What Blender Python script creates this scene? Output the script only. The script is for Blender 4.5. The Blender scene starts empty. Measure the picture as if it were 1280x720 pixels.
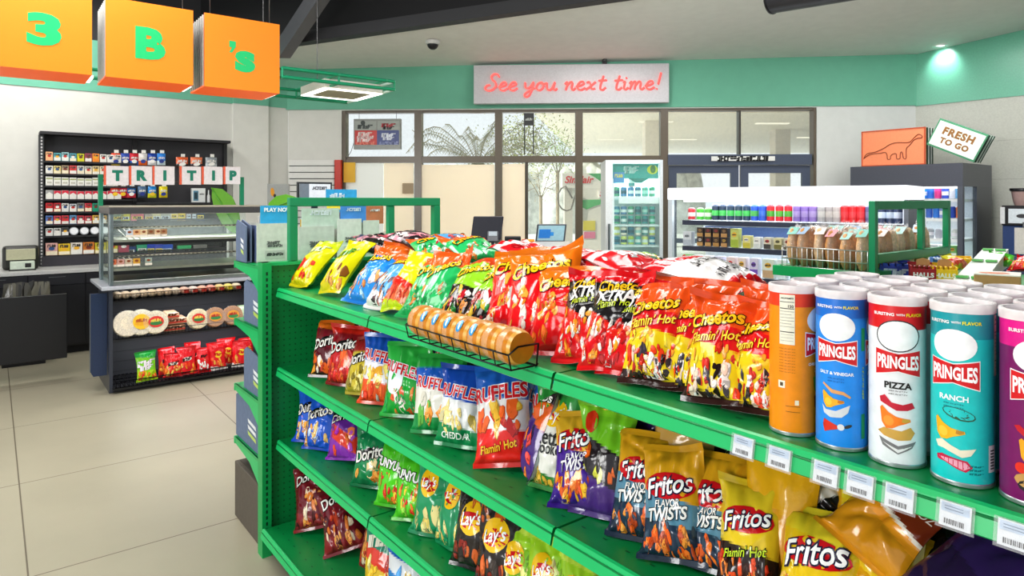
import bpy, bmesh, math, random
import numpy as np
from mathutils import Vector, Matrix
from mathutils.geometry import tessellate_polygon

# ------------------------------------------------------------------ basics
scene = bpy.context.scene
COL = scene.collection
R = math.radians
F, CX, HY, H = 830.0, 640.0, 250.0, 1.56          # focal (px), centre, horizon, eye height
AX = (0.617, -0.787)                              # room axis a (along the aisles, towards the viewer)
BX = (0.787, 0.617)                               # room axis b (across the aisles)
ROT_G = math.atan2(AX[1], AX[0])                  # local x = a, local y = b
ROT_K = ROT_G + math.pi/2                         # local x = b, front faces +a

def W(a, b): return (a*AX[0]+b*BX[0], a*AX[1]+b*BX[1])
def AB(x, y): return (x*AX[0]+y*AX[1], x*BX[0]+y*BX[1])
def ray(px, py): return ((px-CX)/F, (HY-py)/F)
def at(px, py, Y):
    dx, dz = ray(px, py); return Vector((dx*Y, Y, H+dz*Y))
def on_a(px, py, a):
    dx, dz = ray(px, py); return at(px, py, a/(AX[0]*dx+AX[1]))
def on_b(px, py, b):
    dx, dz = ray(px, py); return at(px, py, b/(BX[0]*dx+BX[1]))
def on_z(px, py, z):
    dx, dz = ray(px, py); return at(px, py, (z-H)/dz)

_cc = {}
def L(h):
    """'#rrggbb' (as seen) -> linear rgb"""
    if not isinstance(h, str): return h
    if h not in _cc:
        s = h.lstrip('#')
        v = [int(s[i:i+2], 16)/255 for i in (0, 2, 4)]
        _cc[h] = tuple(c/12.92 if c <= 0.04045 else ((c+0.055)/1.055)**2.4 for c in v)
    return _cc[h]

# ------------------------------------------------------------------ materials
def newmat(name):
    m = bpy.data.materials.new(name); m.use_nodes = True
    nt = m.node_tree; nt.nodes.clear()
    return m, nt, nt.nodes, nt.links
def attr_mat(name, rough=0.5, metal=0.0, spec=0.5, bump=0.0, bscale=60.0, var=0.06, coat=0.0):
    m, nt, N, K = newmat(name)
    out = N.new('ShaderNodeOutputMaterial'); p = N.new('ShaderNodeBsdfPrincipled')
    a = N.new('ShaderNodeAttribute'); a.attribute_name = 'Col'
    tc = N.new('ShaderNodeTexCoord'); ns = N.new('ShaderNodeTexNoise')
    ns.inputs['Scale'].default_value = bscale; ns.inputs['Detail'].default_value = 3
    K.new(tc.outputs['Object'], ns.inputs['Vector'])
    hs = N.new('ShaderNodeMixRGB'); hs.blend_type = 'MULTIPLY'; hs.inputs[0].default_value = 1.0
    mr = N.new('ShaderNodeMapRange'); mr.inputs[1].default_value = 0.3; mr.inputs[2].default_value = 0.7
    mr.inputs[3].default_value = 1-var; mr.inputs[4].default_value = 1+var
    K.new(ns.outputs['Fac'], mr.inputs[0]); K.new(a.outputs['Color'], hs.inputs[1]); K.new(mr.outputs[0], hs.inputs[2])
    K.new(hs.outputs[0], p.inputs['Base Color'])
    p.inputs['Roughness'].default_value = rough; p.inputs['Metallic'].default_value = metal
    p.inputs['Specular IOR Level'].default_value = spec
    p.inputs['Coat Weight'].default_value = coat; p.inputs['Coat Roughness'].default_value = 0.08
    if bump:
        b = N.new('ShaderNodeBump'); b.inputs['Strength'].default_value = bump; b.inputs['Distance'].default_value = 0.004
        K.new(ns.outputs['Fac'], b.inputs['Height']); K.new(b.outputs[0], p.inputs['Normal'])
    K.new(p.outputs[0], out.inputs[0])
    return m
def emit_mat(name, strength):
    m, nt, N, K = newmat(name)
    out = N.new('ShaderNodeOutputMaterial'); e = N.new('ShaderNodeEmission'); a = N.new('ShaderNodeAttribute')
    a.attribute_name = 'Col'; e.inputs['Strength'].default_value = strength
    K.new(a.outputs['Color'], e.inputs['Color']); K.new(e.outputs[0], out.inputs[0])
    return m
def clear_mat(name, tint, opac, rough, diffuse=(0.9, 0.9, 0.9), gloss=0.5):
    """thin clear sheet: see-through + sheen + a little haze"""
    m, nt, N, K = newmat(name)
    out = N.new('ShaderNodeOutputMaterial'); t = N.new('ShaderNodeBsdfTransparent'); t.inputs[0].default_value = (*tint, 1)
    p = N.new('ShaderNodeBsdfPrincipled'); p.inputs['Base Color'].default_value = (*diffuse, 1); p.inputs['Roughness'].default_value = rough
    p.inputs['Specular IOR Level'].default_value = gloss
    ns = N.new('ShaderNodeTexNoise'); ns.inputs['Scale'].default_value = 30
    tc = N.new('ShaderNodeTexCoord'); K.new(tc.outputs['Object'], ns.inputs['Vector'])
    mr = N.new('ShaderNodeMapRange'); mr.inputs[1].default_value = 0.3; mr.inputs[2].default_value = 0.7
    mr.inputs[3].default_value = opac*0.8; mr.inputs[4].default_value = opac*1.2
    K.new(ns.outputs['Fac'], mr.inputs[0])
    mx = N.new('ShaderNodeMixShader'); K.new(mr.outputs[0], mx.inputs[0]); K.new(t.outputs[0], mx.inputs[1]); K.new(p.outputs[0], mx.inputs[2])
    K.new(mx.outputs[0], out.inputs[0])
    return m

def lit_mat(name, em):
    m = attr_mat(name, 0.5, var=0.02); N = m.node_tree.nodes; K = m.node_tree.links
    p = [n for n in N if n.type == 'BSDF_PRINCIPLED'][0]; a = [n for n in N if n.type == 'ATTRIBUTE'][0]
    K.new(a.outputs['Color'], p.inputs['Emission Color']); p.inputs['Emission Strength'].default_value = em
    return m
def blind_mat(name):
    m, nt, N, K = newmat(name)
    out = N.new('ShaderNodeOutputMaterial'); a = N.new('ShaderNodeAttribute'); a.attribute_name = 'Col'
    d = N.new('ShaderNodeBsdfDiffuse'); t = N.new('ShaderNodeBsdfTranslucent'); mx = N.new('ShaderNodeAddShader')
    w = N.new('ShaderNodeTexWave'); w.inputs['Scale'].default_value = 60; w.inputs['Distortion'].default_value = 1
    tc = N.new('ShaderNodeTexCoord'); K.new(tc.outputs['Object'], w.inputs['Vector'])
    r = N.new('ShaderNodeMapRange'); r.inputs[3].default_value = .96; r.inputs[4].default_value = 1.0; K.new(w.outputs['Fac'], r.inputs[0])
    mu = N.new('ShaderNodeMixRGB'); mu.blend_type = 'MULTIPLY'; mu.inputs[0].default_value = 1; K.new(a.outputs['Color'], mu.inputs[1]); K.new(r.outputs[0], mu.inputs[2])
    K.new(mu.outputs[0], d.inputs[0]); K.new(mu.outputs[0], t.inputs[0]); K.new(d.outputs[0], mx.inputs[0]); K.new(t.outputs[0], mx.inputs[1]); K.new(mx.outputs[0], out.inputs[0])
    return m
M = dict(
    lit=lit_mat('backlit_sign', 0.45), blind=blind_mat('woven_blind'),
    matte=attr_mat('painted_matte', 0.62, bump=0.01, var=0.025, bscale=8),
    gloss=attr_mat('painted_gloss', 0.28, coat=0.0),
    steel=attr_mat('enamel_steel', 0.33, spec=0.5, var=0.03, bscale=12),
    metal=attr_mat('brushed_metal', 0.32, metal=0.9, var=0.08, bscale=25),
    foil=attr_mat('printed_foil', 0.17, spec=0.5, bump=0.4, bscale=30, var=0.03, coat=0.0),
    card=attr_mat('cardboard', 0.7, var=0.08, bscale=40),
    food=attr_mat('baked', 0.75, bump=0.3, bscale=90, var=0.22),
    leaf=attr_mat('leafy', 0.6, var=0.25, bscale=3),
    emit=emit_mat('lit_panel', 1.0), neon=emit_mat('neon_tube', 1.6), led=emit_mat('led_strip', 3.0), canopy=emit_mat('lit_canopy', 1.25),
    glass=clear_mat('window_glass', (0.97, 0.99, 0.98), 0.07, 0.03, (0.85, 0.9, 0.9), 0.6),
    cglass=clear_mat('case_glass', (0.95, 0.98, 0.97), 0.06, 0.05, (0.8, 0.87, 0.86), 0.8),
    film=clear_mat('clear_film', (0.97, 0.97, 0.97), 0.15, 0.15, (0.9, 0.9, 0.92), 1.0),
    lid=clear_mat('frosted_lid', (0.97, 0.93, 0.93), 0.78, 0.25, (0.96, 0.91, 0.91), 0.5),
)

# ------------------------------------------------------------------ mesh builder
class MB:
    def __init__(s): s.v = []; s.f = []; s.c = []; s.s = []; s.M = None
    def add(s, vs, fs, col, smooth=False):
        n = len(s.v)
        if s.M is not None: vs = [s.M @ Vector(v) for v in vs]
        s.v += [tuple(v) for v in vs]
        many = isinstance(col, list)
        for i, f in enumerate(fs):
            s.f.append(tuple(k+n for k in f)); s.c.append(L(col[i] if many else col)); s.s.append(smooth)
        return s
    def box(s, x0, x1, y0, y1, z0, z1, col, front=None, top=None, side=None):
        v = [(x0,y0,z0),(x1,y0,z0),(x1,y1,z0),(x0,y1,z0),(x0,y0,z1),(x1,y0,z1),(x1,y1,z1),(x0,y1,z1)]
        f = [(0,3,2,1),(4,5,6,7),(0,1,5,4),(1,2,6,5),(2,3,7,6),(3,0,4,7)]
        return s.add(v, f, [col, top or col, front or col, side or col, col, side or col])
    def bbox(s, x0, x1, y0, y1, z0, z1, col, r=0.004):
        """box with chamfered edges"""
        bm = bmesh.new(); bmesh.ops.create_cube(bm, size=1)
        for v in bm.verts: v.co = ((x0+x1)/2+v.co.x*(x1-x0), (y0+y1)/2+v.co.y*(y1-y0), (z0+z1)/2+v.co.z*(z1-z0))
        bmesh.ops.bevel(bm, geom=bm.edges[:], offset=min(r, (x1-x0)*.45, (y1-y0)*.45, (z1-z0)*.45), segments=2, affect='EDGES', profile=0.5)
        bm.verts.ensure_lookup_table(); vs = [tuple(v.co) for v in bm.verts]; fs = [tuple(v.index for v in f.verts) for f in bm.faces]
        bm.free(); return s.add(vs, fs, col)
    def quad(s, a, b, c, d, col): return s.add([a, b, c, d], [(0, 1, 2, 3)], col)
    def cyl(s, p0, p1, r0, col, r1=None, seg=14, caps=True, capcol=None, smooth=True):
        p0, p1 = Vector(p0), Vector(p1); r1 = r0 if r1 is None else r1
        d = (p1-p0).normalized(); u = d.orthogonal().normalized(); w = d.cross(u)
        vs = []; fs = []
        for k in range(seg):
            t = 2*math.pi*k/seg; o = u*math.cos(t)+w*math.sin(t)
            vs += [p0+o*r0, p1+o*r1]
        for k in range(seg):
            j = (k+1) % seg; fs.append((2*k, 2*j, 2*j+1, 2*k+1))
        s.add(vs, fs, col, smooth)
        if caps:
            s.add([vs[2*k] for k in range(seg)], [tuple(reversed(range(seg)))], capcol or col)
            s.add([vs[2*k+1] for k in range(seg)], [tuple(range(seg))], capcol or col)
        return s
    def tube(s, pts, r, col, seg=6, closed=False):
        P = [Vector(p) for p in pts]; n = len(P); rings = []; u = None
        for i in range(n):
            a = P[(i-1) % n] if closed or i > 0 else P[i]; b = P[(i+1) % n] if closed or i < n-1 else P[i]
            d = (b-a).normalized()
            if u is None: u = d.orthogonal().normalized()
            u = (u-d*u.dot(d)); u = u.normalized() if u.length > 1e-6 else d.orthogonal().normalized()
            w = d.cross(u)
            rings.append([P[i]+(u*math.cos(2*math.pi*k/seg)+w*math.sin(2*math.pi*k/seg))*r for k in range(seg)])
        vs = [v for ring in rings for v in ring]; fs = []
        for i in range(n if closed else n-1):
            j = (i+1) % n
            for k in range(seg):
                l = (k+1) % seg; fs.append((i*seg+k, i*seg+l, j*seg+l, j*seg+k))
        if not closed: fs += [tuple(reversed(range(seg))), tuple((n-1)*seg+k for k in range(seg))]
        return s.add(vs, fs, col, True)
    def lathe(s, prof, c, cols, seg=24, smooth=True):
        """prof [(r,z)]; cols one per band or one colour"""
        cx, cy, cz = c; many = isinstance(cols, list)
        for i in range(len(prof)-1):
            (r0, z0), (r1, z1) = prof[i], prof[i+1]; vs = []; fs = []
            for k in range(seg):
                t = 2*math.pi*k/seg; ct, st = math.cos(t), math.sin(t)
                vs += [(cx+r0*ct, cy+r0*st, cz+z0), (cx+r1*ct, cy+r1*st, cz+z1)]
            for k in range(seg):
                j = (k+1) % seg; fs.append((2*k, 2*j, 2*j+1, 2*k+1))
            s.add(vs, fs, cols[i] if many else cols, smooth)
        return s
    def ball(s, c, r, col, seg=12, sc=(1, 1, 1), jit=0, rnd=None):
        vs = [(c[0], c[1], c[2]-r*sc[2])]; n = max(4, seg//2); fs = []
        for i in range(1, n):
            ph = math.pi*i/n
            for k in range(seg):
                t = 2*math.pi*k/seg; q = r*(1+(rnd.uniform(-jit, jit) if rnd else 0))
                vs.append((c[0]+q*math.sin(ph)*math.cos(t)*sc[0], c[1]+q*math.sin(ph)*math.sin(t)*sc[1], c[2]-q*math.cos(ph)*sc[2]))
        vs.append((c[0], c[1], c[2]+r*sc[2])); top = len(vs)-1
        for k in range(seg):
            l = (k+1) % seg
            fs.append((0, 1+l, 1+k))
            for i in range(n-2): fs.append((1+i*seg+k, 1+i*seg+l, 1+(i+1)*seg+l, 1+(i+1)*seg+k))
            fs.append((1+(n-2)*seg+k, 1+(n-2)*seg+l, top))
        return s.add(vs, fs, col, True)
    def prism(s, pts, h0, h1, col, axis='z', capcol=None):
        """extrude a 2D outline. axis z: pts=(x,y); y: pts=(x,z); x: pts=(y,z)"""
        def P(p, h): return (p[0], p[1], h) if axis == 'z' else ((p[0], h, p[1]) if axis == 'y' else (h, p[0], p[1]))
        n = len(pts); lo = [P(p, h0) for p in pts]; hi = [P(p, h1) for p in pts]
        s.add(lo+hi, [(i, (i+1) % n, n+(i+1) % n, n+i) for i in range(n)], col)
        tri = tessellate_polygon([[Vector((p[0], p[1], 0)) for p in pts]])
        s.add(lo, [tuple(t) for t in tri], capcol or col); s.add(hi, [tuple(t) for t in tri], capcol or col)
        return s
    def flat(s, d, col, o, ux=(1, 0, 0), uz=(0, 0, 1), sc=1.0):
        """put a 2D decal (verts, faces) on a plane"""
        o, ux, uz = Vector(o), Vector(ux), Vector(uz)
        return s.add([o+ux*(x*sc)+uz*(y*sc) for x, y in d[0]], d[1], col)
    def build(s, name, mat, parent=None, kind=None):
        me = bpy.data.meshes.new(name); me.from_pydata(s.v, [], s.f); 
        me.polygons.foreach_set('use_smooth', s.s)
        ca = me.color_attributes.new('Col', 'FLOAT_COLOR', 'CORNER')
        buf = np.ones((len(me.loops), 4), np.float32)
        cols = np.array(s.c, np.float32).reshape(-1, 3); lens = np.array([len(f) for f in s.f])
        buf[:, :3] = np.repeat(cols, lens, axis=0)
        ca.data.foreach_set('color', buf.ravel())
        me.materials.append(M[mat] if isinstance(mat, str) else mat); me.update()
        o = bpy.data.objects.new(name, me); COL.objects.link(o)
        if parent is not None: o.parent = parent
        if kind: o['kind'] = kind
        return o

def tag(o, label, cat, group=None, kind=None):
    o['label'] = label; o['category'] = cat
    if group: o['group'] = group
    if kind: o['kind'] = kind
    return o
def thing(name, label, cat, loc=(0, 0, 0), rot=0.0, group=None):
    o = bpy.data.objects.new(name, None); COL.objects.link(o); o.empty_display_size = 0.05
    o.location = loc; o.rotation_euler = rot if isinstance(rot, tuple) else (0, 0, rot)
    return tag(o, label, cat, group)
def setpos(o, loc, rot=0.0):
    o.location = loc; o.rotation_euler = rot if isinstance(rot, tuple) else (0, 0, rot); return o
def struct(o): o['kind'] = 'structure'; return o
ORD = ['leftmost', 'second from the left', 'third from the left', 'fourth from the left', 'fifth from the left', 'sixth from the left', 'seventh from the left',
       'eighth from the left', 'ninth from the left', 'tenth from the left', 'eleventh from the left', 'twelfth from the left', 'thirteenth from the left',
       'fourteenth from the left', 'fifteenth from the left', 'sixteenth from the left', 'seventeenth from the left', 'eighteenth from the left',
       'nineteenth from the left', 'twentieth from the left', 'twenty-first from the left', 'twenty-second from the left', 'twenty-third from the left', 'twenty-fourth from the left']

# ------------------------------------------------------------------ flat decals (2D)
def cut2d(vs, fs, step):
    bm = bmesh.new(); bv = [bm.verts.new((x, y, 0)) for x, y in vs]
    for f in fs:
        try: bm.faces.new([bv[i] for i in f])
        except ValueError: pass
    xs = [v[0] for v in vs]; ys = [v[1] for v in vs]
    for ax, lo, hi in ((0, min(xs), max(xs)), (1, min(ys), max(ys))):
        n = int((hi-lo)/step)
        for k in range(1, n+1):
            co = [0, 0, 0]; no = [0, 0, 0]; co[ax] = lo+(hi-lo)*k/(n+1); no[ax] = 1
            bmesh.ops.bisect_plane(bm, geom=bm.verts[:]+bm.edges[:]+bm.faces[:], plane_co=co, plane_no=no)
    bm.verts.index_update()
    r = ([(v.co.x, v.co.y) for v in bm.verts], [tuple(v.index for v in f.verts) for f in bm.faces])
    bm.free(); return r
_tx = {}
def text2d(txt, bold=0.0, shear=0.0, step=0.09, spacing=1.0):
    """lettering centred on 0 with unit width (scaled by the un-bolded width)"""
    key = (txt, bold, shear, step, spacing)
    if key in _tx: return _tx[key]
    if txt[0] == '~':                       # print too small to read: letter-like marks
        n = int(txt[1:]); rr = random.Random(n*7+3); vs = []; fs = []; wl = 1.0/n; b = min(bold*0.6, wl*.1)
        for k in range(n):
            x = -0.5+k*wl; hh = wl*1.5
            for _ in range(3):
                if rr.random() < .5: x0 = x+wl*rr.choice((.05, .5)); q = (x0-b, x0+wl*.28+b, -hh/2-b, hh/2*rr.choice((1, .6))+b)
                else: y0 = hh*rr.choice((-.5, -.1, .3)); q = (x+.05*wl-b, x+wl*.8+b, y0-b, y0+hh*.2+b)
                i = len(vs); sh = shear+.1
                vs += [(q[0]+q[2]*sh, q[2]), (q[1]+q[2]*sh, q[2]), (q[1]+q[3]*sh, q[3]), (q[0]+q[3]*sh, q[3])]; fs.append((i, i+1, i+2, i+3))
        _tx[key] = (vs, fs); return _tx[key]
    def raw(off):
        cu = bpy.data.curves.new('lettering', 'FONT'); cu.body = txt; cu.offset = off; cu.shear = shear
        cu.resolution_u = 3; cu.space_character = spacing; cu.align_x = 'LEFT'
        ob = bpy.data.objects.new('lettering', cu); COL.objects.link(ob)
        bpy.context.view_layer.update()
        dg = bpy.context.evaluated_depsgraph_get()
        me = bpy.data.meshes.new_from_object(ob.evaluated_get(dg))
        vs = [(v.co.x, v.co.y) for v in me.vertices]; fs = [tuple(p.vertices) for p in me.polygons]
        bpy.data.objects.remove(ob); bpy.data.curves.remove(cu); bpy.data.meshes.remove(me)
        return vs, fs
    v0, f0 = raw(0.0); xs = [v[0] for v in v0]; ys = [v[1] for v in v0]
    w = max(xs)-min(xs); cx = (max(xs)+min(xs))/2; cy = (max(ys)+min(ys))/2
    vs, fs = raw(bold) if bold else (v0, f0)
    vs = [((x-cx)/w, (y-cy)/w) for x, y in vs]
    if step: vs, fs = cut2d(vs, fs, step)
    _tx[key] = (vs, fs); return _tx[key]
def ell(cx, cy, rx, ry, rot=0, n=14):
    c, s_ = math.cos(rot), math.sin(rot)
    vs = [(cx, cy)]
    for q in (0.5, 1.0):
        for k in range(n):
            t = 2*math.pi*k/n; x, y = rx*q*math.cos(t), ry*q*math.sin(t); vs.append((cx+x*c-y*s_, cy+x*s_+y*c))
    fs = [(0, 1+k, 1+(k+1) % n) for k in range(n)]+[(1+k, 1+n+k, 1+n+(k+1) % n, 1+(k+1) % n) for k in range(n)]
    return vs, fs
def poly2d(pts, step=None):
    tri = [tuple(t) for t in tessellate_polygon([[Vector((p[0], p[1], 0)) for p in pts]])]
    return cut2d(pts, tri, step) if step else (list(pts), tri)
def xf(d, sx=1.0, sy=None, ox=0.0, oy=0.0, rot=0.0):
    sy = sx if sy is None else sy; c, s_ = math.cos(rot), math.sin(rot)
    return [(ox+(x*sx)*c-(y*sy)*s_, oy+(x*sx)*s_+(y*sy)*c) for x, y in d[0]], d[1]
# ------------------------------------------------------------------ snack bags
def lay_logo(cv, w=0.62, txt="Lay's", ball='#f5c518', ban='#c8141e'):
    return dict(shapes=[(ball, -.05, cv+0.02, w*0.8, 0.185), (ban, -.05, cv-0.005, w*0.84, 0.095)], logos=[(txt, '#ffffff', None, -.05, cv, w*0.62, 8, 0.15, 0.02)])
def fritos_logo(cv, cu=0.0, w=0.85):
    return dict(shapes=[('#c9141f', cu, cv, w*0.92, 0.115)], logos=[('Fritos', '#ffffff', '#241c3c', cu, cv+0.005, w*.8, 10, 0.2, 0.015)])
def cheetos(cv, w=0.86, tilt=8):
    return dict(shapes=[], logos=[('Cheetos', '#f9c81e', '#120c08', -.06, cv, w*.86, tilt, 0.1, 0.03)])
def ruffles(cv, w=0.9):
    return dict(shapes=[], logos=[('RUFFLES', '#d4202c', '#f4f2f4', 0, cv, w, -6, 0.0, 0.02)])
def doritos(cv, w=0.85):
    return dict(shapes=[('#17110f', 0, cv, w*0.55, 0.075)], logos=[('Doritos', '#f2efe8', '#17110f', 0, cv, w, 12, 0.1, 0.02)])
CHIP = ['#f0a030', '#e87a1c', '#f6c04a', '#d96018']
HOT = ['#e8401c', '#f07828', '#a81410', '#f4ece4', '#d82820', '#2a1410']
D = {}
def des(name, base, logo=None, art=(), extra=(), back='#c9ccd0', seal=None, shapes=()):
    d = dict(base=base, back=back, art=list(art), seal=seal, shapes=list(shapes), logos=[])
    if logo: d['shapes'] += logo['shapes']; d['logos'] += logo['logos']
    d['logos'] += list(extra); D[name] = d
# base: (v from, colour, slope across u)
des('lime', [(0, '#d9c814', 0), (.14, '#e2dc12', .1), (.8, '#c3d41a', 0)], dict(shapes=[('#d8302a', -.45, .36, .42, .12)], logos=[('~6', '#f3f6d0', '#3c8a1e', .1, .7, .62, 14, .1, .015)]), art=[(.12, .42, ['#e8402c', '#f4a43a', '#c02818', '#f4e6b0'], 12, .13)], back='#d9d21c')
des('lime2', [(0, '#d6c812', 0), (.14, '#e0da10', .1)], dict(shapes=[], logos=[('~6', '#2f8a26', '#e8ec60', .1, .66, .66, 16, .1, .015)]), art=[(.12, .42, ['#f2c878', '#e49a48', '#8a5420', '#f4e6b0'], 10, .15)], back='#d9d21c')
des('puffs_blue', [(0, '#2d86d8', 0), (.1, '#3c9be8', .2), (.6, '#2a8ee4', .1), (.78, '#ef6a1c', .08)], cheetos(.74), art=[(.08, .55, ['#f4f0f0', '#a8d4f4', '#e8944c', '#f0b06c', '#d8ecfa'], 26, .12)], back='#d8e4ee')
des('puffs_mix', [(0, '#e8e4e0', 0), (.2, '#5aa8e4', .2), (.7, '#ef6a1c', .08)], cheetos(.76), art=[(.04, .5, ['#2a2226', '#f4f0f0', '#c83444', '#e8944c', '#8a6a70'], 24, .13)], back='#d8e4ee')
des('yellow_red', [(0, '#c2d41a', 0), (.1, '#e8714a', .1), (.3, '#e02a1c', .1), (.42, '#e6dc18', .2), (.85, '#f0e010', 0)], dict(shapes=[], logos=[]), art=[(.1, .3, ['#f08a6a', '#d84434', '#f4b49c'], 12, .14)], back='#d8d0b4')
des('jalapeno', [(0, '#26a85c', 0), (.1, '#2cbc68', .25), (.7, '#f0641c', .05)], cheetos(.68, .9, 20), art=[(.05, .4, ['#e8f0e8', '#7ed49a', '#1a8a48', '#f09038'], 16, .12)], back='#b4c4b8')
des('green_black', [(0, '#c8b4b4', 0), (.08, '#241c1a', .1), (.46, '#98d42c', .15), (.86, '#e8501c', 0)], cheetos(.74, .9, 14), art=[(.04, .44, ['#f4f0ec', '#e0c040', '#c0202c', '#e89030', '#403030', '#2a8c3a'], 26, .13)], back='#c4c8c4')
des('red_classic', [(0, '#d8101c', 0), (.1, '#e4141c', .1), (.68, '#f27a12', .1)], cheetos(.72, .95, 4), art=[(.14, .58, ['#f08a28', '#f6a840', '#e86a18', '#f4e8dc'], 20, .11)], back='#d8d4d4', seal='#e87a14')
des('xtra_hot', [(0, '#d8141c', 0), (.3, '#e82c20', .2), (.4, '#1f1b1c', .3), (.86, '#e41820', 0)], dict(shapes=[], logos=[('Cheetos', '#f9c81e', '#120c08', .05, .80, .72, 6, .1, .022), ('XTRA', '#f4f2ee', '#1a1616', 0, .68, .66, 3, 0, .03), ("Flamin' Hot", '#c6d830', '#141010', .05, .60, .6, 6, .2, .015)]), art=[(.05, .5, ['#f4ece4', '#e84c20', '#f0a028', '#c01818', '#e8e0d8'], 24, .12)], back='#c4b8b8')
des('flamin', [(0, '#3a201c', 0), (.07, '#e8cc1e', .1), (.46, '#dc1a20', .1), (.66, '#f25a1c', .1)], dict(shapes=[], logos=[('Cheetos', '#f9c81e', '#120c08', -.04, .71, .82, 8, .1, .03), ("Flamin' Hot", '#f8e040', '#a01014', 0, .55, .8, 6, .25, .015)]), art=[(.03, .3, ['#f4ece8', '#2a1a18', '#e84420', '#3c3440', '#f4d8c4', '#c82818'], 34, .12), (.3, .46, ['#d83020', '#f0a030', '#f4dc40'], 9, .09)], back='#d0c8c4')
des('pink_black', [(0, '#2a2426', .3), (.3, '#d898a4', .4), (.5, '#201c1e', .4), (.8, '#b84858', 0)], art=[(.05, .9, ['#f0dcd8', '#221c20', '#c87080', '#5a3a40'], 30, .13)], back='#302a2c')
des('red_white', [(0, '#d4161e', 0), (.3, '#e01c24', .2), (.62, '#f0eeec', .1), (.78, '#d8141e', 0)], art=[(.3, .6, ['#f4ecec', '#b01018', '#f4ecec'], 6, .16)], back='#d8d8d4')
des('nutrition', [(0, '#d8161e', 0), (.12, '#f2f0ec', .05), (.62, '#e01c24', .2), (.72, '#f0eeec', .2), (.8, '#e01c24', 0)], dict(shapes=[], logos=[]), extra=[('~9', '#3a3636', None, 0, .4, .5, 90, 0, 0), ('~9', '#4a4646', None, 0, .25, .7, 0, 0, .0), ('~8', '#4a4646', None, 0, .5, .7, 0, 0, .0)], back='#e0deda')
des('maroon_nacho', [(0, '#3a1014', 0), (.06, '#5a1420', .1), (.5, '#7a1826', .2), (.8, '#e0701c', .1)], doritos(.62), art=[(.06, .42, ['#e8641c', '#f0a030', '#f2e4d8', '#c03018'], 16, .15)], back='#5a1824')
des('red_nacho', [(0, '#8a1018', 0), (.06, '#c01a20', .2), (.6, '#8a1420', .2), (.84, '#d8281c', 0)], doritos(.66), art=[(.06, .5, ['#e8401c', '#f06a28', '#d8201c'], 14, .16)], back='#6a1420')
des('bbq_sweet', [(0, '#8a2028', .1), (.2, '#6e1420', .2), (.66, '#7a1a24', 0)], doritos(.82, .8), art=[(.08, .55, ['#d8782c', '#e8a04c', '#b83c1c', '#e8d4b8', '#541018'], 16, .16)], back='#c8c4c0')
des('gold_nacho', [(0, '#b4a028', 0), (.1, '#cdb83c', .2), (.7, '#a02024', 0)], doritos(.6), art=[(.1, .5, ['#f0e090', '#8a7a20', '#e8d870'], 12, .15)], back='#c0b050')
des('ruf_orange', [(0, '#e04a1c', 0), (.08, '#ec5a24', .1), (.3, '#e8e6ee', .1), (.56, '#1f5cc0', .1)], ruffles(.66), art=[(.24, .5, ['#f2c030', '#e8a820', '#f4dc70'], 6, .2), (.06, .3, ['#f07030', '#e03a18', '#f0dcd0'], 10, .12)], back='#c8d0dc')
des('ruf_green', [(0, '#148a44', 0), (.07, '#22a83c', -.35), (.72, '#34b44a', 0)], dict(shapes=[('#e8eef4', -.4, .5, .42, .2)], logos=[('RUFFLES', '#d4202c', '#e8f0f8', -.1, .62, .8, -10, 0, .02)]), art=[(.05, .36, ['#f08a38', '#e85a24', '#f4e8dc', '#2cb45c'], 14, .16)], back='#1a9a48')
des('ruf_ranch', [(0, '#189048', 0), (.2, '#e6e4da', .08), (.55, '#2462c4', .1), (.8, '#30a848', 0)], ruffles(.6, .8), art=[(.22, .5, ['#f4f2e8', '#f09a30', '#d8d4c4', '#68b848'], 10, .17)], back='#c8ccd8')
des('ruf_sour', [(0, '#128a50', 0), (.24, '#e8eaea', .1), (.55, '#1c4fb4', .08)], dict(shapes=[], logos=[('RUFFLES', '#d4202c', '#e8f0f8', 0, .66, .86, -4, 0, .02), ('CHEDDAR', '#e8f4ea', None, 0, .15, .6, 0, 0, .02)]), art=[(.26, .5, ['#f0dc8c', '#e4c860', '#d8d0a8'], 8, .18)], back='#c4ccd8')
des('ruf_hot', [(0, '#d8281e', 0), (.06, '#e2241c', .04), (.34, '#eae8e8', .05), (.64, '#2464c0', .05)], dict(shapes=[], logos=[('RUFFLES', '#d4202c', '#f0f0f4', 0, .7, .95, 4, 0, .03), ("Flamin' Hot", '#f4c828', '#b01410', -.1, .2, .66, 8, .2, .015)]), art=[(.36, .58, ['#e0301c', '#f06a28', '#c01a14', '#e84820', '#f4c040'], 14, .17)], back='#d0d4d8')
des('ruf_blue_top', [(0, '#1e58b8', 0), (.3, '#2a6cc8', .3), (.6, '#d83028', .2), (.75, '#2460bc', 0)], ruffles(.5, .7), back='#2a62b8')
des('purple_orange', [(0, '#2e1a50', 0), (.1, '#4a2a7c', .2), (.62, '#e8641c', .2), (.8, '#3a2a30', 0)], doritos(.82, .7), art=[(.1, .5, ['#e84840', '#6a3c9c', '#f08a30', '#2e1a4c'], 10, .15)], back='#a0a8a8')
des('lays_kettle', [(0, '#3a8a3c', 0), (.14, '#e8e8e0', .1), (.7, '#3aa048', .1)], dict(shapes=[('#f5c518', 0, .72, .5, .13), ('#c8141e', 0, .71, .5, .06)], logos=[("Lay's", '#ffffff', None, 0, .71, .6, 6, .1, .01), ('Kettle', '#1c1c1a', None, 0, .5, .8, 0, 0, .01), ('Cooked', '#1c1c1a', None, 0, .4, .8, 0, 0, .01)]), art=[(.04, .2, ['#e8b840', '#58b048', '#f0d070'], 6, .16)], back='#dcdcd0')
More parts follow.
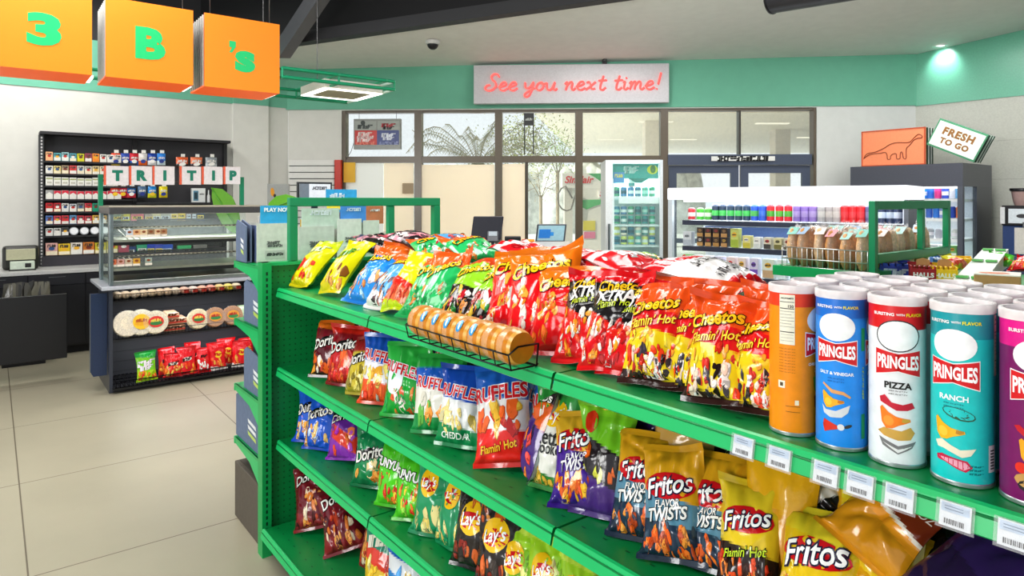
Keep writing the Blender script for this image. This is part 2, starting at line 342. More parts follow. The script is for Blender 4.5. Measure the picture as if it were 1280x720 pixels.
des('fri_purple', [(0, '#3c1e84', 0), (.1, '#4a2496', .1), (.56, '#e0b02c', .12)], dict(fritos_logo(.68, 0, .95)), extra=[('FLAVOR', '#f0ecf4', '#2a1458', .05, .515, .42, 6, .2, .02), ('TWISTS', '#f0ecf4', '#2a1458', .05, .43, .62, 6, .2, .03)], art=[(.1, .34, ['#f0801c', '#f6a030', '#e8502c', '#f4c030', '#dc5a14'], 14, .15)], back='#c8b890')
des('fri_teal', [(0, '#1c2c40', 0), (.1, '#24384e', .15), (.3, '#5a8ca4', .08), (.52, '#dca41e', .12)], dict(fritos_logo(.62, 0, .9)), extra=[('FLAVOR', '#f0f0ec', '#14242e', 0, .475, .40, 6, .2, .02), ('TWISTS', '#f0f0ec', '#14242e', 0, .39, .64, 6, .2, .03)], art=[(.06, .3, ['#e8641c', '#f08030', '#b8481c', '#f4a040', '#30485c'], 22, .11)], back='#d0a02c')
des('fri_hot', [(0, '#8a2018', 0), (.06, '#2a1c18', .1), (.38, '#e6c82c', .1)], dict(fritos_logo(.62, 0, .9)), extra=[("Flamin' Hot", '#c6e030', '#1a1210', 0, .36, .7, 8, .25, .015)], art=[(.04, .3, ['#e8501c', '#c83018', '#f08838', '#3a1a14'], 20, .13)], back='#d8b82c')
des('fri_orig', [(0, '#d8a818', 0), (.1, '#e8c41e', .1), (.7, '#e6d030', .15)], dict(fritos_logo(.6, 0, .95)), art=[(.1, .34, ['#f0a030', '#d88020', '#f4c860'], 14, .15)], back='#d8b020')
des('plain_gold', [(0, '#d89a12', 0), (.5, '#e4ac1a', .2)], back='#e0a41c')
des('tan', [(0, '#b88a3c', 0), (.5, '#c89c50', .2)], back='#c09448')
des('brown_top', [(0, '#d8941c', 0), (.4, '#f0a024', .2), (.5, '#f0e8dc', .2), (.54, '#7a2f16', .2)], dict(shapes=[], logos=[('NET WT 2.5 OZ', '#e8dcd0', None, .2, .66, .7, 4, 0, .01)]), back='#6a2c14')
des('black_yellow', [(0, '#23201e', 0), (.2, '#e8e4dc', .1), (.34, '#dcc018', .1), (.5, '#1b1d24', .1)], dict(shapes=[], logos=[('NET WT', '#e4e0d8', None, .1, .62, .6, 3, 0, .01)]), back='#e0dcd0')
des('dark_purple', [(0, '#2c1844', 0), (.4, '#35205a', .2)], back='#241438')
des('green_twist', [(0, '#4a2a7a', .1), (.3, '#241c20', .2), (.6, '#78c428', .2), (.86, '#8ad030', 0)], dict(shapes=[('#d03018', -.5, .8, .26, .1)], logos=[]), art=[(.3, .6, ['#e86a1c', '#2a2420', '#c8c838'], 10, .14)], back='#68b028')
des('ranch_blue', [(0, '#1a4ec0', 0), (.08, '#1f5ccc', .2), (.8, '#2462d4', 0)], doritos(.66), art=[(.1, .46, ['#f0a838', '#e8ecf4', '#f0c878', '#c8dcf4', '#2a6ae0'], 14, .15)], back='#9aa8b8')
des('purple_red', [(0, '#8a2cb0', 0), (.3, '#e0402c', .4), (.55, '#6a2a98', .3), (.75, '#1c1a1c', 0)], doritos(.78, .7), art=[(.1, .6, ['#e8502c', '#b83cc0', '#f07830'], 10, .16)], back='#5a2c80')
des('green_dorito', [(0, '#0e6e42', 0), (.1, '#168650', .2), (.7, '#12784a', 0)], doritos(.52, .8), art=[(.1, .4, ['#f08a28', '#e8a84c', '#d8501c', '#f0d8a0'], 9, .18), (.4, .6, ['#e8ece8', '#1c9a5c'], 6, .13)], back='#106a40')
des('bright_green', [(0, '#4cbc20', 0), (.1, '#58cc28', .1), (.8, '#46b820', 0)], dict(shapes=[], logos=[('FUNYUNS', '#f4f4f0', '#1c1c1a', 0, .62, .95, -8, 0, .04)]), art=[(.1, .5, ['#e03020', '#f0d040', '#a0e050', '#d8201c', '#f08030'], 18, .11)], back='#58b830')
des('lays_green', [(0, '#1c8a58', 0), (.1, '#1f9662', .1), (.84, '#26a06a', 0)], lay_logo(.66), art=[(.06, .32, ['#ecdc98', '#e4cc70', '#30a878', '#f4ecc0'], 8, .2)], back='#1a8a58')
des('lays_black', [(0, '#1e1a1a', 0), (.1, '#2c2624', .1), (.8, '#3a302c', 0)], lay_logo(.56, .74), art=[(.72, .92, ['#e07a2c', '#c85a1c', '#e89a48'], 7, .16), (.06, .3, ['#d8682c', '#8a2418', '#463c38'], 9, .16)], back='#2a2422')
des('lays_lime', [(0, '#7cb81c', 0), (.3, '#a4d42c', .3), (.7, '#c4e04c', .2)], lay_logo(.4, .7), art=[(.1, .5, ['#ece4a8', '#e8dc88', '#8cc42c'], 7, .22)], back='#9acc2c')
des('misc_teal', [(0, '#e8c030', 0), (.36, '#e0402c', .3), (.6, '#188a6c', .2)], dict(shapes=[], logos=[('~6', '#f0ecd8', '#205a48', 0, .75, .7, 6, 0, .02)]), art=[(.1, .5, ['#f0c030', '#e8501c', '#c82018', '#f4e090'], 14, .15)], back='#208868')
des('misc_blue', [(0, '#3a8cd8', 0), (.5, '#e8ecf0', .2), (.7, '#2a6cc8', .2)], art=[(.1, .6, ['#f4e8b0', '#58a8e8', '#f0f0f0', '#e8c060'], 12, .15)], back='#3a84d0')
des('spicy_red', [(0, '#c8141c', 0), (.08, '#e01c26', .1), (.8, '#d41420', 0)], dict(shapes=[('#f2e8dc', 0, .56, .5, .07)], logos=[('~6', '#1c1414', None, 0, .56, .6, 8, .1, .02)]), art=[(.1, .42, ['#f0781c', '#f4a438', '#e84820', '#f8d060'], 10, .17)], back='#c01820')
des('spicy_red2', [(0, '#f0e8e4', 0), (.1, '#dc1822', .1)], dict(shapes=[('#e8c430', .1, .55, .45, .12)], logos=[('~6', '#c01014', '#f8f0d0', .1, .55, .5, -10, 0, .03)]), art=[(.14, .44, ['#f0602c', '#f48c3c', '#e8b048'], 8, .17)], back='#c01820')
des('spicy_label', [(0, '#d0141e', 0), (.1, '#e01c26', 0)], dict(shapes=[], logos=[('~6', '#181212', None, 0, .66, .5, 0, .1, .03)]), art=[(.16, .5, ['#f4f0ec', '#f4f0ec', '#f4ece4', '#c84018'], 12, .16)], back='#c01820')
des('green_snack', [(0, '#a8d41c', 0), (.36, '#78c428', .1), (.76, '#1f9a3c', .1)], dict(shapes=[], logos=[('~6', '#f4ecf4', '#7a2c8a', 0, .6, .9, 4, .1, .02), ('~6', '#f4ecf4', '#7a2c8a', 0, .45, .7, 4, .1, .02)]), art=[(.08, .34, ['#f0c828', '#e83c28', '#f08a28'], 10, .15)], back='#58b030')

def stops(base, U, V):
    col = np.zeros(U.shape+(3,), np.float32); col[:] = L(base[0][1])
    for v0, c, k in base[1:]:
        m = np.clip((V+k*U*0.5-v0)/0.012+0.5, 0, 1)[..., None]; col = col*(1-m)+np.array(L(c), np.float32)*m
    return col

def bag(name_des, w, h, t, lean=0.0, bend=0.0, roll=0.0, seed=1, parent=None, nu=34, nv=46, flat=False, film=False):
    """builds pouch + crimped top and bottom seals under `parent`; origin at the middle of the bottom edge, front towards -y"""
    d = D[name_des]; rg = np.random.RandomState(seed); rr = random.Random(seed)
    sb, st = 0.045, 0.06
    U1 = np.linspace(-1, 1, nu)
    V1 = np.concatenate([np.linspace(0, sb, 3), np.linspace(sb, 1-st, nv)[1:], np.linspace(1-st, 1, 3)[1:]])
    V, U = np.meshgrid(V1, U1, indexing='ij')
    inner = np.clip((V-sb)/(1-sb-st), 0, 1)
    prof = np.power(inner, 0.42)*np.power(1-inner, 0.6); prof = prof/prof.max()
    cross = np.power(np.clip(1-np.abs(U)**2.4, 0, 1), 0.75)
    half = w/2*(1-0.15*prof)*(1+0.025*np.sin(V*rg.uniform(4, 9)+rg.uniform(0, 6)))
    def wrinkle(k):
        z = np.zeros_like(U)
        for _ in range(20):
            a = rg.uniform(0, math.pi); cu, cv = rg.uniform(-1, 1), rg.uniform(0.02, 0.98)
            dd = (U-cu)*math.cos(a)*w/2+(V-cv)*math.sin(a)*h; al = -(U-cu)*math.sin(a)*w/2+(V-cv)*math.cos(a)*h
            z += rg.uniform(-0.008, 0.007)*np.exp(-(dd/rg.uniform(.005, .014))**2)*np.exp(-(al/rg.uniform(.02, .07))**2)
        for e, s_ in ((inner, .16), (1-inner, .2)):
            for _ in range(4): z += rg.uniform(.0012, .0035)*np.sin(U*rg.uniform(8, 22)+rg.uniform(0, 6))*np.exp(-e/s_)
        return z*np.clip(prof*3, 0, 1)*np.clip((1-np.abs(U))*8, 0, 1)
    bow = 0.006*np.sin(U*rg.uniform(2, 4)+rg.uniform(0, 6))*(1-np.clip(prof*1.5, 0, 1))+rg.uniform(-.012, .012)*V*U
    ca, cb = rg.uniform(-.03, .035), rg.uniform(-.03, .035)
    bow = bow+np.clip((V-.78)/.22, 0, 1)**1.5*(ca*np.clip(-U, 0, 1)**2+cb*np.clip(U, 0, 1)**2)+np.clip((.16-V)/.16, 0, 1)*rg.uniform(-.012, .012)*U
    rl = R(roll)
    hc = (U*half*math.sin(rl)+V*h*math.cos(rl)); xx = U*half*math.cos(rl)-V*h*math.sin(rl)
    hc = hc-hc.min()*(1.0 if lean < 70 else 0.0)
    le = R(lean)+R(bend)*(hc/h)
    g = np.linspace(-0.3*h, 1.4*h, 240); lg = R(lean)+R(bend)*(g/h)
    cs = np.cumsum(np.cos(lg))*(g[1]-g[0]); sn = np.cumsum(np.sin(lg))*(g[1]-g[0])
    i0 = np.searchsorted(g, 0); cs -= cs[i0]; sn -= sn[i0]
    cz = np.interp(hc, g, cs); cy = np.interp(hc, g, sn)
    fr = t/2*prof*cross+wrinkle(0)+bow+0.0006; bk = t/2*0.85*prof*cross+wrinkle(1)*.7-bow+0.0006
    lift = (t/2*0.8 if flat else 0.0)
    Pf = np.stack([xx, cy-fr*np.cos(le), cz+fr*np.sin(le)+lift], -1)
    Pb = np.stack([xx, cy+bk*np.cos(le), cz-bk*np.sin(le)+lift], -1)
    zmin = min(Pf[..., 2].min(), Pb[..., 2].min())
    if zmin < 0: Pf[..., 2] -= zmin; Pb[..., 2] -= zmin
    Cf = stops(d['base'], U, V); Cb = np.zeros_like(Cf); Cb[:] = L(d['back'])
    # front surface normals
    tu = np.gradient(Pf, axis=1); tv = np.gradient(Pf, axis=0); Nf = np.cross(tu, tv); Nf /= (np.linalg.norm(Nf, axis=-1, keepdims=True)+1e-9)
    nrow, ncol = U.shape
    ib, itp = 2, nrow-3
    def sheet(mb, P, Cc, r0, r1, rev):
        n0 = len(mb.v); mb.v += [tuple(p) for p in P[r0:r1+1].reshape(-1, 3)]
        k = r1-r0
        for i in range(k):
            for j in range(ncol-1):
                q = (n0+i*ncol+j, n0+i*ncol+j+1, n0+(i+1)*ncol+j+1, n0+(i+1)*ncol+j)
                mb.f.append(q[::-1] if rev else q); mb.s.append(True)
                cc = Cc[r0+i, j]; mb.c.append((float(cc[0]), float(cc[1]), float(cc[2])))
    def interp(A, du, dv):
        x = np.clip((du+1)/2*(ncol-1), 0, ncol-1.001); y = np.clip(np.interp(dv, V1, np.arange(nrow)), 0, nrow-1.001)
        i = y.astype(int); j = x.astype(int); fy = (y-i)[:, None]; fx = (x-j)[:, None]
        return (A[i, j]*(1-fx)+A[i, j+1]*fx)*(1-fy)+(A[i+1, j]*(1-fx)+A[i+1, j+1]*fx)*fy
    def stick(mb, dec, colr, lay):
        a = np.array(dec[0], float); du, dv = a[:, 0], np.clip(a[:, 1], sb+.01, 1-st-.01)
        du = np.clip(du, -.97, .97)
        p = interp(Pf, du, dv)+interp(Nf, du, dv)*(0.0007+0.0005*lay)
        n0 = len(mb.v); mb.v += [tuple(q) for q in p]; lc = L(colr)
        for f in dec[1]: mb.f.append(tuple(k+n0 for k in f)); mb.c.append(lc); mb.s.append(True)
    mb = MB(); sheet(mb, Pf, Cf, ib, itp, False); sheet(mb, Pb, Cb, ib, itp, True)
    asp = w/h*0.5
    for v0, v1, cols, n, sz in d['art']:
        for k in range(int(n*1.35)):
            cu, cv = rr.uniform(-.84, .84), rr.uniform(v0, v1); an = rr.uniform(0, 3.14); el_ = rr.uniform(.35, .95); q = sz*rr.uniform(.6, 1.45); nn = 9
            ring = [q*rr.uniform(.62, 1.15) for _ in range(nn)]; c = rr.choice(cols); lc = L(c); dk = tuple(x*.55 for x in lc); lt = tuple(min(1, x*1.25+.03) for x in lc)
            def chip(f, ox, oy):
                P = [(f*r_*math.cos(2*math.pi*i/nn), f*r_*el_*math.sin(2*math.pi*i/nn)) for i, r_ in enumerate(ring)]
                P = [(x*math.cos(an)-y*math.sin(an), x*math.sin(an)+y*math.cos(an)) for x, y in P]
                return [(cu+ox, cv+oy)]+[(cu+ox+x, cv+oy+y*asp*2) for x, y in P], [(0, 1+i, 1+(i+1) % nn) for i in range(nn)]
            ly = (k % 3)*.5
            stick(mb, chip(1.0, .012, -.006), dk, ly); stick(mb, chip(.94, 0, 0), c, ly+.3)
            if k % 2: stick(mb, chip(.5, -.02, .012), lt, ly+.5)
    for c, cu, cv, ru, rv in d['shapes']: stick(mb, ell(cu, cv, ru, rv, 0, 18), c, 2)
    for txt, c, oc, cu, cv, tw, tilt, sh, bold in d['logos']:
        def place(dc):
            a = R(tilt); o = []
            for x, y in dc[0]:
                x, y = x*tw*2, y*tw*2     # u units
                o.append((cu+x*math.cos(a)-y*math.sin(a), cv+(x*math.sin(a)+y*math.cos(a))*asp*1.15))
            return o, dc[1]
        if oc: stick(mb, place(text2d(txt, bold+.05, sh)), oc, 3.0)
        stick(mb, place(text2d(txt, bold, sh)), c, 4.2)
    p = mb.build('pouch', 'foil', parent)
    s1 = MB(); Cs = Cf.copy()
    if d['seal']: Cs[itp:] = L(d['seal'])
    Cs = Cs*(0.88+0.12*np.sin(V*900))[..., None]
    sheet(s1, Pf, Cs, itp, nrow-1, False); sheet(s1, Pb, Cb, itp, nrow-1, True); s1.build('top_seal', 'foil', parent)
    s2 = MB(); sheet(s2, Pf, Cs, 0, ib, False); sheet(s2, Pb, Cb, 0, ib, True); s2.build('bottom_seal', 'foil', parent)
    return parent
# ------------------------------------------------------------------ crisp cans
CAN_R, CAN_H = 0.0375, 0.238
def can(parent, body, bands, decals, seg=64):
    """paper tube with printed wrap, frosted lid and a metal foot; front towards -y. decals: (2D in metres (arc, z), colour, layer)"""
    mb = MB(); prof = [(CAN_R, .006)]; cols = []
    lv = sorted(set([.006, CAN_H]+[z for z, c in bands if .006 < z < CAN_H]))
    def cat_(z):
        c = body
        for zz, cc in bands:
            if z >= zz: c = cc
        return c
    for a_, b_ in zip(lv[:-1], lv[1:]): prof.append((CAN_R, b_)); cols.append(cat_((a_+b_)/2))
    mb.lathe(prof, (0, 0, 0), cols, seg)
    def stick(dec, col, lay):
        r = CAN_R+0.0005+0.00022*lay; rng = [(r*math.sin(x/CAN_R), -r*math.cos(x/CAN_R), z) for x, z in dec[0]]
        n0 = len(mb.v); mb.v += rng; lc = L(col)
        for f in dec[1]: mb.f.append(tuple(k+n0 for k in f)); mb.c.append(lc); mb.s.append(True)
    for dec, col, lay in decals: stick(dec, col, lay)
    mb.build('can_body', 'gloss', parent)
    MB().lathe([(.0005, CAN_H+.0005), (CAN_R*.6, CAN_H+.001), (CAN_R-.004, CAN_H+.0015), (CAN_R-.003, CAN_H+.009), (CAN_R+.001, CAN_H+.009), (CAN_R+.0016, CAN_H+.007), (CAN_R+.0014, CAN_H-.004)][::-1], (0, 0, 0), '#efe4e2', seg).build('lid', 'lid', parent)
    MB().lathe([(CAN_R-.004, .002), (CAN_R-.001, 0), (CAN_R+.0008, .001), (CAN_R+.0008, .005), (CAN_R, .0065)], (0, 0, 0), '#c8ccd0', seg).build('bottom_rim', 'metal', parent)
def rect2(x0, x1, z0, z1, step=.006): return cut2d([(x0, z0), (x1, z0), (x1, z1), (x0, z1)], [(0, 1, 2, 3)], step)
def can_front(cx, flavor, fcol, sub, chips, topcol=None, slogan=True):
    """logo panel centred at arc position cx"""
    o = []
    if slogan:
        o += [(xf(text2d('BURSTING', .03), .028, ox=cx-.019, oy=.2215), '#f4f4f4', 2), (xf(text2d('WITH', .03), .0105, ox=cx+.003, oy=.2215), '#f4f4f4', 2),
              (xf(text2d('FLAVOR', .03), .022, ox=cx+.0215, oy=.2215), '#f0e41c', 2)]
    o += [(poly2d([(cx+.0275*math.cos(k*math.pi/14), .1905+.0215*math.sin(k*math.pi/14)) for k in range(28)], .004), '#f4f6f6', 1)]
    bow = poly2d([(cx-.031, .172), (cx, .166), (cx+.031, .172), (cx+.031, .131), (cx, .139), (cx-.031, .131)], .005)
    o += [(bow, '#f4f4f4', 2), (xf((bow[0], bow[1]), 1, ox=0), '#d4141e', 2.1)]
    bow2 = poly2d([(cx-.0298, .1703), (cx, .1647), (cx+.0298, .1703), (cx+.0298, .1327), (cx, .1403), (cx-.0298, .1327)], .005)
    o[-1] = (bow2, '#d4141e', 3)
    t = text2d('PRINGLES', .035); tw = .054
    o.append((([(cx+x*tw, .1525+y*tw*1.75*(1+abs(x)*.55)) for x, y in t[0]], t[1]), '#ffffff', 4))
    ft = text2d(flavor, .035); fw = min(.05, .0068*len(flavor))
    o.append((xf(ft, fw, ox=cx, oy=.119), fcol, 2))
    for k in range(2): o.append((xf(text2d('~9'), .024, .012, ox=cx, oy=.111-.0045*k), sub, 1.5))
    for pts, col, lay in chips: o.append((xf(pts, 1, ox=cx), col, lay))
    return o
def saddle(x, z, s, col, dark, edge='#b8702a'):
    """curved crisp"""
    pts = [(-1, .75), (-.82, .95), (-.3, .45), (.3, .12), (1.0, .02), (1.35, -.02), (1.4, -.25), (1.0, -.42), (.5, -.62), (0, -.95), (-.5, -1), (-.85, -.5)]
    a = poly2d([(x+p*s, z+q*s) for p, q in pts], .005)
    b = poly2d([(x+p*s, z+q*s) for p, q in [(.75, .02), (1.3, -.02), (1.33, -.22), (1.0, -.35), (.7, -.3)]], .005)
    c = ell(x-.3*s, z-.3*s, .4*s, .45*s, .4, 12)
    return [(a, col, 1.5), (c, dark, 2.0), (b, edge, 2.2)]
def blob(pts, col, lay=1.3): return [(poly2d(pts, .006), col, lay)]
NUTR = [(rect2(-.012, .012, .15, .232), '#ece8d4', 1), (xf(text2d('~8', .02), .02, .012, ox=0, oy=.226), '#2a2622', 2), (rect2(-.011, .011, .2195, .2205), '#2a2622', 2),
        (xf(text2d('150', .03), .008, ox=.006, oy=.213), '#2a2622', 2), (rect2(-.011, .011, .2085, .2098), '#2a2622', 2)]+\
       [(rect2(-.011, .011-.004*(k % 3 == 1), .204-k*.005, .2046-k*.005), '#6a665c', 2) for k in range(6)]+[(rect2(-.011, .011, .17, .1714), '#2a2622', 2)]+\
       [(rect2(-.010, .010, .166-k*.005, .1664-k*.005), '#6a665c', 2) for k in range(3)]
def shift(lst, dx, dz=0): return [(xf(d, 1, ox=dx, oy=dz), c, l) for d, c, l in lst]
CANS = {}
CANS['orange'] = ('#f0920f', [(.212, '#e2401c')], shift(NUTR, -.012)+[(xf(text2d('~9', 0), .026, .007, ox=-.012, oy=.143-.0048*k), '#9a5c10', 1) for k in range(9)]+
    [(rect2(-.026, -.015, .078, .09), '#f4ecd8', 1), (rect2(-.023, -.018, .081, .087), '#5a4a30', 2), (rect2(.0, .006, .052, .060), '#f4e8c8', 1), (rect2(-.014, .008, .04, .0408), '#8a5010', 1), (rect2(-.014, .008, .049, .0498), '#8a5010', 1)]+
    can_front(.047, 'CHEDDAR CHEESE', '#f4f0e8', '#f8d898', saddle(0, .085, .015, '#5a9a2c', '#6aa83a', '#8a3a1c')+saddle(0, .055, .013, '#7a4018', '#8a4a20', '#5a2810'), slogan=False))
CANS['blue'] = ('#2190ea', [(.205, '#1672d0')], can_front(-.012, 'SALT & VINEGAR', '#eef4f8', '#1468b4',
    blob([(-.02, .1), (-.017, .098), (-.006, .088), (.01, .087), (.02, .082), (.021, .085), (.011, .092), (-.005, .094), (-.019, .103)], '#e0a468', 1.8)+saddle(-.007, .078, .0135, '#f4b01c', '#f8c840', '#c87a20')+
    blob([(-.021, .068), (-.015, .061), (0, .061), (.012, .068), (.02, .072), (.017, .06), (.008, .052), (-.008, .05), (-.018, .055)], '#d4d8dc', 1.2)+
    blob([(-.018, .046), (-.006, .042), (.004, .038), (.004, .034), (-.008, .03), (-.017, .026), (-.02, .036)], '#d8301c', 1.3)+[(ell(.007, .037, .005, .005), '#e8e8ec', 2), (ell(.017, .039, .006, .0025, .4), '#3a3a3c', 2)])+
    [(rect2(.026, .033, .155, .19), '#1c9c5c', 1.2), (rect2(.026, .033, .02, .058), '#1c9c5c', 1.2)]+[(xf(text2d('~9', 0), .05, .02, ox=.0295, oy=.106, rot=math.pi/2), '#c8e030', 1.4)]+
    shift(can_front(.0, 'SALT & VINEGAR', '#eef4f8', '#1468b4', saddle(0, .08, .014, '#d88a30', '#e89a40'), slogan=False), .066))
CANS['white'] = ('#e9ecee', [(.200, '#d8141c')], can_front(0, 'PIZZA', '#1c1a1a', '#8a8a8c',
    [(poly2d([(.0292*math.cos(k*math.pi/14), .1905+.0232*math.sin(k*math.pi/14)) for k in range(28)], .004), '#26242a', .4)]+blob([(-.024, .1), (-.017, .104), (-.008, .094), (.006, .092), (.018, .096), (.022, .088), (.012, .084), (-.002, .083), (-.016, .09), (-.023, .093)], '#c81c38', 1.6)+
    saddle(-.007, .072, .0165, '#f0801c', '#f49a34', '#c8a040')+blob([(-.027, .05), (-.018, .056), (.004, .054), (.016, .06), (.022, .052), (.016, .042), (0, .04), (-.018, .044)], '#d0a44c', 1.3)+
    blob([(-.025, .042), (0, .032), (.024, .04), (.018, .03), (0, .02), (-.02, .03)], '#7a7a7c', 1.0)+blob([(-.02, .035), (0, .027), (.02, .034), (0, .022)], '#e4e4e4', 1.2)))
CANS['teal'] = ('#1cc8c6', [(.200, '#109aa4')], can_front(-.009, 'RANCH', '#eef8f8', '#0e8a90',
    [(xf(ell(.006, .098, .020, .008, -.2), 1), '#2a5a40', 1.1), (xf(ell(.006, .0985, .0185, .0066, -.2), 1), '#1cc8c6', 1.3)]+saddle(-.008, .076, .0155, '#f0b41c', '#f4c840', '#b88428')+
    blob([(-.024, .056), (-.014, .06), (-.002, .054), (.008, .05), (.026, .054), (.02, .044), (.01, .04), (0, .044), (-.012, .048), (-.02, .048)], '#ece4cc', 1.2)+
    blob([(-.022, .037), (-.014, .04), (0, .038), (.016, .036), (.022, .028), (.014, .021), (.004, .024), (-.01, .03), (-.021, .031)], '#c81c48', 1.0)+
    blob([(-.019, .0355), (0, .036), (.014, .034), (.019, .028), (.012, .0235), (.002, .027), (-.012, .032)], '#e8a4b8', 1.3))+
    [(rect2(.034, .047, .022, .058), '#e4e8e8', 1)]+[(rect2(.037, .045, .026+.004*k, .028+.004*k), '#2a3a3c', 2) for k in range(7)]+[(xf(text2d('~6'), .018, .01, ox=.018, oy=.03-.005*k), '#0c7078', 1) for k in range(3)]+
    shift(NUTR, .058))
CANS['purple'] = ('#7a1262', [(.200, '#e0128c')], can_front(.004, 'BBQ', '#f4e4f0', '#b8489a',
    blob([(-.026, .1), (-.02, .102), (-.004, .088), (.016, .08), (.012, .076), (-.008, .083), (-.022, .094)], '#c81c28', 1.6)+saddle(-.004, .07, .0165, '#f4a81c', '#f8c040', '#d08a28')+
    [(ell(-.018, .048, .007, .007), '#e0301c', 1.5), (ell(-.006, .046, .006, .008, .3), '#e8dce0', 1.5), (ell(.008, .046, .008, .006), '#8ab83c', 1.5), (ell(0, .033, .026, .011), '#c89a58', 1.3), (ell(.002, .026, .024, .010), '#1e1a20', 1.6)]))
CAN_LABEL = {'orange': 'orange crisp tube turned to show its nutrition panel', 'blue': 'blue salt and vinegar crisp tube', 'white': 'white and red pizza crisp tube', 'teal': 'teal ranch crisp tube', 'purple': 'purple and pink crisp tube at right edge'}
S1, S2, S3, SB = 1.172, 0.825, 0.505, 0.135          # shelf heights of the long gondola
GA, GB = AB(-1.02, 2.92)                             # left end of the top shelf's front edge
def GP(s, t): return W(GA+s, GB+t)

# ------------------------------------------------------------------ long green gondola
GREEN, GREEN_D, GREEN_L = '#0ba356', '#078244', '#18b869'
def peg_mat():
    m, nt, N, K = newmat('pegboard_green')
    out = N.new('ShaderNodeOutputMaterial'); p = N.new('ShaderNodeBsdfPrincipled'); tc = N.new('ShaderNodeTexCoord')
    sc = N.new('ShaderNodeVectorMath'); sc.operation = 'MULTIPLY'; sc.inputs[1].default_value = (39, 39, 39)
    fr = N.new('ShaderNodeVectorMath'); fr.operation = 'FRACTION'; sb = N.new('ShaderNodeVectorMath'); sb.operation = 'SUBTRACT'; sb.inputs[1].default_value = (.5, .5, .5)
    sp = N.new('ShaderNodeSeparateXYZ')
    K.new(tc.outputs['Object'], sc.inputs[0]); K.new(sc.outputs[0], fr.inputs[0]); K.new(fr.outputs[0], sb.inputs[0]); K.new(sb.outputs[0], sp.inputs[0])
    def m2(op, a, b=None):
        n = N.new('ShaderNodeMath'); n.operation = op
        for i, v in enumerate((a, b)):
            if v is None: continue
            if isinstance(v, (int, float)): n.inputs[i].default_value = v
            else: K.new(v, n.inputs[i])
        return n.outputs[0]
    # holes on y/z (end board) or x/z (back board): use x+y as the horizontal coordinate
    h = N.new('ShaderNodeSeparateXYZ'); K.new(tc.outputs['Object'], h.inputs[0])
    hx = m2('SUBTRACT', m2('FRACT', m2('MULTIPLY', m2('ADD', h.outputs[0], h.outputs[1]), 39.0)), 0.5)
    d = m2('ADD', m2('MULTIPLY', hx, hx), m2('MULTIPLY', sp.outputs[2], sp.outputs[2]))
    lt = m2('LESS_THAN', d, 0.022)
    mx = N.new('ShaderNodeMixRGB'); mx.inputs[1].default_value = (*L('#078c47'), 1); mx.inputs[2].default_value = (*L('#055a2c'), 1)
    K.new(lt, mx.inputs[0]); K.new(mx.outputs[0], p.inputs['Base Color']); p.inputs['Roughness'].default_value = 0.4
    K.new(p.outputs[0], out.inputs[0]); return m
M['peg'] = peg_mat()
SEAMS = [0.0, 0.90, 1.82, 2.74, 3.66]
gondola = thing('gondola_shelving', 'long green steel gondola with stepped shelves of snack bags and crisp tubes', 'shelving', (*GP(0, 0), 0), ROT_G)
def gondola_shelf(z, d0, d1, front, name='shelf'):
    """one shelf per bay: deck, rolled front lip with a tag channel, slots"""
    for k in range(4):
        x0, x1 = SEAMS[k]+.004, SEAMS[k+1]-.004
        mb = MB(); sgn = 1 if d1 > d0 else -1
        y0, y1 = min(d0, d1), max(d0, d1)
        mb.box(x0, x1, y0, y1, z-.012, z, '#058a46')
        pr = [(d0, z-.012), (d0, z), (d0-sgn*.004, z+.003), (d0-sgn*.011, z+.001), (d0-sgn*.014, z-.006), (d0-sgn*.020, z-.034), (d0-sgn*.016, z-.037), (d0-sgn*.008, z-.012)]
        mb.prism(pr, x0, x1, GREEN_L, 'x', GREEN_D)
        mb.tube([(x0, d0-sgn*.015, z-.010), (x1, d0-sgn*.015, z-.010)], .0022, GREEN_D)
        if front:
            n = 14
            for i in range(n):
                xx = x0+.03+(x1-x0-.06)*i/(n-1)
                for yy in (.045, .10): mb.quad((xx-.006, d0+sgn*yy, z+.0006), (xx+.006, d0+sgn*yy, z+.0006), (xx+.006, d0+sgn*(yy+.004), z+.0006), (xx-.006, d0+sgn*(yy+.004), z+.0006), '#04512a')
        mb.build(name, 'steel', gondola)
for z in (S1, S2, S3): gondola_shelf(z, 0, .455, True)
gondola_shelf(SB, -.066, .455, True, 'base_shelf')
for z in (S1, S2, S3): gondola_shelf(z, .94, .485, False)
gondola_shelf(SB, 1.0, .485, False, 'base_shelf')
MB().box(0, 3.66, .458, .482, .05, 1.26, GREEN).build('back_panel', 'peg', gondola)
for k in range(5):
    x = SEAMS[k]; mb = MB(); mb.box(x-.02, x+.02, .452, .488, 0, 1.29, GREEN)
    mb.build('upright', 'steel', gondola)
for y0 in (0.0, .9): MB().box(.02, 3.64, y0, y0+.03, 0, .10, '#25282a').build('kick_plate', 'steel', gondola)
for k in range(1, 4):     # shelf brackets under the seams
    for z in (S1, S2, S3):
        MB().prism([(.02, z-.014), (.45, z-.014), (.45, z-.07), (.06, z-.03)], SEAMS[k]-.003, SEAMS[k]+.003, GREEN_D, 'x').build('bracket', 'steel', gondola)

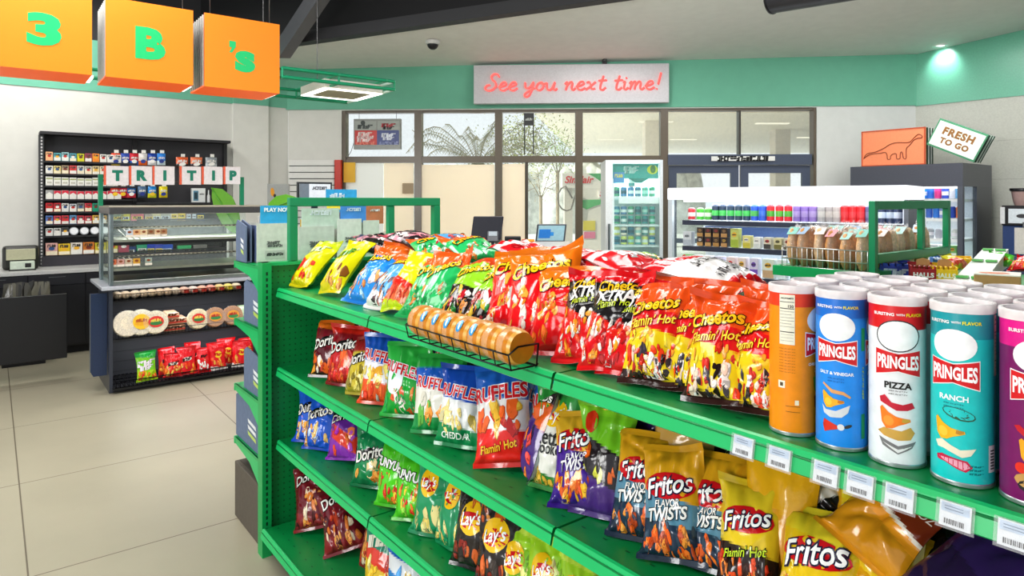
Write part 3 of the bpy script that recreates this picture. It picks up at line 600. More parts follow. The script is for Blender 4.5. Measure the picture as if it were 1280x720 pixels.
# end unit standing across the far end of the gondola
endcap = thing('endcap_shelving', 'green steel end unit with pegboard side and slotted upright', 'shelving', (*GP(-.045, 0), 0), ROT_G)
MB().box(-.008, .008, -.03, .86, .05, 1.27, GREEN).build('pegboard_panel', 'peg', endcap)
for y in (-.052, .87):
    mb = MB(); mb.box(-.03, .03, y-.02, y+.02, 0, 1.285, GREEN)
    for k in range(46):
        z = .06+k*.026
        mb.box(.0302, .0306, y-.004, y+.004, z, z+.015, '#07331c')
    mb.build('slotted_upright', 'steel', endcap)
MB().box(-.03, .02, -.07, .89, 1.27, 1.285, GREEN_L).build('top_rail', 'steel', endcap)
ED = .40
for z in (1.262, .98, .66, .40):
    mb = MB(); mb.box(-.03-ED, -.03, -.06, .88, z-.012, z, GREEN)
    mb.box(-.03-ED-.012, -.03-ED, -.06, .88, z-.034, z, GREEN_L)
    mb.build('shelf', 'steel', endcap)
    for y in (-.055, .872):
        MB().prism([(-.03, z), (-.03-ED, z), (-.03-ED, z-.03), (-.2, z-.055), (-.08, z-.11), (-.03, z-.16)], y-.003, y+.003, GREEN_L, 'y').build('bracket', 'steel', endcap)
fr = thing('sign_frame', 'open green tubular sign frame standing on the near gondola end', 'frame', (*GP(-.045, 0), 1.286), ROT_G)
def bar(x0, x1, y0, y1, z0, z1): 
    return MB().bbox(x0, x1, y0, y1, z0, z1, '#0d8f5c', .003)
def fy(px): q = on_a(px, 250, GA-.045); return AB(q.x, q.y)[1]-GB
y0_, y1_, y2_, y3_, y4_, y5_ = fy(360.5), fy(370.5), fy(484), fy(491.5), fy(540.5), fy(548)
bar(-.02, .02, y0_, y1_, 0, .245).build('post', 'steel', fr)
bar(-.02, .02, y4_, y5_, 0, .245).build('post', 'steel', fr)
bar(-.016, .016, y2_, y3_, 0, .245).build('post', 'steel', fr)
bar(-.02, .02, y0_, y5_, .245, .285).build('top_bar', 'steel', fr)

# ------------------------------------------------------------------ tubes of crisps on the top shelf
GRP_FRONT = {}
for k, nm in enumerate(['orange', 'blue', 'white', 'teal', 'purple']):
    for j in range(4):
        s = 2.336+.0825*k+random.Random(k*5+j).uniform(-.003, .003); t = .066+.0795*j
        p = GP(s, t); face = math.atan2(p[1], p[0])-math.pi/2        # turned about towards the aisle
        rowtxt = ['front', 'second', 'third', 'back'][j]
        lab = CAN_LABEL[nm]+' at shelf front' if j == 0 else '%s %s crisp tube with frosted lid, %s row' % ({'orange': 'half-hidden orange', 'blue': 'half-hidden blue', 'white': 'half-hidden white', 'teal': 'half-hidden teal', 'purple': 'half-hidden purple'}[nm], '', rowtxt)
        lab = ' '.join(lab.split())
        o = thing('crisp_can', lab, 'can', (*p, S1+.0005), face+R({'orange': 4, 'blue': 6, 'white': 2, 'teal': -2, 'purple': 0}[nm]), 'crisp tubes on the top shelf')
        b, bd, dc = CANS[nm]; can(o, b, bd, dc if j == 0 else dc[:0]+shift(NUTR, .0)[:0])

# price tags along the top shelf lip
TAGX = [(930, 553), (975, 568), (1033, 587), (1076, 600), (1125, 616), (1195, 640), (1270, 663)]
for k, (px, py) in enumerate(TAGX):
    q = on_b(px, py, GB-.018); a, b = AB(q.x, q.y)
    o = thing('price_tag', 'white barcode price tag on the top shelf lip, %s' % ORD[k], 'price tag', (*W(a, GB-.0195), S1-.021), (R(-11), 0, ROT_G), 'price tags on the top shelf lip')
    mb = MB(); mb.box(-.018, .018, -.0022, -.001, -.0145, .0165, '#e9eef2')
    rr = random.Random(k)
    mb.box(-.016, .016, -.0026, -.0022, .004, .015, '#c4d6ea')
    x = -.012
    while x < .011:
        w_ = rr.choice((.0006, .001, .0015)); mb.box(x, x+w_, -.0028, -.0022, -.011, -.0045, '#2a2a2c'); x += w_+rr.choice((.0008, .0012))
    for z in (.007, .0105): mb.box(-.012, .009, -.0028, -.0026, z, z+.0012, '#7a8ca4')
    mb.build('printed_card', 'gloss', o)
    MB().box(-.022, .022, -.0032, -.0026, -.0175, .0185, '#ffffff').build('clear_holder', 'film', o)

# ------------------------------------------------------------------ bags on the gondola
# shelf, bottom-centre pixel, yaw, w, h, t, lean, bend, roll, design, label
BAGS = [
 # top shelf, left to right
 (S1, 368, 361, 2, .165, .265, .08, 36, 14, 0, 'lime', 'yellow-green snack bag with red picture, first on the top shelf'),
 (S1, 396, 372, 4, .165, .27, .08, 36, 14, 2, 'lime2', 'yellow-green snack bag with chip picture, second on the top shelf'),
 (S1, 426, 383, 4, .17, .265, .075, 38, 14, 2, 'puffs_blue', 'light blue snack bag with orange top, nearest the yellow-green pair'),
 (S1, 450, 391, 0, .165, .255, .075, 38, 14, 0, 'puffs_mix', 'blue and speckled snack bag leaning behind the yellow and red one'),
 (S1, 470, 397, 4, .155, .255, .065, 38, 14, 4, 'yellow_red', 'yellow snack bag with a red band on the top shelf'),
 (S1, 494, 405, 10, .165, .27, .065, 38, 10, 4, 'jalapeno', 'green and orange snack bag beside the yellow and red one'),
 (S1, 522, 407, 10, .17, .275, .065, 38, 10, 5, 'jalapeno', 'green and orange snack bag just left of the lime and black pair'),
 (S1, 560, 416, 8, .175, .28, .075, 42, 10, 4, 'green_black', 'lime and black snack bag behind the row of orange snack cups'),
 (S1, 590, 424, 6, .175, .28, .075, 42, 10, 4, 'green_black', 'lime and black snack bag touching the big red and orange one'),
 (S1, 624, 436, 16, .225, .325, .08, 44, 8, 10, 'red_classic', 'big red and orange snack bag slumped behind the snack cups'),
 (S1, 658, 444, 14, .225, .325, .075, 40, 8, 13, 'red_classic', 'tilted red and orange snack bag in front of its twin'),
 (S1, 686, 452, 8, .18, .27, .065, 36, 8, 10, 'red_classic', 'red and orange snack bag tucked beside the black and red pair'),
 (S1, 710, 463, 6, .155, .25, .065, 32, 8, 6, 'xtra_hot', 'black and red snack bag half covered by its twin'),
 (S1, 746, 474, 4, .155, .25, .065, 30, 8, 6, 'xtra_hot', 'black and red snack bag in front of its twin on the top shelf'),
 (S1, 776, 476, 0, .15, .245, .06, 32, 8, 4, 'xtra_hot', 'black and red snack bag mostly hidden behind the flaming yellow one'),
 (S1, 800, 489, 0, .145, .235, .065, 28, 8, 7, 'flamin', 'red and yellow hot snack bag, left of the three with orange tops'),
 (S1, 846, 494, -6, .13, .225, .055, 28, 8, 5, 'flamin', 'red and yellow hot snack bag squeezed behind the middle one'),
 (S1, 884, 513, -2, .13, .22, .06, 26, 6, 6, 'flamin', 'red and yellow hot snack bag, middle of the front three'),
 (S1, 934, 521, -8, .115, .215, .055, 25, 6, 5, 'flamin', 'red and yellow hot snack bag nearest the crisp tubes'),
 # second shelf
 (S2, 383, 478, 20, 0.186, 0.238, .08, 13, 8, 2, 'maroon_nacho', 'maroon and orange snack bag, first on the second shelf'),
 (S2, 409, 488, 18, 0.186, 0.238, .08, 13, 8, 0, 'red_nacho', 'bright red snack bag in front of the maroon ones, second shelf'),
 (S2, 442, 500, 8, 0.167, 0.220, .07, 17, 8, 6, 'gold_nacho', 'gold and red snack bag wedged beside the blue ridged ones'),
 (S2, 462, 510, 22, 0.177, 0.251, .075, 13, 6, 0, 'ruf_orange', 'blue and orange ridged-chip bag on the second shelf'),
 (S2, 497, 526, 20, 0.186, 0.251, .08, 13, 6, 2, 'ruf_green', 'green ridged-chip bag with red letters on the second shelf'),
 (S2, 536, 548, 18, 0.186, 0.246, .075, 15, 8, 4, 'ruf_ranch', 'blue and white ridged-chip bag with green foot, second shelf'),
 (S2, 572, 562, 14, 0.167, 0.238, .07, 15, 8, 2, 'ruf_sour', 'blue and white ridged-chip bag partly behind the red-footed one'),
 (S2, 601, 600, 22, 0.177, 0.275, .08, 17, 6, 8, 'ruf_hot', 'red, white and blue ridged-chip bag leaning right at shelf front'),
 (S2, 672, 600, -42, 0.140, 0.250, .085, 13, 10, 8, 'purple_orange', 'purple and orange bag turned to show its grey back'),
 (S2, 704, 612, 8, 0.140, 0.260, .06, 15, 6, 2, 'lays_kettle', 'white and green kettle-style chip bag behind the purple corn chip bag'),
 (S2, 722, 642, 14, 0.149, 0.225, .08, 21, 6, 6, 'fri_purple', 'purple and gold corn chip bag at the second shelf front'),
 (S2, 772, 640, 10, 0.153, 0.260, .06, 17, 6, 2, 'green_twist', 'lime green and purple bag peeking between two corn chip bags'),
 (S2, 797, 680, 8, 0.149, 0.230, .08, 21, 6, 3, 'fri_teal', 'gold and slate-blue twist corn chip bag, left one of three'),
 (S2, 838, 712, 8, 0.144, 0.225, .08, 23, 6, 8, 'fri_teal', 'gold and slate-blue twist corn chip bag, front and tilted'),
 (S2, 892, 712, 2, 0.140, 0.225, .06, 23, 6, 4, 'fri_teal', 'gold and slate-blue twist corn chip bag, right one half hidden'),
 (S2, 932, 756, 4, 0.130, 0.210, .075, 27, 8, 6, 'fri_hot', 'yellow and black hot corn chip bag on the second shelf'),
 (S2, 1012, 806, -2, 0.149, 0.205, .08, 29, 8, 4, 'fri_orig', 'yellow original corn chip bag at the frame bottom'),
 (S2, 1098, 815, -6, 0.140, 0.200, .08, 31, 10, 6, 'plain_gold', 'plain golden bag right of the yellow corn chips'),
 # third shelf
 (S3, 366, 560, 20, 0.186, 0.229, .08, 13, 6, 3, 'ranch_blue', 'bright blue snack bag, first on the third shelf'),
 (S3, 392, 566, 14, 0.177, 0.229, .07, 13, 8, 4, 'ranch_blue', 'bright blue snack bag behind the first on the third shelf'),
 (S3, 426, 580, 8, 0.167, 0.211, .07, 17, 8, 10, 'purple_red', 'purple and red snack bag on the third shelf'),
 (S3, 446, 618, 20, 0.186, 0.233, .08, 15, 8, 2, 'green_dorito', 'dark green snack bag with orange chip picture, third shelf'),
 (S3, 480, 640, 14, 0.153, 0.220, .07, 15, 6, 4, 'bright_green', 'bright green onion ring bag, rear one of two'),
 (S3, 504, 660, 14, 0.158, 0.220, .075, 17, 6, 6, 'bright_green', 'bright green onion ring bag, front one of two'),
 (S3, 536, 672, 10, 0.153, 0.238, .07, 13, 6, 2, 'lays_green', 'teal green potato chip bag beside the onion rings'),
 (S3, 562, 690, 4, 0.149, 0.229, .07, 15, 6, 2, 'lays_green', 'teal green potato chip bag mostly behind the black one'),
 (S3, 574, 722, 12, 0.163, 0.238, .08, 15, 6, 2, 'lays_black', 'black barbecue potato chip bag, left and farther one'),
 (S3, 616, 742, 10, 0.163, 0.229, .08, 17, 6, 5, 'lays_black', 'black barbecue potato chip bag, right and nearer one'),
 (S3, 648, 752, 10, 0.140, 0.211, .07, 19, 10, 12, 'lays_lime', 'lime green chip bag, first of the leaning group at frame bottom'),
 (S3, 684, 775, 8, 0.140, 0.207, .07, 21, 12, 14, 'lays_lime', 'lime green chip bag, middle of the leaning group at frame bottom'),
 (S3, 724, 800, 6, 0.140, 0.198, .07, 23, 12, 14, 'lays_lime', 'lime green chip bag, last of the leaning group at frame bottom'),
 # base shelf
 (SB, 391, 672, 24, .19, .26, .09, 22, 10, 16, 'bbq_sweet', 'maroon barbecue snack bag alone at the base shelf corner'),
 (SB, 432, 702, 30, .19, .25, .08, 26, 10, 20, 'bbq_sweet', 'maroon barbecue snack bag leaning on the base shelf'),
 (SB, 484, 746, 14, .18, .24, .07, 12, 8, 8, 'misc_teal', 'teal, yellow and red bag at the very bottom'),
 (SB, 522, 770, 12, .18, .24, .07, 12, 8, 8, 'misc_blue', 'light blue bag at the very bottom beside the teal one'),
]
# second rows: s, t, shelf, yaw, w, h, t, lean, bend, roll, design, label
BACK = [
 (.28, .20, S2, 10, .2, .28, .08, 5, 6, 0, 'red_nacho', 'dark red snack bag standing behind the first maroon one'),
 (.52, .18, S2, 10, .2, .28, .08, 5, 6, 2, 'red_nacho', 'dark red snack bag in shade behind the gold one'),
 (.76, .21, S2, 8, .2, .27, .08, 5, 6, -2, 'red_nacho', 'dark red snack bag in shade behind the blue and orange ridged bag'),
 (1.02, .20, S2, 8, .2, .29, .08, 5, 6, 0, 'ruf_sour', 'dark blue topped bag behind the green ridged-chip bag'),
 (1.28, .20, S2, 8, .2, .30, .08, 5, 10, 0, 'green_dorito', 'green bag with folded tan top behind the ridged chips'),
 (1.60, .165, S2, 12, .165, .26, .06, 14, 8, 6, 'ruf_hot', 'red, white and blue ridged-chip bag hidden behind the leaning one'),
 (1.48, .25, S2, 10, .2, .30, .07, 8, 12, 4, 'ruf_blue_top', 'blue bag with a red stripe behind the leaning ridged-chip bag'),
 (1.72, .24, S2, 10, .19, .30, .07, 8, 12, 4, 'ruf_blue_top', 'blue bag with a red stripe touching the shelf above'),
 (1.84, .22, S2, 0, .19, .29, .07, 6, 8, 0, 'dark_purple', 'dark purple bag in the shade behind the grey-backed one'),
 (2.02, .17, S2, 4, .17, .29, .07, 8, 10, 4, 'tan', 'tan bag with a crumpled top behind the purple corn chip bag'),
 (2.14, .24, S2, 0, .17, .29, .07, 8, 10, 0, 'tan', 'tan bag at the back of the second shelf'),
 (2.26, .15, S2, 0, .16, .28, .07, 10, 14, 6, 'plain_gold', 'golden bag crumpled behind the slate-blue twist bags'),
 (2.36, .20, S2, -4, .16, .29, .07, 10, 14, -6, 'plain_gold', 'golden bag with a folded top at the back of the second shelf'),
 (2.44, .13, S2, 0, .16, .27, .07, 14, 14, 4, 'fri_orig', 'yellow bag squeezed behind the hot corn chips'),
 (.26, .17, S3, 12, .19, .27, .07, 8, 8, 4, 'ranch_blue', 'bright blue snack bag in shade, third of its row'),
 (.86, .19, S3, 8, .19, .27, .07, 6, 8, 2, 'green_dorito', 'dark green bag in shade behind the orange chip one'),
 (1.04, .17, S3, 8, .18, .27, .07, 6, 8, 2, 'bright_green', 'bright green bag in shade behind the onion ring pair'),
 (1.40, .17, S3, 8, .18, .27, .07, 6, 8, 2, 'lays_green', 'teal green chip bag in shade behind its row'),
 (1.62, .17, S3, 8, .18, .27, .07, 6, 8, 2, 'lays_black', 'black chip bag in shade behind the barbecue pair'),
 (1.86, .17, S3, 8, .18, .27, .07, 6, 8, 2, 'maroon_nacho', 'maroon bag in shade behind the lime group'),
 (.36, .16, SB, 14, .19, .25, .08, 10, 8, 0, 'bbq_sweet', 'maroon barbecue bag at the back of the base shelf'),
 (.62, .14, SB, 14, .19, .25, .08, 10, 8, 0, 'bbq_sweet', 'maroon barbecue bag behind the leaning one on the base shelf'),
 (.50, .22, S1, 8, .17, .23, .08, 22, 10, 0, 'puffs_blue', 'blue and orange bag at the back of the top shelf'),
 (.95, .23, S1, 8, .17, .23, .08, 22, 10, 0, 'jalapeno', 'green and orange bag at the back of the top shelf'),
 (1.30, .22, S1, 8, .17, .22, .08, 24, 10, 0, 'green_black', 'lime topped bag behind the lime and black pair'),
 (1.62, .23, S1, 8, .18, .21, .08, 22, 10, 0, 'red_white', 'red and white bag behind the black and red row'),
 (1.90, .20, S1, 4, .17, .22, .07, 12, 10, 0, 'flamin', 'orange topped hot snack bag behind the left flaming one'),
 (2.06, .17, S1, 2, .17, .22, .06, 12, 10, 4, 'flamin', 'orange topped hot snack bag behind the middle flaming one'),
 (2.20, .19, S1, 0, .17, .22, .06, 12, 10, -3, 'flamin', 'orange topped hot snack bag behind the last flaming one'),
]
# bags lying on the pile along the top: pixel of middle, room b offset, heading, tip, w, h, t, design, label
PILE = [
 (470, 303, .42, 70, 8, .20, .28, .07, 'pink_black', 'black and pink bag lying on the pile, farthest left'),
 (520, 301, .40, 100, 10, .20, .28, .07, 'pink_black', 'black and pink bag lying on the pile beneath the blue corner'),
 (562, 303, .42, 60, 8, .20, .26, .07, 'puffs_mix', 'speckled blue bag lying at the top of the pile'),
 (590, 312, .36, 80, 14, .20, .26, .06, 'jalapeno', 'green bag lying on the pile above the lime and black pair'),
 (545, 312, .34, 70, 14, .20, .26, .06, 'jalapeno', 'green bag lying on the pile above the jalapeno-green row'),
 (660, 320, .38, 80, 12, .20, .28, .07, 'red_white', 'red and white bag lying on the pile behind the big red one'),
 (725, 330, .36, 95, 10, .20, .28, .08, 'red_white', 'red and white bag lying on the pile, middle one'),
 (786, 336, .37, 75, 10, .20, .28, .08, 'red_white', 'red and white bag lying on the pile, next to the white-backed one'),
 (800, 326, .48, 60, 4, .19, .26, .07, 'green_black', 'dark speckled bag lying farther back on the pile'),
 (880, 343, .34, 92, 8, .20, .27, .08, 'nutrition', 'bag lying with its white printed back up, right end of pile'),
]
LYING = [
 (928, 576, .25, -6, .125, .17, .05, 40, 74, 'black_yellow', 'black and yellow bag lying on its side under the top shelf'),
 (1000, 606, .23, 4, .125, .17, .05, 38, 52, 'black_yellow', 'black and yellow bag lying crooked beside the brown-topped one'),
 (1110, 652, .17, -4, .16, .17, .06, 42, -18, 'brown_top', 'brown and orange bag lying over the golden ones'),
 (1236, 716, .12, -8, .17, .2, .06, 46, -18, 'dark_purple', 'dark purple bag lying at the lower right corner'),
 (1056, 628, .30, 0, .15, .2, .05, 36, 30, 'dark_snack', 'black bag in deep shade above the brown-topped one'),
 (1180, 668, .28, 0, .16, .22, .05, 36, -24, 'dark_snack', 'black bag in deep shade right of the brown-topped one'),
]
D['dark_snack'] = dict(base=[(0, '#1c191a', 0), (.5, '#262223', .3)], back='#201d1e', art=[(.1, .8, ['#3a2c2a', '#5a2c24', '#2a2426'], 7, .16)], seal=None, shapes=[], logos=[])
def place_all_bags():
    for i, (z, px, py, yaw, w, h, t, lean, bend, roll, dn, lab) in enumerate(BAGS):
        q = on_z(px, py, z); a, b = AB(q.x, q.y); s, tt = a-GA, b-GB
        yaw = yaw*1.25+8 if yaw > -30 else yaw
        t0_ = .03 if z != SB else -.02
        tt = max(min(tt, .10), t0_+t*.25+w/2*abs(math.sin(R(yaw)))*.8)
        o = thing('chip_bag', lab, 'snack bag', (*GP(s, tt), z+.001), ROT_G+R(yaw), 'snack bags on the gondola')
        bag(dn, w, h, t, lean, bend, roll, 100+i, o)
    for i, (s, tt, z, yaw, w, h, t, lean, bend, roll, dn, lab) in enumerate(BACK):
        o = thing('chip_bag', lab, 'snack bag', (*GP(s, tt), z+.001), ROT_G+R(yaw), 'snack bags on the gondola')
        bag(dn, w, h, t, lean, bend, roll, 300+i, o, nu=24, nv=32)
    for i, (px, py, tt, head, tip, w, h, t, dn, lab) in enumerate(PILE):
        q = on_b(px, py, GB+tt); ang = ROT_G+R(head)
        m = Matrix.Rotation(ang, 3, 'Z') @ Matrix.Rotation(R(0), 3, 'X')
        off = m @ Vector((0, h/2, 0))
        o = thing('chip_bag', lab, 'snack bag', (q.x-off.x, q.y-off.y, q.z-.06), (R(0), 0, ang), 'snack bags on the gondola')
        bag(dn, w, h, t, 84-tip, 8, 0, 500+i, o, flat=True)
    for i, (px, py, tt, yaw, w, h, t, lean, roll, dn, lab) in enumerate(LYING):
        q = on_b(px, py, GB+tt); ang = ROT_G+R(yaw); r_ = R(roll); le = R(lean)
        hc = h/2*math.cos(r_)+w/2*abs(math.sin(r_)); off = Matrix.Rotation(ang, 3, 'Z') @ Vector((-h/2*math.sin(r_), hc*math.sin(le), hc*math.cos(le)))
        o = thing('chip_bag', lab, 'snack bag', (q.x-off.x, q.y-off.y, max(S2+.002, q.z-off.z)), (0, 0, ang), 'snack bags on the gondola')
        bag(dn, w, h, t, lean, 6, roll, 600+i, o)
place_all_bags()

# ------------------------------------------------------------------ snack cups in a wire basket clipped on the top shelf
q = on_b(524, 405, GB-.045); s0 = AB(q.x, q.y)[0]-GA; q = on_b(654, 440, GB-.045); s1 = AB(q.x, q.y)[0]-GA
bk = thing('wire_basket', 'black wire basket clipped to the top shelf lip holding orange snack cups', 'basket', (*GP(s0, -.05), S1+.005), ROT_G)
mb = MB(); LB = s1-s0; rw = .0022
for zz, yy in ((.0, -.03), (.035, -.038), (.0, .045)): mb.tube([(0, yy, zz), (LB, yy, zz)], rw, '#2a2c30')
for k in range(9):
    x = LB*k/8; mb.tube([(x, .05, .004), (x, .045, 0), (x, -.03, 0), (x, -.038, .035)], rw*.8, '#2a2c30')
mb.tube([(LB, .05, .05), (LB, .045, 0), (LB, -.03, 0), (LB, -.038, .035), (LB, -.01, .05), (LB, .05, .05)], rw, '#2a2c30')
mb.tube([(0, .05, .05), (0, .045, 0), (0, -.03, 0), (0, -.038, .035), (0, -.01, .05), (0, .05, .05)], rw, '#2a2c30')
mb.build('wire_frame', 'metal', bk)
for k in range(8):
    x = s0+.03+k*(s1-s0-.06)/7; o = thing('snack_cup', 'round orange snack cup in the wire basket, %s' % ORD[k], 'snack cup', (*GP(x, -.046), S1+.050), (0, 0, ROT_G), 'orange snack cups in the wire basket')
    mb = MB(); mb.M = Matrix.Rotation(R(90), 4, 'Y')
    mb.lathe([(.0005, -.03), (.033, -.03), (.040, -.024), (.043, -.012), (.043, .006), (.040, .018), (.036, .0275), (.0005, .0285)], (0, 0, 0), ['#d88c1c', '#dc9a30', '#cc8418', '#d89428', '#c97f16', '#e0a848', '#cc8418'], 28)
    mb.build('cup', 'gloss', o)
    mb = MB(); mb.M = Matrix.Rotation(R(90), 4, 'Y'); mb.lathe([(.0442, -.014), (.0442, .008)], (0, 0, 0), '#f4e2c0', 28); mb.build('clear_band', 'film', o)
    if k in (1, 2, 3, 4, 5):
        mb = MB(); v = []; 
        e = ell(0, 0, .011, .017, 0, 12)
        for x_, y_ in e[0]:
            th = R(35)+y_/.0447; v.append((x_-.002, -.0448*math.cos(th), .0448*math.sin(th)))
        mb.add(v, e[1], '#2f9ad8'); 
        e = ell(0, 0, .004, .012, .3, 8); v = []
        for x_, y_ in e[0]:
            th = R(35)+y_/.045; v.append((x_-.002, -.0451*math.cos(th), .0451*math.sin(th)))
        mb.add(v, e[1], '#e4f2fa'); mb.build('round_sticker', 'gloss', o)
# ------------------------------------------------------------------ room shell
def cz(x, y): return 3.35+.09*(8.5-y)+.01*x                       # gently pitched ceiling
def on_ceil(px, py):
    dx, dz = ray(px, py); return at(px, py, (3.35+.09*8.5-H)/(dz+.09-.01*dx))
P1 = Vector((-2.98, 8.844)); P2 = Vector((5.13, 8.44)); WD = (P2-P1).normalized(); WN = Vector((WD.y, -WD.x)); ROT_B = math.atan2(WD.y, WD.x)
def bw(px, py, off=0.0):
    """pixel -> local (x, z) on the window wall pushed `off` into the room"""
    dx, dz = ray(px, py); o = P1+WN*off; Y = o.dot(WN)/(dx*WN.x+WN.y); p = Vector((dx*Y, Y)); return (p-o).dot(WD), H+dz*Y
def BWP(x, off=0.0): p = P1+WD*x+WN*off; return (p.x, p.y)
WHITE, BAND = '#d8d7d0', '#70b79c'

def floor_mat():
    m, nt, N, K = newmat('floor_tile')
    out = N.new('ShaderNodeOutputMaterial'); p = N.new('ShaderNodeBsdfPrincipled'); tc = N.new('ShaderNodeTexCoord')
    mp = N.new('ShaderNodeMapping'); mp.inputs['Location'].default_value = (3.39+1.15*8, -.12+1.22*6, 0)
    br = N.new('ShaderNodeTexBrick'); br.offset = 0; br.inputs['Scale'].default_value = 1; br.inputs['Mortar Size'].default_value = .0035
    br.inputs['Brick Width'].default_value = 1.15; br.inputs['Row Height'].default_value = 1.22; br.inputs['Mortar Smooth'].default_value = 0.1
    br.inputs['Color1'].default_value = (*L('#aaa48f'), 1); br.inputs['Color2'].default_value = (*L('#a7a18c'), 1); br.inputs['Mortar'].default_value = (*L('#6b6252'), 1)
    ns = N.new('ShaderNodeTexNoise'); ns.inputs['Scale'].default_value = 1.6; ns.inputs['Detail'].default_value = 5
    mr = N.new('ShaderNodeMapRange'); mr.inputs[1].default_value = .3; mr.inputs[2].default_value = .7; mr.inputs[3].default_value = .93; mr.inputs[4].default_value = 1.05
    mx = N.new('ShaderNodeMixRGB'); mx.blend_type = 'MULTIPLY'; mx.inputs[0].default_value = 1
    K.new(tc.outputs['Object'], mp.inputs[0]); K.new(mp.outputs[0], br.inputs['Vector']); K.new(tc.outputs['Object'], ns.inputs['Vector'])
    K.new(ns.outputs['Fac'], mr.inputs[0]); K.new(br.outputs['Color'], mx.inputs[1]); K.new(mr.outputs[0], mx.inputs[2])
    K.new(mx.outputs[0], p.inputs['Base Color']); p.inputs['Roughness'].default_value = .38; p.inputs['Specular IOR Level'].default_value = .3
    K.new(p.outputs[0], out.inputs[0]); return m
M['floor'] = floor_mat()
b = MB(); b.box(-9.4, 6, -6, 9.6, -.1, 0, '#c8bfae'); o = struct(b.build('floor', 'floor')); o.rotation_euler = (0, 0, ROT_G)
# left wall (a = -8.8), with a shallow pier
b = MB(); A0 = -8.8
b.box(A0-.15, A0, -5, 3.11, 0, 2.78, WHITE); b.box(A0-.15, A0+.01, -5, 3.11, 2.78, 3.36, BAND); b.box(A0-.15, A0, -5, 3.11, 3.36, 5, '#2b2b2e')
q = on_a(290, 130, A0); b0 = AB(q.x, q.y)[1]; q = on_a(334, 136, A0); b1 = AB(q.x, q.y)[1]
b.box(A0, A0+.05, b0, b1, 0, 2.78, '#e2e1da'); b.box(A0, A0+.055, b0, b1, 2.78, 3.36, BAND)
o = struct(b.build('wall_left', 'matte')); o.rotation_euler = (0, 0, ROT_G)
# window wall
xl, zt = bw(427, 140); xr, _ = bw(1021, 140); LW = (P2-P1).length
b = MB()
b.box(0, xl, 0, .2, 0, 2.76, WHITE); b.box(xr, LW+.2, 0, .2, 0, 2.76, '#d9dbd8'); b.box(xl, xr, 0, .2, zt+.02, 2.76, '#e8e8e2')
b.box(-.2, LW+.2, -.02, .2, 2.76, 3.6, BAND)
o = struct(b.build('wall_back', 'matte')); o.location = (*P1, 0); o.rotation_euler = (0, 0, ROT_B)
b = MB(); BR = AB(*P2)[1]; AR = AB(*P2)[0]
b.box(AR, AR+9, BR, BR+.2, 0, 2.75, '#c6c7be'); b.box(AR, AR+9, BR-.012, BR+.2, 2.75, 4.4, '#74bda2')
for k in range(1, 6): b.box(AR, AR+9, BR-.0015, BR, .45*k, .45*k+.004, '#a8a9a0')
o = struct(b.build('wall_right', 'gloss')); o.rotation_euler = (0, 0, ROT_G)
# ceiling: white pitched part with the black open deck beyond it
E1 = on_ceil(353, 57); E2 = on_ceil(760, 0); ed = (E2-E1).normalized()
e0 = E1-ed*2.6; e3 = E2+ed*6.0
pts = [(e0.x, e0.y), (e3.x, e3.y), (12, 3), (8, 10.5), (-5, 10.5)]
b = MB(); b.add([(x, y, cz(x, y)) for x, y in pts]+[(x, y, cz(x, y)+.12) for x, y in pts], [tuple(range(5)), (9, 8, 7, 6, 5)]+[(i, 5+i, 5+(i+1) % 5, (i+1) % 5) for i in range(5)], '#e6e5e0')
struct(b.build('ceiling', 'matte'))
b = MB(); n_ = Vector((ed.y, -ed.x, 0)).normalized()
def fas(p, q, h0, h1, w0, w1, col):
    vs = []
    for base in (p, q):
        for w_, h_ in ((w0, h0), (w1, h0), (w1, h1), (w0, h1)): v = base+n_*w_; vs.append((v.x, v.y, v.z+h_))
    b.add(vs, [(0, 1, 2, 3), (7, 6, 5, 4), (0, 4, 5, 1), (1, 5, 6, 2), (2, 6, 7, 3), (3, 7, 4, 0)], col)
fas(e0, e3, -.03, .10, -.02, .12, '#3a3a3d'); fas(e0, e3, .10, 1.6, -.02, .05, '#141416')
struct(b.build('trim_1', 'matte'))
b = MB(); b.add([(-14, -5, 5), (12, -5, 5), (12, 10, 5), (-14, 10, 5)], [(0, 1, 2, 3)], '#131315')
for k in range(9): b.box(-14, 12, -3+k*1.5, -2.9+k*1.5, 4.75, 5, '#1c1c1f')
struct(b.build('ceiling_deck', 'matte'))
# diagonal roof brace
pa = at(352, 66, 7.6); pb = at(404, -12, 7.0)
mb = MB(); mb.cyl(pa, pb, .11, '#5c5d62', seg=4, smooth=False); tag(mb.build('roof_brace', 'steel'), 'grey diagonal steel brace in the black open ceiling', 'beam')
# black duct end at the top of the frame
pa = at(966, -2, 5.2); pb = at(1100, -26, 4.6); mb = MB(); mb.cyl(pa, pb, .115, '#2c2c32', seg=26); mb.cyl(pa+(pa-pb).normalized()*.012, pa, .122, '#1b1b1e', seg=22)
t = thing('duct_pipe', 'black round pipe end hanging below the white ceiling', 'pipe'); mb.build('pipe', 'steel', t)
mb = MB(); mb.cyl(pb, (pb.x, pb.y, cz(pb.x, pb.y)), .012, '#26262a', seg=8); mb.build('hanger', 'steel', t)
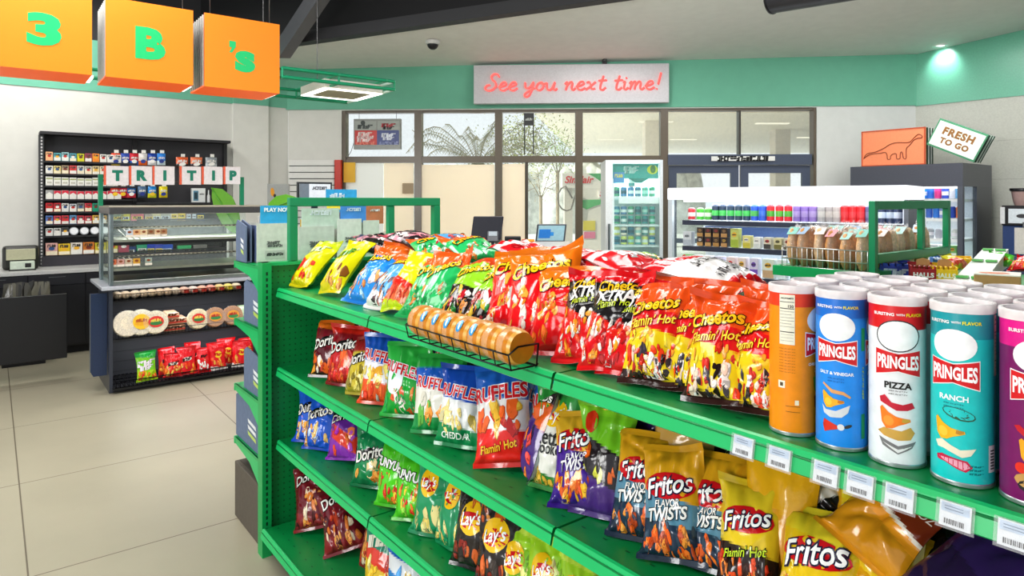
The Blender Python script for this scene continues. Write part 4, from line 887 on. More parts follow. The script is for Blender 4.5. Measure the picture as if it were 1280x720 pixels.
# camera dome and spot
q = on_ceil(541, 51); t = thing('security_camera', 'small dome security camera on the white ceiling', 'security camera', (q.x, q.y, q.z))
mb = MB(); mb.lathe([(.0005, 0), (.085, 0), (.085, -.035), (.075, -.045), (.0005, -.045)], (0, 0, 0), '#d4d4d2', 20); mb.build('base', 'gloss', t)
mb = MB(); mb.ball((0, 0, -.04), .066, '#1c1c20', 16); mb.build('dome', 'gloss', t)
q = on_ceil(1175, 57); t = thing('spotlight', 'bright recessed spotlight over the green band by the right wall', 'spotlight', (q.x, q.y, q.z+.005))
mb = MB(); mb.lathe([(.05, -.012), (.085, -.012), (.085, 0)], (0, 0, 0), '#f0f0ec', 20); mb.build('trim_ring', 'gloss', t)
mb = MB(); mb.lathe([(.0005, -.008), (.052, -.008)], (0, 0, 0), '#ffffff', 20); mb.build('lens', 'led', t)
sl = bpy.data.lights.new('spot_lamp', 'SPOT'); sl.energy = 13; sl.spot_size = R(100); sl.spot_blend = .8; sl.shadow_soft_size = .05
so = bpy.data.objects.new('spot_lamp', sl); COL.objects.link(so); so.location = (q.x, q.y, q.z-.05); so.rotation_euler = (Vector((BX[0], BX[1], -1.0)).normalized()).to_track_quat('-Z', 'Y').to_euler()

# ------------------------------------------------------------------ storefront windows
FR = '#665b4c'
def bwroot(name): 
    o = bpy.data.objects.new(name, None); COL.objects.link(o); o.location = (*P1, 0); o.rotation_euler = (0, 0, ROT_B); o['kind'] = 'structure'; return o
_, z1 = bw(600, 195); _, z0 = bw(600, 203)
cols = [427, 522, 623, 724, 831]
for k in range(4):
    w = bwroot('window_%d' % (k+1)); xa, xb = bw(cols[k], 200)[0], bw(cols[k+1], 200)[0]; hw = .048
    mb = MB()
    mb.box(xa-hw*(k > 0), xa+hw, .02, .16, 0, zt+.02, FR); 
    if k == 3: mb.box(xb-hw, xb+hw, .02, .16, 0, zt+.02, FR)
    xe = xb-(hw if k < 4 else 0)
    mb.box(xa+hw, xe, .03, .15, z0, z1, FR); mb.box(xa+hw, xe, .03, .15, 0, .12, FR); mb.box(xa+hw, xe, .03, .15, zt-.014, zt+.02, FR)
    if k == 2: xm = bw(658, 220)[0]; mb.box(xm-.02, xm+.02, .05, .14, .12, z0, '#4a4238')
    mb.build('window_frame', 'gloss', w)
    MB().box(xa+hw, xe, .085, .092, z1, zt-.03, '#e0e8e8').build('upper_pane', 'glass', w)
    MB().box(xa+hw, xe, .085, .092, .12, z0, '#e0e8e8').build('lower_pane', 'glass', w)
w = bwroot('door_1'); xa, xb = bw(835, 200)[0], bw(1021, 200)[0]; xm = bw(926, 200)[0]; DB = '#4b5468'
mb = MB(); mb.box(xb-.03, xb, .02, .16, 0, zt+.02, FR); mb.box(xm-.013, xm+.013, .04, .15, z1, zt, '#3e3a34'); mb.box(xa, xb, .03, .15, zt-.012, zt+.02, FR); mb.box(xa, xb-.06, .0, .16, z0-.04, z1+.01, DB)
mb.build('door_frame', 'gloss', w)
MB().box(xa, xb-.06, .085, .092, z1, zt-.03, '#e0e8e8').build('transom_pane', 'glass', w)
for x0, x1 in ((xa+.02, xm-.012), (xm+.012, xb-.065)):
    mb = MB(); zb = z0-.045; mb.box(x0, x0+.10, .05, .10, .02, zb, DB); mb.box(x1-.10, x1, .05, .10, .02, zb, DB); mb.box(x0+.10, x1-.10, .05, .10, zb-.10, zb, DB); mb.box(x0+.10, x1-.10, .05, .10, .02, .28, DB); mb.box(x0+.1, x1-.1, .055, .095, 1.0, 1.06, DB)
    d = mb.build('door_leaf', 'gloss', w); MB().box(x0+.10, x1-.10, .07, .076, .28, zb-.10, '#e4f0f2').build('door_pane', 'glass', d)
    MB().cyl((x1-.05 if x0 < xm-.2 else x0+.05, .02, .95), (x1-.05 if x0 < xm-.2 else x0+.05, .02, 1.25), .012, '#b8bcc0').build('door_handle', 'metal', d)
def onbw(name, label, cat, group=None): return thing(name, label, cat, (*P1, 0), ROT_B, group)
x0, zq = bw(889, 195.5, .02); x1, zr = bw(968.5, 201, .02)
t = onbw('door_notice', 'narrow white notice strip with black print over the double doors', 'notice'); MB().box(x0, x1, -.03, -.022, zr, zq, '#e8e8e4').build('strip', 'gloss', t)
mb = MB(); mb.flat(text2d('~16', .05), '#1c1c1e', ((x0+x1)/2, -.0315, (zq+zr)/2), sc=(x1-x0)*.8); mb.build('lettering', 'matte', t)
# cream blinds and notices inside the lower panes
def pane_card(px0, py0, px1, py1, name, label, cat, col, off=.0, th=.01, mat='matte', group=None):
    x0, z1_ = bw(px0, py0, off); x1, z0_ = bw(px1, py1, off); t = MB().box(x0, x1, -off, -off+th, z0_, z1_, col); o = t.build(name, mat); setpos(o, (*P1, 0), ROT_B); return tag(o, label, cat, group)
CREAM = '#c9c2b6'
pane_card(431, 204, 479, 330, 'window_blind', 'white board covering the window behind the yellow notice', 'blind', '#c2c2c0', -.03, .01, 'blind')
pane_card(480, 204, 517, 330, 'window_blind', 'narrow cream blind left of the first wide mullion', 'blind', CREAM, -.03, .01, 'blind')
pane_card(527, 206, 618, 330, 'window_blind', 'wide cream blind behind the green sign frame', 'blind', CREAM, -.03, .01, 'blind')
pane_card(628, 205, 656, 330, 'window_blind', 'narrow cream blind beside the clear pane', 'blind', CREAM, -.03, .01, 'blind')
pane_card(429.5, 203, 444, 228, 'paper_notice', 'yellow square notice on the window by the red post', 'notice', '#e8b83c', .0, .006)
pane_card(503, 229, 517, 242, 'paper_notice', 'small brown notice on the narrow cream blind', 'notice', '#a89478', .0, .006)
# lit sign in the first upper pane
x0, za = bw(444, 149.5, .05); x1, zb = bw(502, 187, .05); t = onbw('window_sign', 'grey, red and blue box sign hanging in the first upper pane', 'sign')
MB().box(x0, x1, -.12, -.05, zb, za, '#8a8d88', side='#3c4048').build('case', 'gloss', t)
mb = MB(); xm = x0+(x1-x0)*.5; h_ = za-zb
mb.box(x0+.015, xm-.01, -.123, -.12, zb+h_*.63, za-.03, '#9a9f98'); mb.box(xm+.01, x1-.02, -.123, -.12, zb+h_*.63, za-.03, '#9a9f98')
mb.box(x0+.015, xm, -.123, -.12, zb+h_*.15, zb+h_*.62, '#c0281e'); mb.box(xm, x1-.02, -.123, -.12, zb+h_*.15, zb+h_*.62, '#34447e')
for xx, zz, s_, c in ((.25, .74, .32, '#3a4440'), (.75, .78, .3, '#b02830'), (.75, .7, .24, '#2a3030'), (.25, .5, .3, '#f0d8d4'), (.25, .4, .36, '#f0d8d4'), (.25, .31, .34, '#f0d8d4'), (.25, .2, .4, '#e8806a'), (.75, .46, .3, '#e4e8f4'), (.75, .35, .24, '#e4e8f4'), (.75, .2, .4, '#8a94c0')):
    mb.flat(text2d('~6' if s_ < .35 else '~10', .1), c, (x0+(x1-x0)*xx, -.1245, zb+h_*zz), sc=(x1-x0)*s_)
mb.flat(ell(0, 0, .03, .03), '#2a3430', (x0+(x1-x0)*.2, -.1242, zb+h_*.87)); mb.build('face', 'gloss', t)
mb = MB(); 
for xx in (.1, .9): mb.tube([(x0+(x1-x0)*xx, -.08, za), (x0+(x1-x0)*xx, -.08, zt)], .003, '#30302e')
mb.tube([(x0, -.08, zb+.12), (x0-.05, -.06, zb-.02), (x0-.12, -.04, zb-.12), (x0-.13, -.04, z1)], .004, '#3a3a38'); mb.build('cord', 'matte', t)
# small hanging box on two straps, third bay
x0, za = bw(655, 142, .06); x1, zb = bw(667.5, 157, .06); t = onbw('hanging_sign', 'small black sign on two long straps in an upper pane', 'sign')
MB().box(x0, x1, -.09, -.06, zb, za, '#1e2020').build('plate', 'gloss', t); mb = MB(); mb.flat(text2d('~5', .1), '#c8ccc8', ((x0+x1)/2, -.092, (za+zb)/2), sc=.09); mb.build('lettering', 'matte', t)
_, zc = bw(655, 193, .06)
for xx in (x0+.008, x1-.008): MB().box(xx-.007, xx+.007, -.078, -.072, zc, zb, '#2a2a2a').build('strap', 'matte', t)
# slatted white panel and red post left of the windows
x0, za = bw(361, 200, .04); x1, _ = bw(418, 200, .04); t = onbw('slatwall_panel', 'white slotted wall panel between the column and red post', 'wall panel')
mb = MB(); n = 24
for k in range(n): mb.box(x0, x1, -.05, -.004, za-(k+1)*.085+.012, za-k*.085, '#e4e3de')
mb.box(x0, x1, -.02, -.003, za-n*.085, za, '#6a6a68'); mb.build('slats', 'matte', t)
x0, za = bw(419, 200, .04); x1, _ = bw(427, 200, .04); tag(setpos(MB().bbox(x0, x1, -.07, -.003, .0, za, '#c8321e').build('red_post', 'gloss'), (*P1, 0), ROT_B), 'slim red post at the left end of the windows', 'post')

# neon greeting sign on the green band
STK = {'S': (.66, [[(.64, .82), (.56, .97), (.38, 1.0), (.27, .86), (.34, .66), (.5, .5), (.55, .28), (.42, .06), (.2, .0), (.04, .12), (.1, .3), (.26, .34)]]),
 'e': (.46, [[(0, .2), (.2, .26), (.36, .38), (.3, .5), (.16, .47), (.07, .28), (.12, .06), (.28, .0), (.46, .14)]]),
 'y': (.54, [[(0, .48), (.04, .2), (.16, .12), (.3, .24), (.4, .5), (.38, .1), (.28, -.3), (.12, -.4), (.06, -.24), (.24, -.04), (.52, .14)]]),
 'o': (.48, [[(.22, .48), (.08, .4), (.03, .18), (.14, .0), (.3, .08), (.36, .3), (.24, .48), (.28, .38), (.48, .42)]]),
 'u': (.54, [[(0, .46), (.04, .14), (.16, .0), (.3, .14), (.38, .48), (.36, .12), (.44, .0), (.54, .1)]]),
 'n': (.54, [[(0, .36), (.1, .48), (.12, .3), (.08, .0)], [(.1, .2), (.24, .46), (.36, .44), (.36, .12), (.44, .0), (.54, .12)]]),
 'x': (.5, [[(.02, .42), (.12, .48), (.22, .3), (.3, .06), (.46, .08)], [(.44, .48), (.24, .24), (.02, .0)]]),
 't': (.44, [[(.26, .84), (.18, .3), (.2, .04), (.32, .0), (.44, .14)], [(.04, .54), (.44, .58)]]),
 'i': (.3, [[(.02, .4), (.1, .48), (.08, .14), (.16, .0), (.3, .12)], [(.13, .66), (.15, .72)]]),
 'm': (.74, [[(0, .36), (.08, .48), (.1, .3), (.06, .0)], [(.09, .2), (.2, .46), (.3, .42), (.28, .0)], [(.29, .2), (.42, .46), (.54, .42), (.54, .12), (.62, .0), (.74, .12)]]),
 '!': (.3, [[(.2, 1.0), (.14, .3)], [(.1, .06), (.11, .0)]]), ' ': (.3, [])}
def smooth(p, n=5):
    P = [p[0]]+list(p)+[p[-1]]; o = []
    for i in range(1, len(P)-2):
        for k in range(n):
            t = k/n; o.append(tuple(.5*(2*P[i][c]+(P[i+1][c]-P[i-1][c])*t+(2*P[i-1][c]-5*P[i][c]+4*P[i+1][c]-P[i+2][c])*t*t+(3*P[i][c]-P[i-1][c]-3*P[i+1][c]+P[i+2][c])*t**3) for c in (0, 1)))
    return o+[tuple(p[-1])]
OFF = .16
x0, za = bw(592, 81.5, OFF); x1, zb = bw(836.5, 128, OFF)
t = onbw('neon_sign', 'pale sign panel with pink neon script greeting above the windows', 'sign')
MB().bbox(x0, x1, -OFF, -OFF+.10, zb, za, '#c6c4c8', .006).build('backing_panel', 'gloss', t)
MB().box(x0+.1, x1-.1, -OFF+.10, -.02, zb+.1, za-.1, '#8a8a8c').build('mount', 'matte', t)
mb = MB(); xq, zq = bw(756, 79, OFF); mb.box(xq-.03, xq+.03, -OFF+.03, -OFF+.07, za-.01, za+.10, '#2c2c2e'); mb.ball((xq, -OFF+.02, za+.05), .03, '#4a4a4c', 10); mb.build('transformer', 'gloss', t)
tot = 0; pen = []
for ch in 'See you next time!': w_, st_ = STK[ch]; pen.append((tot, st_)); tot += w_+.02
xa, _ = bw(605, 110, OFF); xb, _ = bw(826, 110, OFF); sc = (xb-xa)/tot; zbase = bw(605, 113.5, OFF)[1]; hs = (bw(605, 92, OFF)[1]-zbase)*.95
mb = MB()
for x_, st_ in pen:
    for s_ in st_:
        P = [(xa+(x_+u+v*.12)*sc, -OFF-.018, zbase+v*hs) for u, v in smooth(s_)]
        mb.tube(P, .0115, '#ff6a62', 7)
        mb.tube([(p[0]+.010, p[1]+.010, p[2]-.008) for p in P], .006, '#d84a54', 5)  # thinner, darker tube behind each stroke, added as its shadow
    if not st_: mb.build('neon_word', 'neon', t); mb = MB()
mb.build('neon_word', 'neon', t)

# ------------------------------------------------------------------ outside
b = MB(); b.box(-60, 60, 9.2, 90, -.3, -.15, '#e4e8ea'); struct(b.build('ground', 'matte'))
b = MB(); q = at(430, 187, 34); q2 = at(664, 187, 34)
mb = MB(); rr = random.Random(5)
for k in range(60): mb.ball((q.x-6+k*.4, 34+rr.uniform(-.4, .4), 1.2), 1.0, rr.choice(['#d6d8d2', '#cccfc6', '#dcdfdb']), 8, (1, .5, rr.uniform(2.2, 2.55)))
tag(mb.build('hedge', 'leaf'), 'pale hazy hedge line seen through the upper panes', 'hedge')
def palm(px, Y, zt_, label, seed, nf=15, fl=2.2):
    rr = random.Random(seed); q = at(px, 200, Y); t = thing('palm_tree', label, 'palm tree', (q.x, Y, -.15))
    mb = MB(); mb.cyl((0, 0, 0), (.1, 0, zt_), .14, '#a08c6c', r1=.1, seg=10); mb.build('trunk', 'leaf', t)
    mb = MB()
    for k in range(nf):
        an = 2*math.pi*k/nf+rr.uniform(-.2, .2); up = rr.uniform(.75, 1.35); pts = []
        for i in range(9):
            s_ = i/8; r_ = fl*s_*math.cos(up*.6); pts.append(Vector((.1+r_*math.cos(an), r_*math.sin(an), zt_+fl*(math.sin(up)*s_-.55*s_*s_*rr.uniform(.8, 1.1)))))
        mb.tube(pts, .009, '#8a8466', 4)
        for i in range(1, 9):
            for f_ in (0, .33, .66):
                p = pts[i-1].lerp(pts[i], f_)
                for sd in (-1, 1):
                    d = Vector((-math.sin(an)*sd, math.cos(an)*sd, -.9+rr.uniform(-.2, .2))).normalized()*rr.uniform(.14, .3)
                    e = p+d; w_ = Vector((.007, .007, 0)); mb.add([p-w_, p+w_, e], [(0, 1, 2)], rr.choice(['#8c8c64', '#a09a78', '#767a54']))
    mb.build('fronds', 'leaf', t); return t
palm(592, 15, 2.45, 'feathery palm seen through the second upper pane', 3, 22, 1.9)
def bush(px, py, Y, r, label, seed, n=1700, cols_=('#8f9a52', '#a8b06a', '#76823e', '#c0c48c')):
    rr = random.Random(seed); q = at(px, py, Y); t = thing('tree', label, 'tree', (q.x, Y, -.15)); mb = MB(); zc_ = q.z+.15
    for k in range(7):
        an = k*.9; mb.tube([(0, 0, zc_*.75), (.3*r*math.cos(an), .3*r*math.sin(an), zc_*.9), (.8*r*math.cos(an), .5*r*math.sin(an), zc_+.6*r*math.sin(k*1.7))], .012, '#8a7c62', 4)
    mb.cyl((0, 0, 0), (0, 0, zc_*.8), .05, '#a89a80', seg=8); mb.build('trunk', 'leaf', t)
    mb = MB()
    for _ in range(n):
        u, v, w_ = rr.gauss(0, .45), rr.gauss(0, .4), rr.gauss(0, .4); p = Vector((u*r, v*r, zc_+w_*r)); d = Vector((rr.uniform(-1, 1), rr.uniform(-1, 1), rr.uniform(-1, 1))).normalized()*.032*r; e = d.orthogonal()*.5
        mb.add([p-d, p+e, p+d, p-e], [(0, 1, 2, 3)], rr.choice(cols_))
    mb.build('foliage', 'leaf', t)
bush(655, 178, 19, 1.15, 'light green roadside tree behind the hanging sign', 4)
bush(676, 225, 20, .7, 'pale dry shrub outside the clear lower pane', 12, 500, ('#c8bc98', '#d4caa8', '#b4aa84'))
bush(697, 186, 20, .75, 'small green bush just left of the forecourt canopy edge', 6, 1100, ('#8ab048', '#a4c460', '#76983a'))
# forecourt canopy
c1 = at(666, 140, 21.4); dd = (at(716, 190, 39)-c1); dd.z = 0; u_ = dd.normalized(); a_ = c1-u_*10; b_ = c1+u_*19; zz = c1.z
t = thing('forecourt_canopy', 'beige fuel canopy with slim downlights outside the windows', 'canopy')
mb = MB(); pts = [(a_.x, a_.y), (30, a_.y), (34, b_.y), (b_.x, b_.y)]; mb.prism(pts, zz, zz+1.0, '#f6ecd8', 'z', '#f8eed8'); mb.build('soffit', 'matte', t)
for X, Y in ((5.2, 24), (9.6, 24.5), (8, 31), (13.5, 30), (4.6, 31), (18, 26)): MB().box(X-.6, X+.6, Y-.12, Y+.12, zz-.03, zz-.001, '#fff6e0').build('downlight', 'emit', t)
q = at(815, 200, 24); MB().box(q.x-.3, q.x+.3, 23.7, 24.3, -.15, zz, '#e9dfce').build('column', 'matte', t)
q = at(975, 200, 27); MB().box(q.x-.3, q.x+.3, 26.7, 27.3, -.15, zz, '#d8cfc0').build('column', 'matte', t)
# fuel dispenser
t = thing('fuel_dispenser', 'white, green and red fuel dispenser outside the clear pane', 'fuel dispenser', (0, 14, -.15))
def Z14(py): return H+(HY-py)/F*14+.15
def X14(px): return (px-CX)/F*14
mb = MB(); mb.box(X14(703), X14(770), 0, .5, Z14(235), Z14(216.5), '#ece6da'); mb.prism([(X14(735), Z14(217)), (X14(770), Z14(217)), (X14(770), Z14(233)), (X14(754), Z14(229)), (X14(744), Z14(222))], -.01, .0, '#3da65a', 'y'); mb.build('header', 'gloss', t)
mb = MB(); mb.flat(text2d('Sinclair', .03, .25), '#d42a2a', (X14(724), -.012, Z14(224.5)), sc=.6); mb.flat(text2d('Sinc', .03, .25), '#d42a2a', (X14(757), -.052, Z14(242)), sc=.26); mb.build('lettering', 'matte', t)
mb = MB(); mb.box(X14(706), X14(716), .05, .35, 0, Z14(235), '#d8d2c4'); mb.box(X14(724), X14(770), 0, .5, 0, Z14(235), '#e2ddd0'); mb.box(X14(748), X14(770), -.05, 0, Z14(247.5), Z14(238), '#efe9e2'); mb.prism([(X14(726), Z14(250)), (X14(762), Z14(249)), (X14(762), Z14(252)), (X14(742), Z14(258)), (X14(733), Z14(262)), (X14(726), Z14(258))], -.012, 0, '#57b46a', 'y'); mb.box(X14(729), X14(744), -.012, 0, Z14(288), Z14(276), '#d8c84c'); mb.box(X14(730), X14(744), -.012, 0, Z14(298), Z14(290), '#d87a94'); mb.build('cabinet', 'gloss', t)
mb = MB(); mb.tube([(X14(715), -.08, Z14(248))]+[(X14(708)+.16*math.cos(k*.5+1.2)*1.2, -.08, Z14(248)+.26*math.sin(k*.5+1.2)) for k in range(1, 9)]+[(X14(720), -.06, Z14(240))], .018, '#7c766a', 6); mb.build('hose', 'matte', t)
# ------------------------------------------------------------------ hanging orange letter boxes
def letter_box(px0, px1, pyt, pyb, txt, label, aP=-5.6):
    L0 = on_a(px0, pyb, aP); R0 = on_a(px1, pyb, aP); b0, b1 = AB(L0.x, L0.y)[1], AB(R0.x, R0.y)[1]; w_ = b1-b0; z0, z1 = 2.455, 3.035
    t = thing('letter_box', label, 'sign', (*W(aP, b0), z0), ROT_K, 'hanging orange letter boxes'); h_ = z1-z0; dp = .47
    MB().box(0, w_, 0, .016, 0, h_, '#e07a02', side='#e8541c', top='#e8541c').build('front_panel', 'lit', t)
    MB().box(.0, w_, .016, dp, 0, .012, '#f2641c').build('bottom_panel', 'lit', t)
    for k in range(7): MB().box(.002, w_-.002, .075+k*.065, .075+k*.065+.012, .012, h_, '#d8d6d0').build('rib', 'gloss', t)
    mb = MB(); mb.box(.012, w_-.012, .016, dp-.02, .012, h_-.006, '#2a2622'); mb.build('core', 'matte', t)
    mb = MB()
    for x in (.06, w_-.06): mb.tube([(x, .08, h_), (x, .08, 4.98-z0)], .004, '#9a9a9a', 5)
    mb.build('hanging_wire', 'metal', t)
    MB().box(w_-.01, w_+.03, .2, dp, .012, .03, '#fff8ec').build('light_strip', 'led', t)
    return t, w_, h_
for px0, px1, pt, pb, tx, lab in ((-22, 115, -8, 95, '3', 'orange hanging sign box with a green digit three'), (132, 241.5, 6, 101, 'B', 'orange hanging sign box with a green letter B'), (255.5, 349.5, 24, 111, "'s", 'orange hanging sign box with a green apostrophe and s')):
    t, w_, h_ = letter_box(px0, px1, pt, pb, tx, lab); mb = MB()
    if tx == '3':
        q0 = on_a(33, 13, -5.6); q1 = on_a(77, 60, -5.6)
    elif tx == 'B':
        q0 = on_a(169, 32, -5.6); q1 = on_a(207, 77, -5.6)
    else:
        q0 = on_a(289, 50, -5.6); q1 = on_a(319, 92, -5.6)
    O = t.location; x0 = AB(q0.x, q0.y)[1]-AB(O.x, O.y)[1]; x1 = AB(q1.x, q1.y)[1]-AB(O.x, O.y)[1]; za, zb = q0.z-O.z, q1.z-O.z
    def fit(txt, x0, x1, zb, za):
        d = text2d(txt, .055, 0, None); ys = [v[1] for v in d[0]]; xs = [v[0] for v in d[0]]; sx = (x1-x0)/(max(xs)-min(xs)); sy = (za-zb)/(max(ys)-min(ys))
        mb.flat(([(v[0]*sx, v[1]*sy) for v in d[0]], d[1]), '#0aa862', ((x0+x1)/2-(max(xs)+min(xs))/2*sx, -.004, (za+zb)/2-(max(ys)+min(ys))/2*sy))
    if tx == "'s":
        fit('s', x0+(x1-x0)*.15, x1, zb, za-(za-zb)*.3)
        e = poly2d([(-.012, .03), (.028, .03), (.028, -.005), (.005, -.045), (-.012, -.045), (.004, -.012), (-.012, -.01)]); mb.flat(e, '#0aa862', (x0, -.004, za-.045), sc=1.25)
    else: fit(tx, x0, x1, zb, za)
    mb.build('letter', 'lit', t)
# green tubular truss and square lamp
t = thing('lamp_truss', 'green tubular ceiling truss right of the orange letter boxes', 'truss', (*W(-5.6, 0), 0), ROT_K)
q = on_a(493, 112, -5.6); bR = AB(q.x, q.y)[1]; zl = q.z; q = on_a(240, 90, -5.6); bL = AB(q.x, q.y)[1]-1.6; D_ = 1.05
q = on_a(353, 90, -5.6); bM = AB(q.x, q.y)[1]
for y in (0, D_):
    for z in (zl, zl+.075): MB().cyl((bM if y == 0 else bL, y, z), (bR, y, z), .016, '#12976a', seg=8).build('rail', 'steel', t)
for x in (bM, bR-.55, bR):
    for z in (zl, zl+.075): MB().cyl((x, 0, z), (x, D_, z), .013, '#12976a' if x < bR else '#cfe8dc', seg=8).build('cross_bar', 'steel', t)
    for y in (0, D_): MB().cyl((x, y, zl), (x, y, zl+.075), .01, '#12976a', seg=6).build('strut', 'steel', t)
for x in (bR-.55, bM): 
    MB().cyl((x, .5, zl+.075), (x, .5, 4.98), .004, '#6a6a6a', seg=5).build('hanging_wire', 'metal', t)
q1 = on_a(405, 107, -5.78); q2 = on_a(479, 117, -5.78); bb0, bb1 = AB(q1.x, q1.y)[1], AB(q2.x, q2.y)[1]; zf = q2.z; wl = bb1-bb0
t = thing('square_lamp', 'square white ceiling lamp with a lit ring inside the green truss', 'lamp', (*W(-5.78, bb0), zf), ROT_K)
MB().bbox(0, wl, 0, wl*1.0, .0, .085, '#e6e2d6', .012).build('housing', 'gloss', t)
mb = MB(); r_ = .075; y1 = wl
for x0, x1, a_, b_ in ((.0, wl, 0, r_), (0, wl, y1-r_, y1), (0, r_, r_, y1-r_), (wl-r_, wl, r_, y1-r_)): mb.box(x0+.004, x1-.004, a_+.004, b_-.004, -.006, -.001, '#fffaf0')
mb.build('light_ring', 'led', t); MB().box(.05, .07, -.2, .9, .085, .10, '#12976a').build('carrier_bar', 'steel', t); MB().box(wl-.07, wl-.05, -.2, .9, .085, .10, '#12976a').build('carrier_bar', 'steel', t)
MB().box(r_, wl-r_, r_, y1-r_, -.004, -.001, '#b8b49a').build('center_panel', 'matte', t)

# ------------------------------------------------------------------ cigarette rack on the left wall
RA = -8.55; q = on_a(52, 250, RA); RB0 = AB(q.x, q.y)[1]; q = on_a(286, 250, RA); RW = AB(q.x, q.y)[1]-RB0
def rx(px, py=250, a=RA): q = on_a(px, py, a); return AB(q.x, q.y)[1]-RB0, q.z
Zr = 7.03
def rz(py): return H+(HY-py)/F*Zr
rack = thing('wall_rack', 'tall dark wall rack holding rows of cigarette packs', 'rack', (*W(RA, RB0), 0), ROT_K)
zT, zB = rz(168), .860
MB().box(0, RW, .19, .22, zB, zT, '#3b3a3e').build('back_board', 'matte', rack)
MB().box(-.015, RW+.015, -.03, .22, zT, zT+.03, '#2e2d30').build('top_canopy', 'matte', rack)
for x in (0, RW*.47, RW):
    mb = MB(); mb.box(x-.02, x+.02, (.0 if x == 0 else .15), .19, zB, zT, '#2b2b2e')
    if x == 0:
        for k in range(40): mb.box(x-.008, x+.008, -.002, .0, zB+.02+k*.034, zB+.04+k*.034, '#c0c0c0')
    mb.build('side_post', 'matte', rack)
ROWS = [201, 217, 232, 249, 265, 280.5, 295, 319.5]
for py in ROWS: MB().box(.02, RW*.47, -.01, .19, rz(py)-.018, rz(py), '#2a2a2d').build('shelf', 'steel', rack)
for py in (276, 318): MB().box(RW*.47, RW, -.01, .19, rz(py)-.02, rz(py), '#3a3a3c').build('shelf', 'steel', rack)
MB().box(.0, RW, -.02, .19, zB, zB+.10, '#35323a').build('kick_panel', 'matte', rack)
PK = {0: ['#f0b888', '#5ab0b8', '#9cc8cc', '#58a8b8', '#d8d428', '#a84a5a', '#f0902c', '#e8e6e0', '#e8e4dc', '#e4e0d8'],
      1: ['#e8e4dc', '#ecd890', '#b09878', '#d84a4a', '#dcd8d0', '#d8d4c8', '#e8d4a0', '#e8dcc0', '#dcd0c0'],
      2: ['#c8c8c4', '#e8e6dc', '#e8e6d4', '#e8e6dc', '#e4e4d4', '#e8e6d8', '#e6e6da', '#e8e6dc', '#e6e4da'],
      3: ['#a8a8a8', '#d83048', '#d82c44', '#d83048', '#d82c44', '#d83048', '#d82840', '#d83048', '#d83048', '#d82c40'],
      4: ['#c81c28', '#c8202c', '#e4e2dc', '#d8dce0', '#8a8a88', '#d83848', '#1c9a78'],
      5: ['#5a80c8', '#e0485c', '#d83040', '#68a0d0', '#c83848', '#c8404c', '#e8b848', '#e8b040'],
      6: ['#dcdcd8', '#dcdcd8', '#4a4a4e', '#b4b8bc', '#a8acb0', '#b4b8bc', '#a8acb0'],
      7: ['#d8a8a0', '#e0bc28', '#e4dcd0', '#c8782c', '#c8b828', '#c8bc30', '#a8485c']}
NM = {'0': 'top', '1': 'second', '2': 'third', '3': 'fourth', '4': 'fifth', '5': 'sixth', '6': 'seventh', '7': 'lowest'}
def hue(c):
    r_, g_, b_ = [int(c[i:i+2], 16) for i in (1, 3, 5)]
    if max(r_, g_, b_)-min(r_, g_, b_) < 30: return 'white' if r_ > 200 else ('grey' if r_ > 120 else 'dark')
    if r_ > 170 and g_ > 160 and b_ < 160: return 'yellow'
    if r_ > g_+50 and g_ < 110: return 'red'
    if r_ > g_ and g_ > b_: return 'orange' if b_ < 100 else 'beige'
    if b_ > r_ and b_ >= g_-10: return 'blue'
    if g_ > r_: return 'green'
    return 'pink'
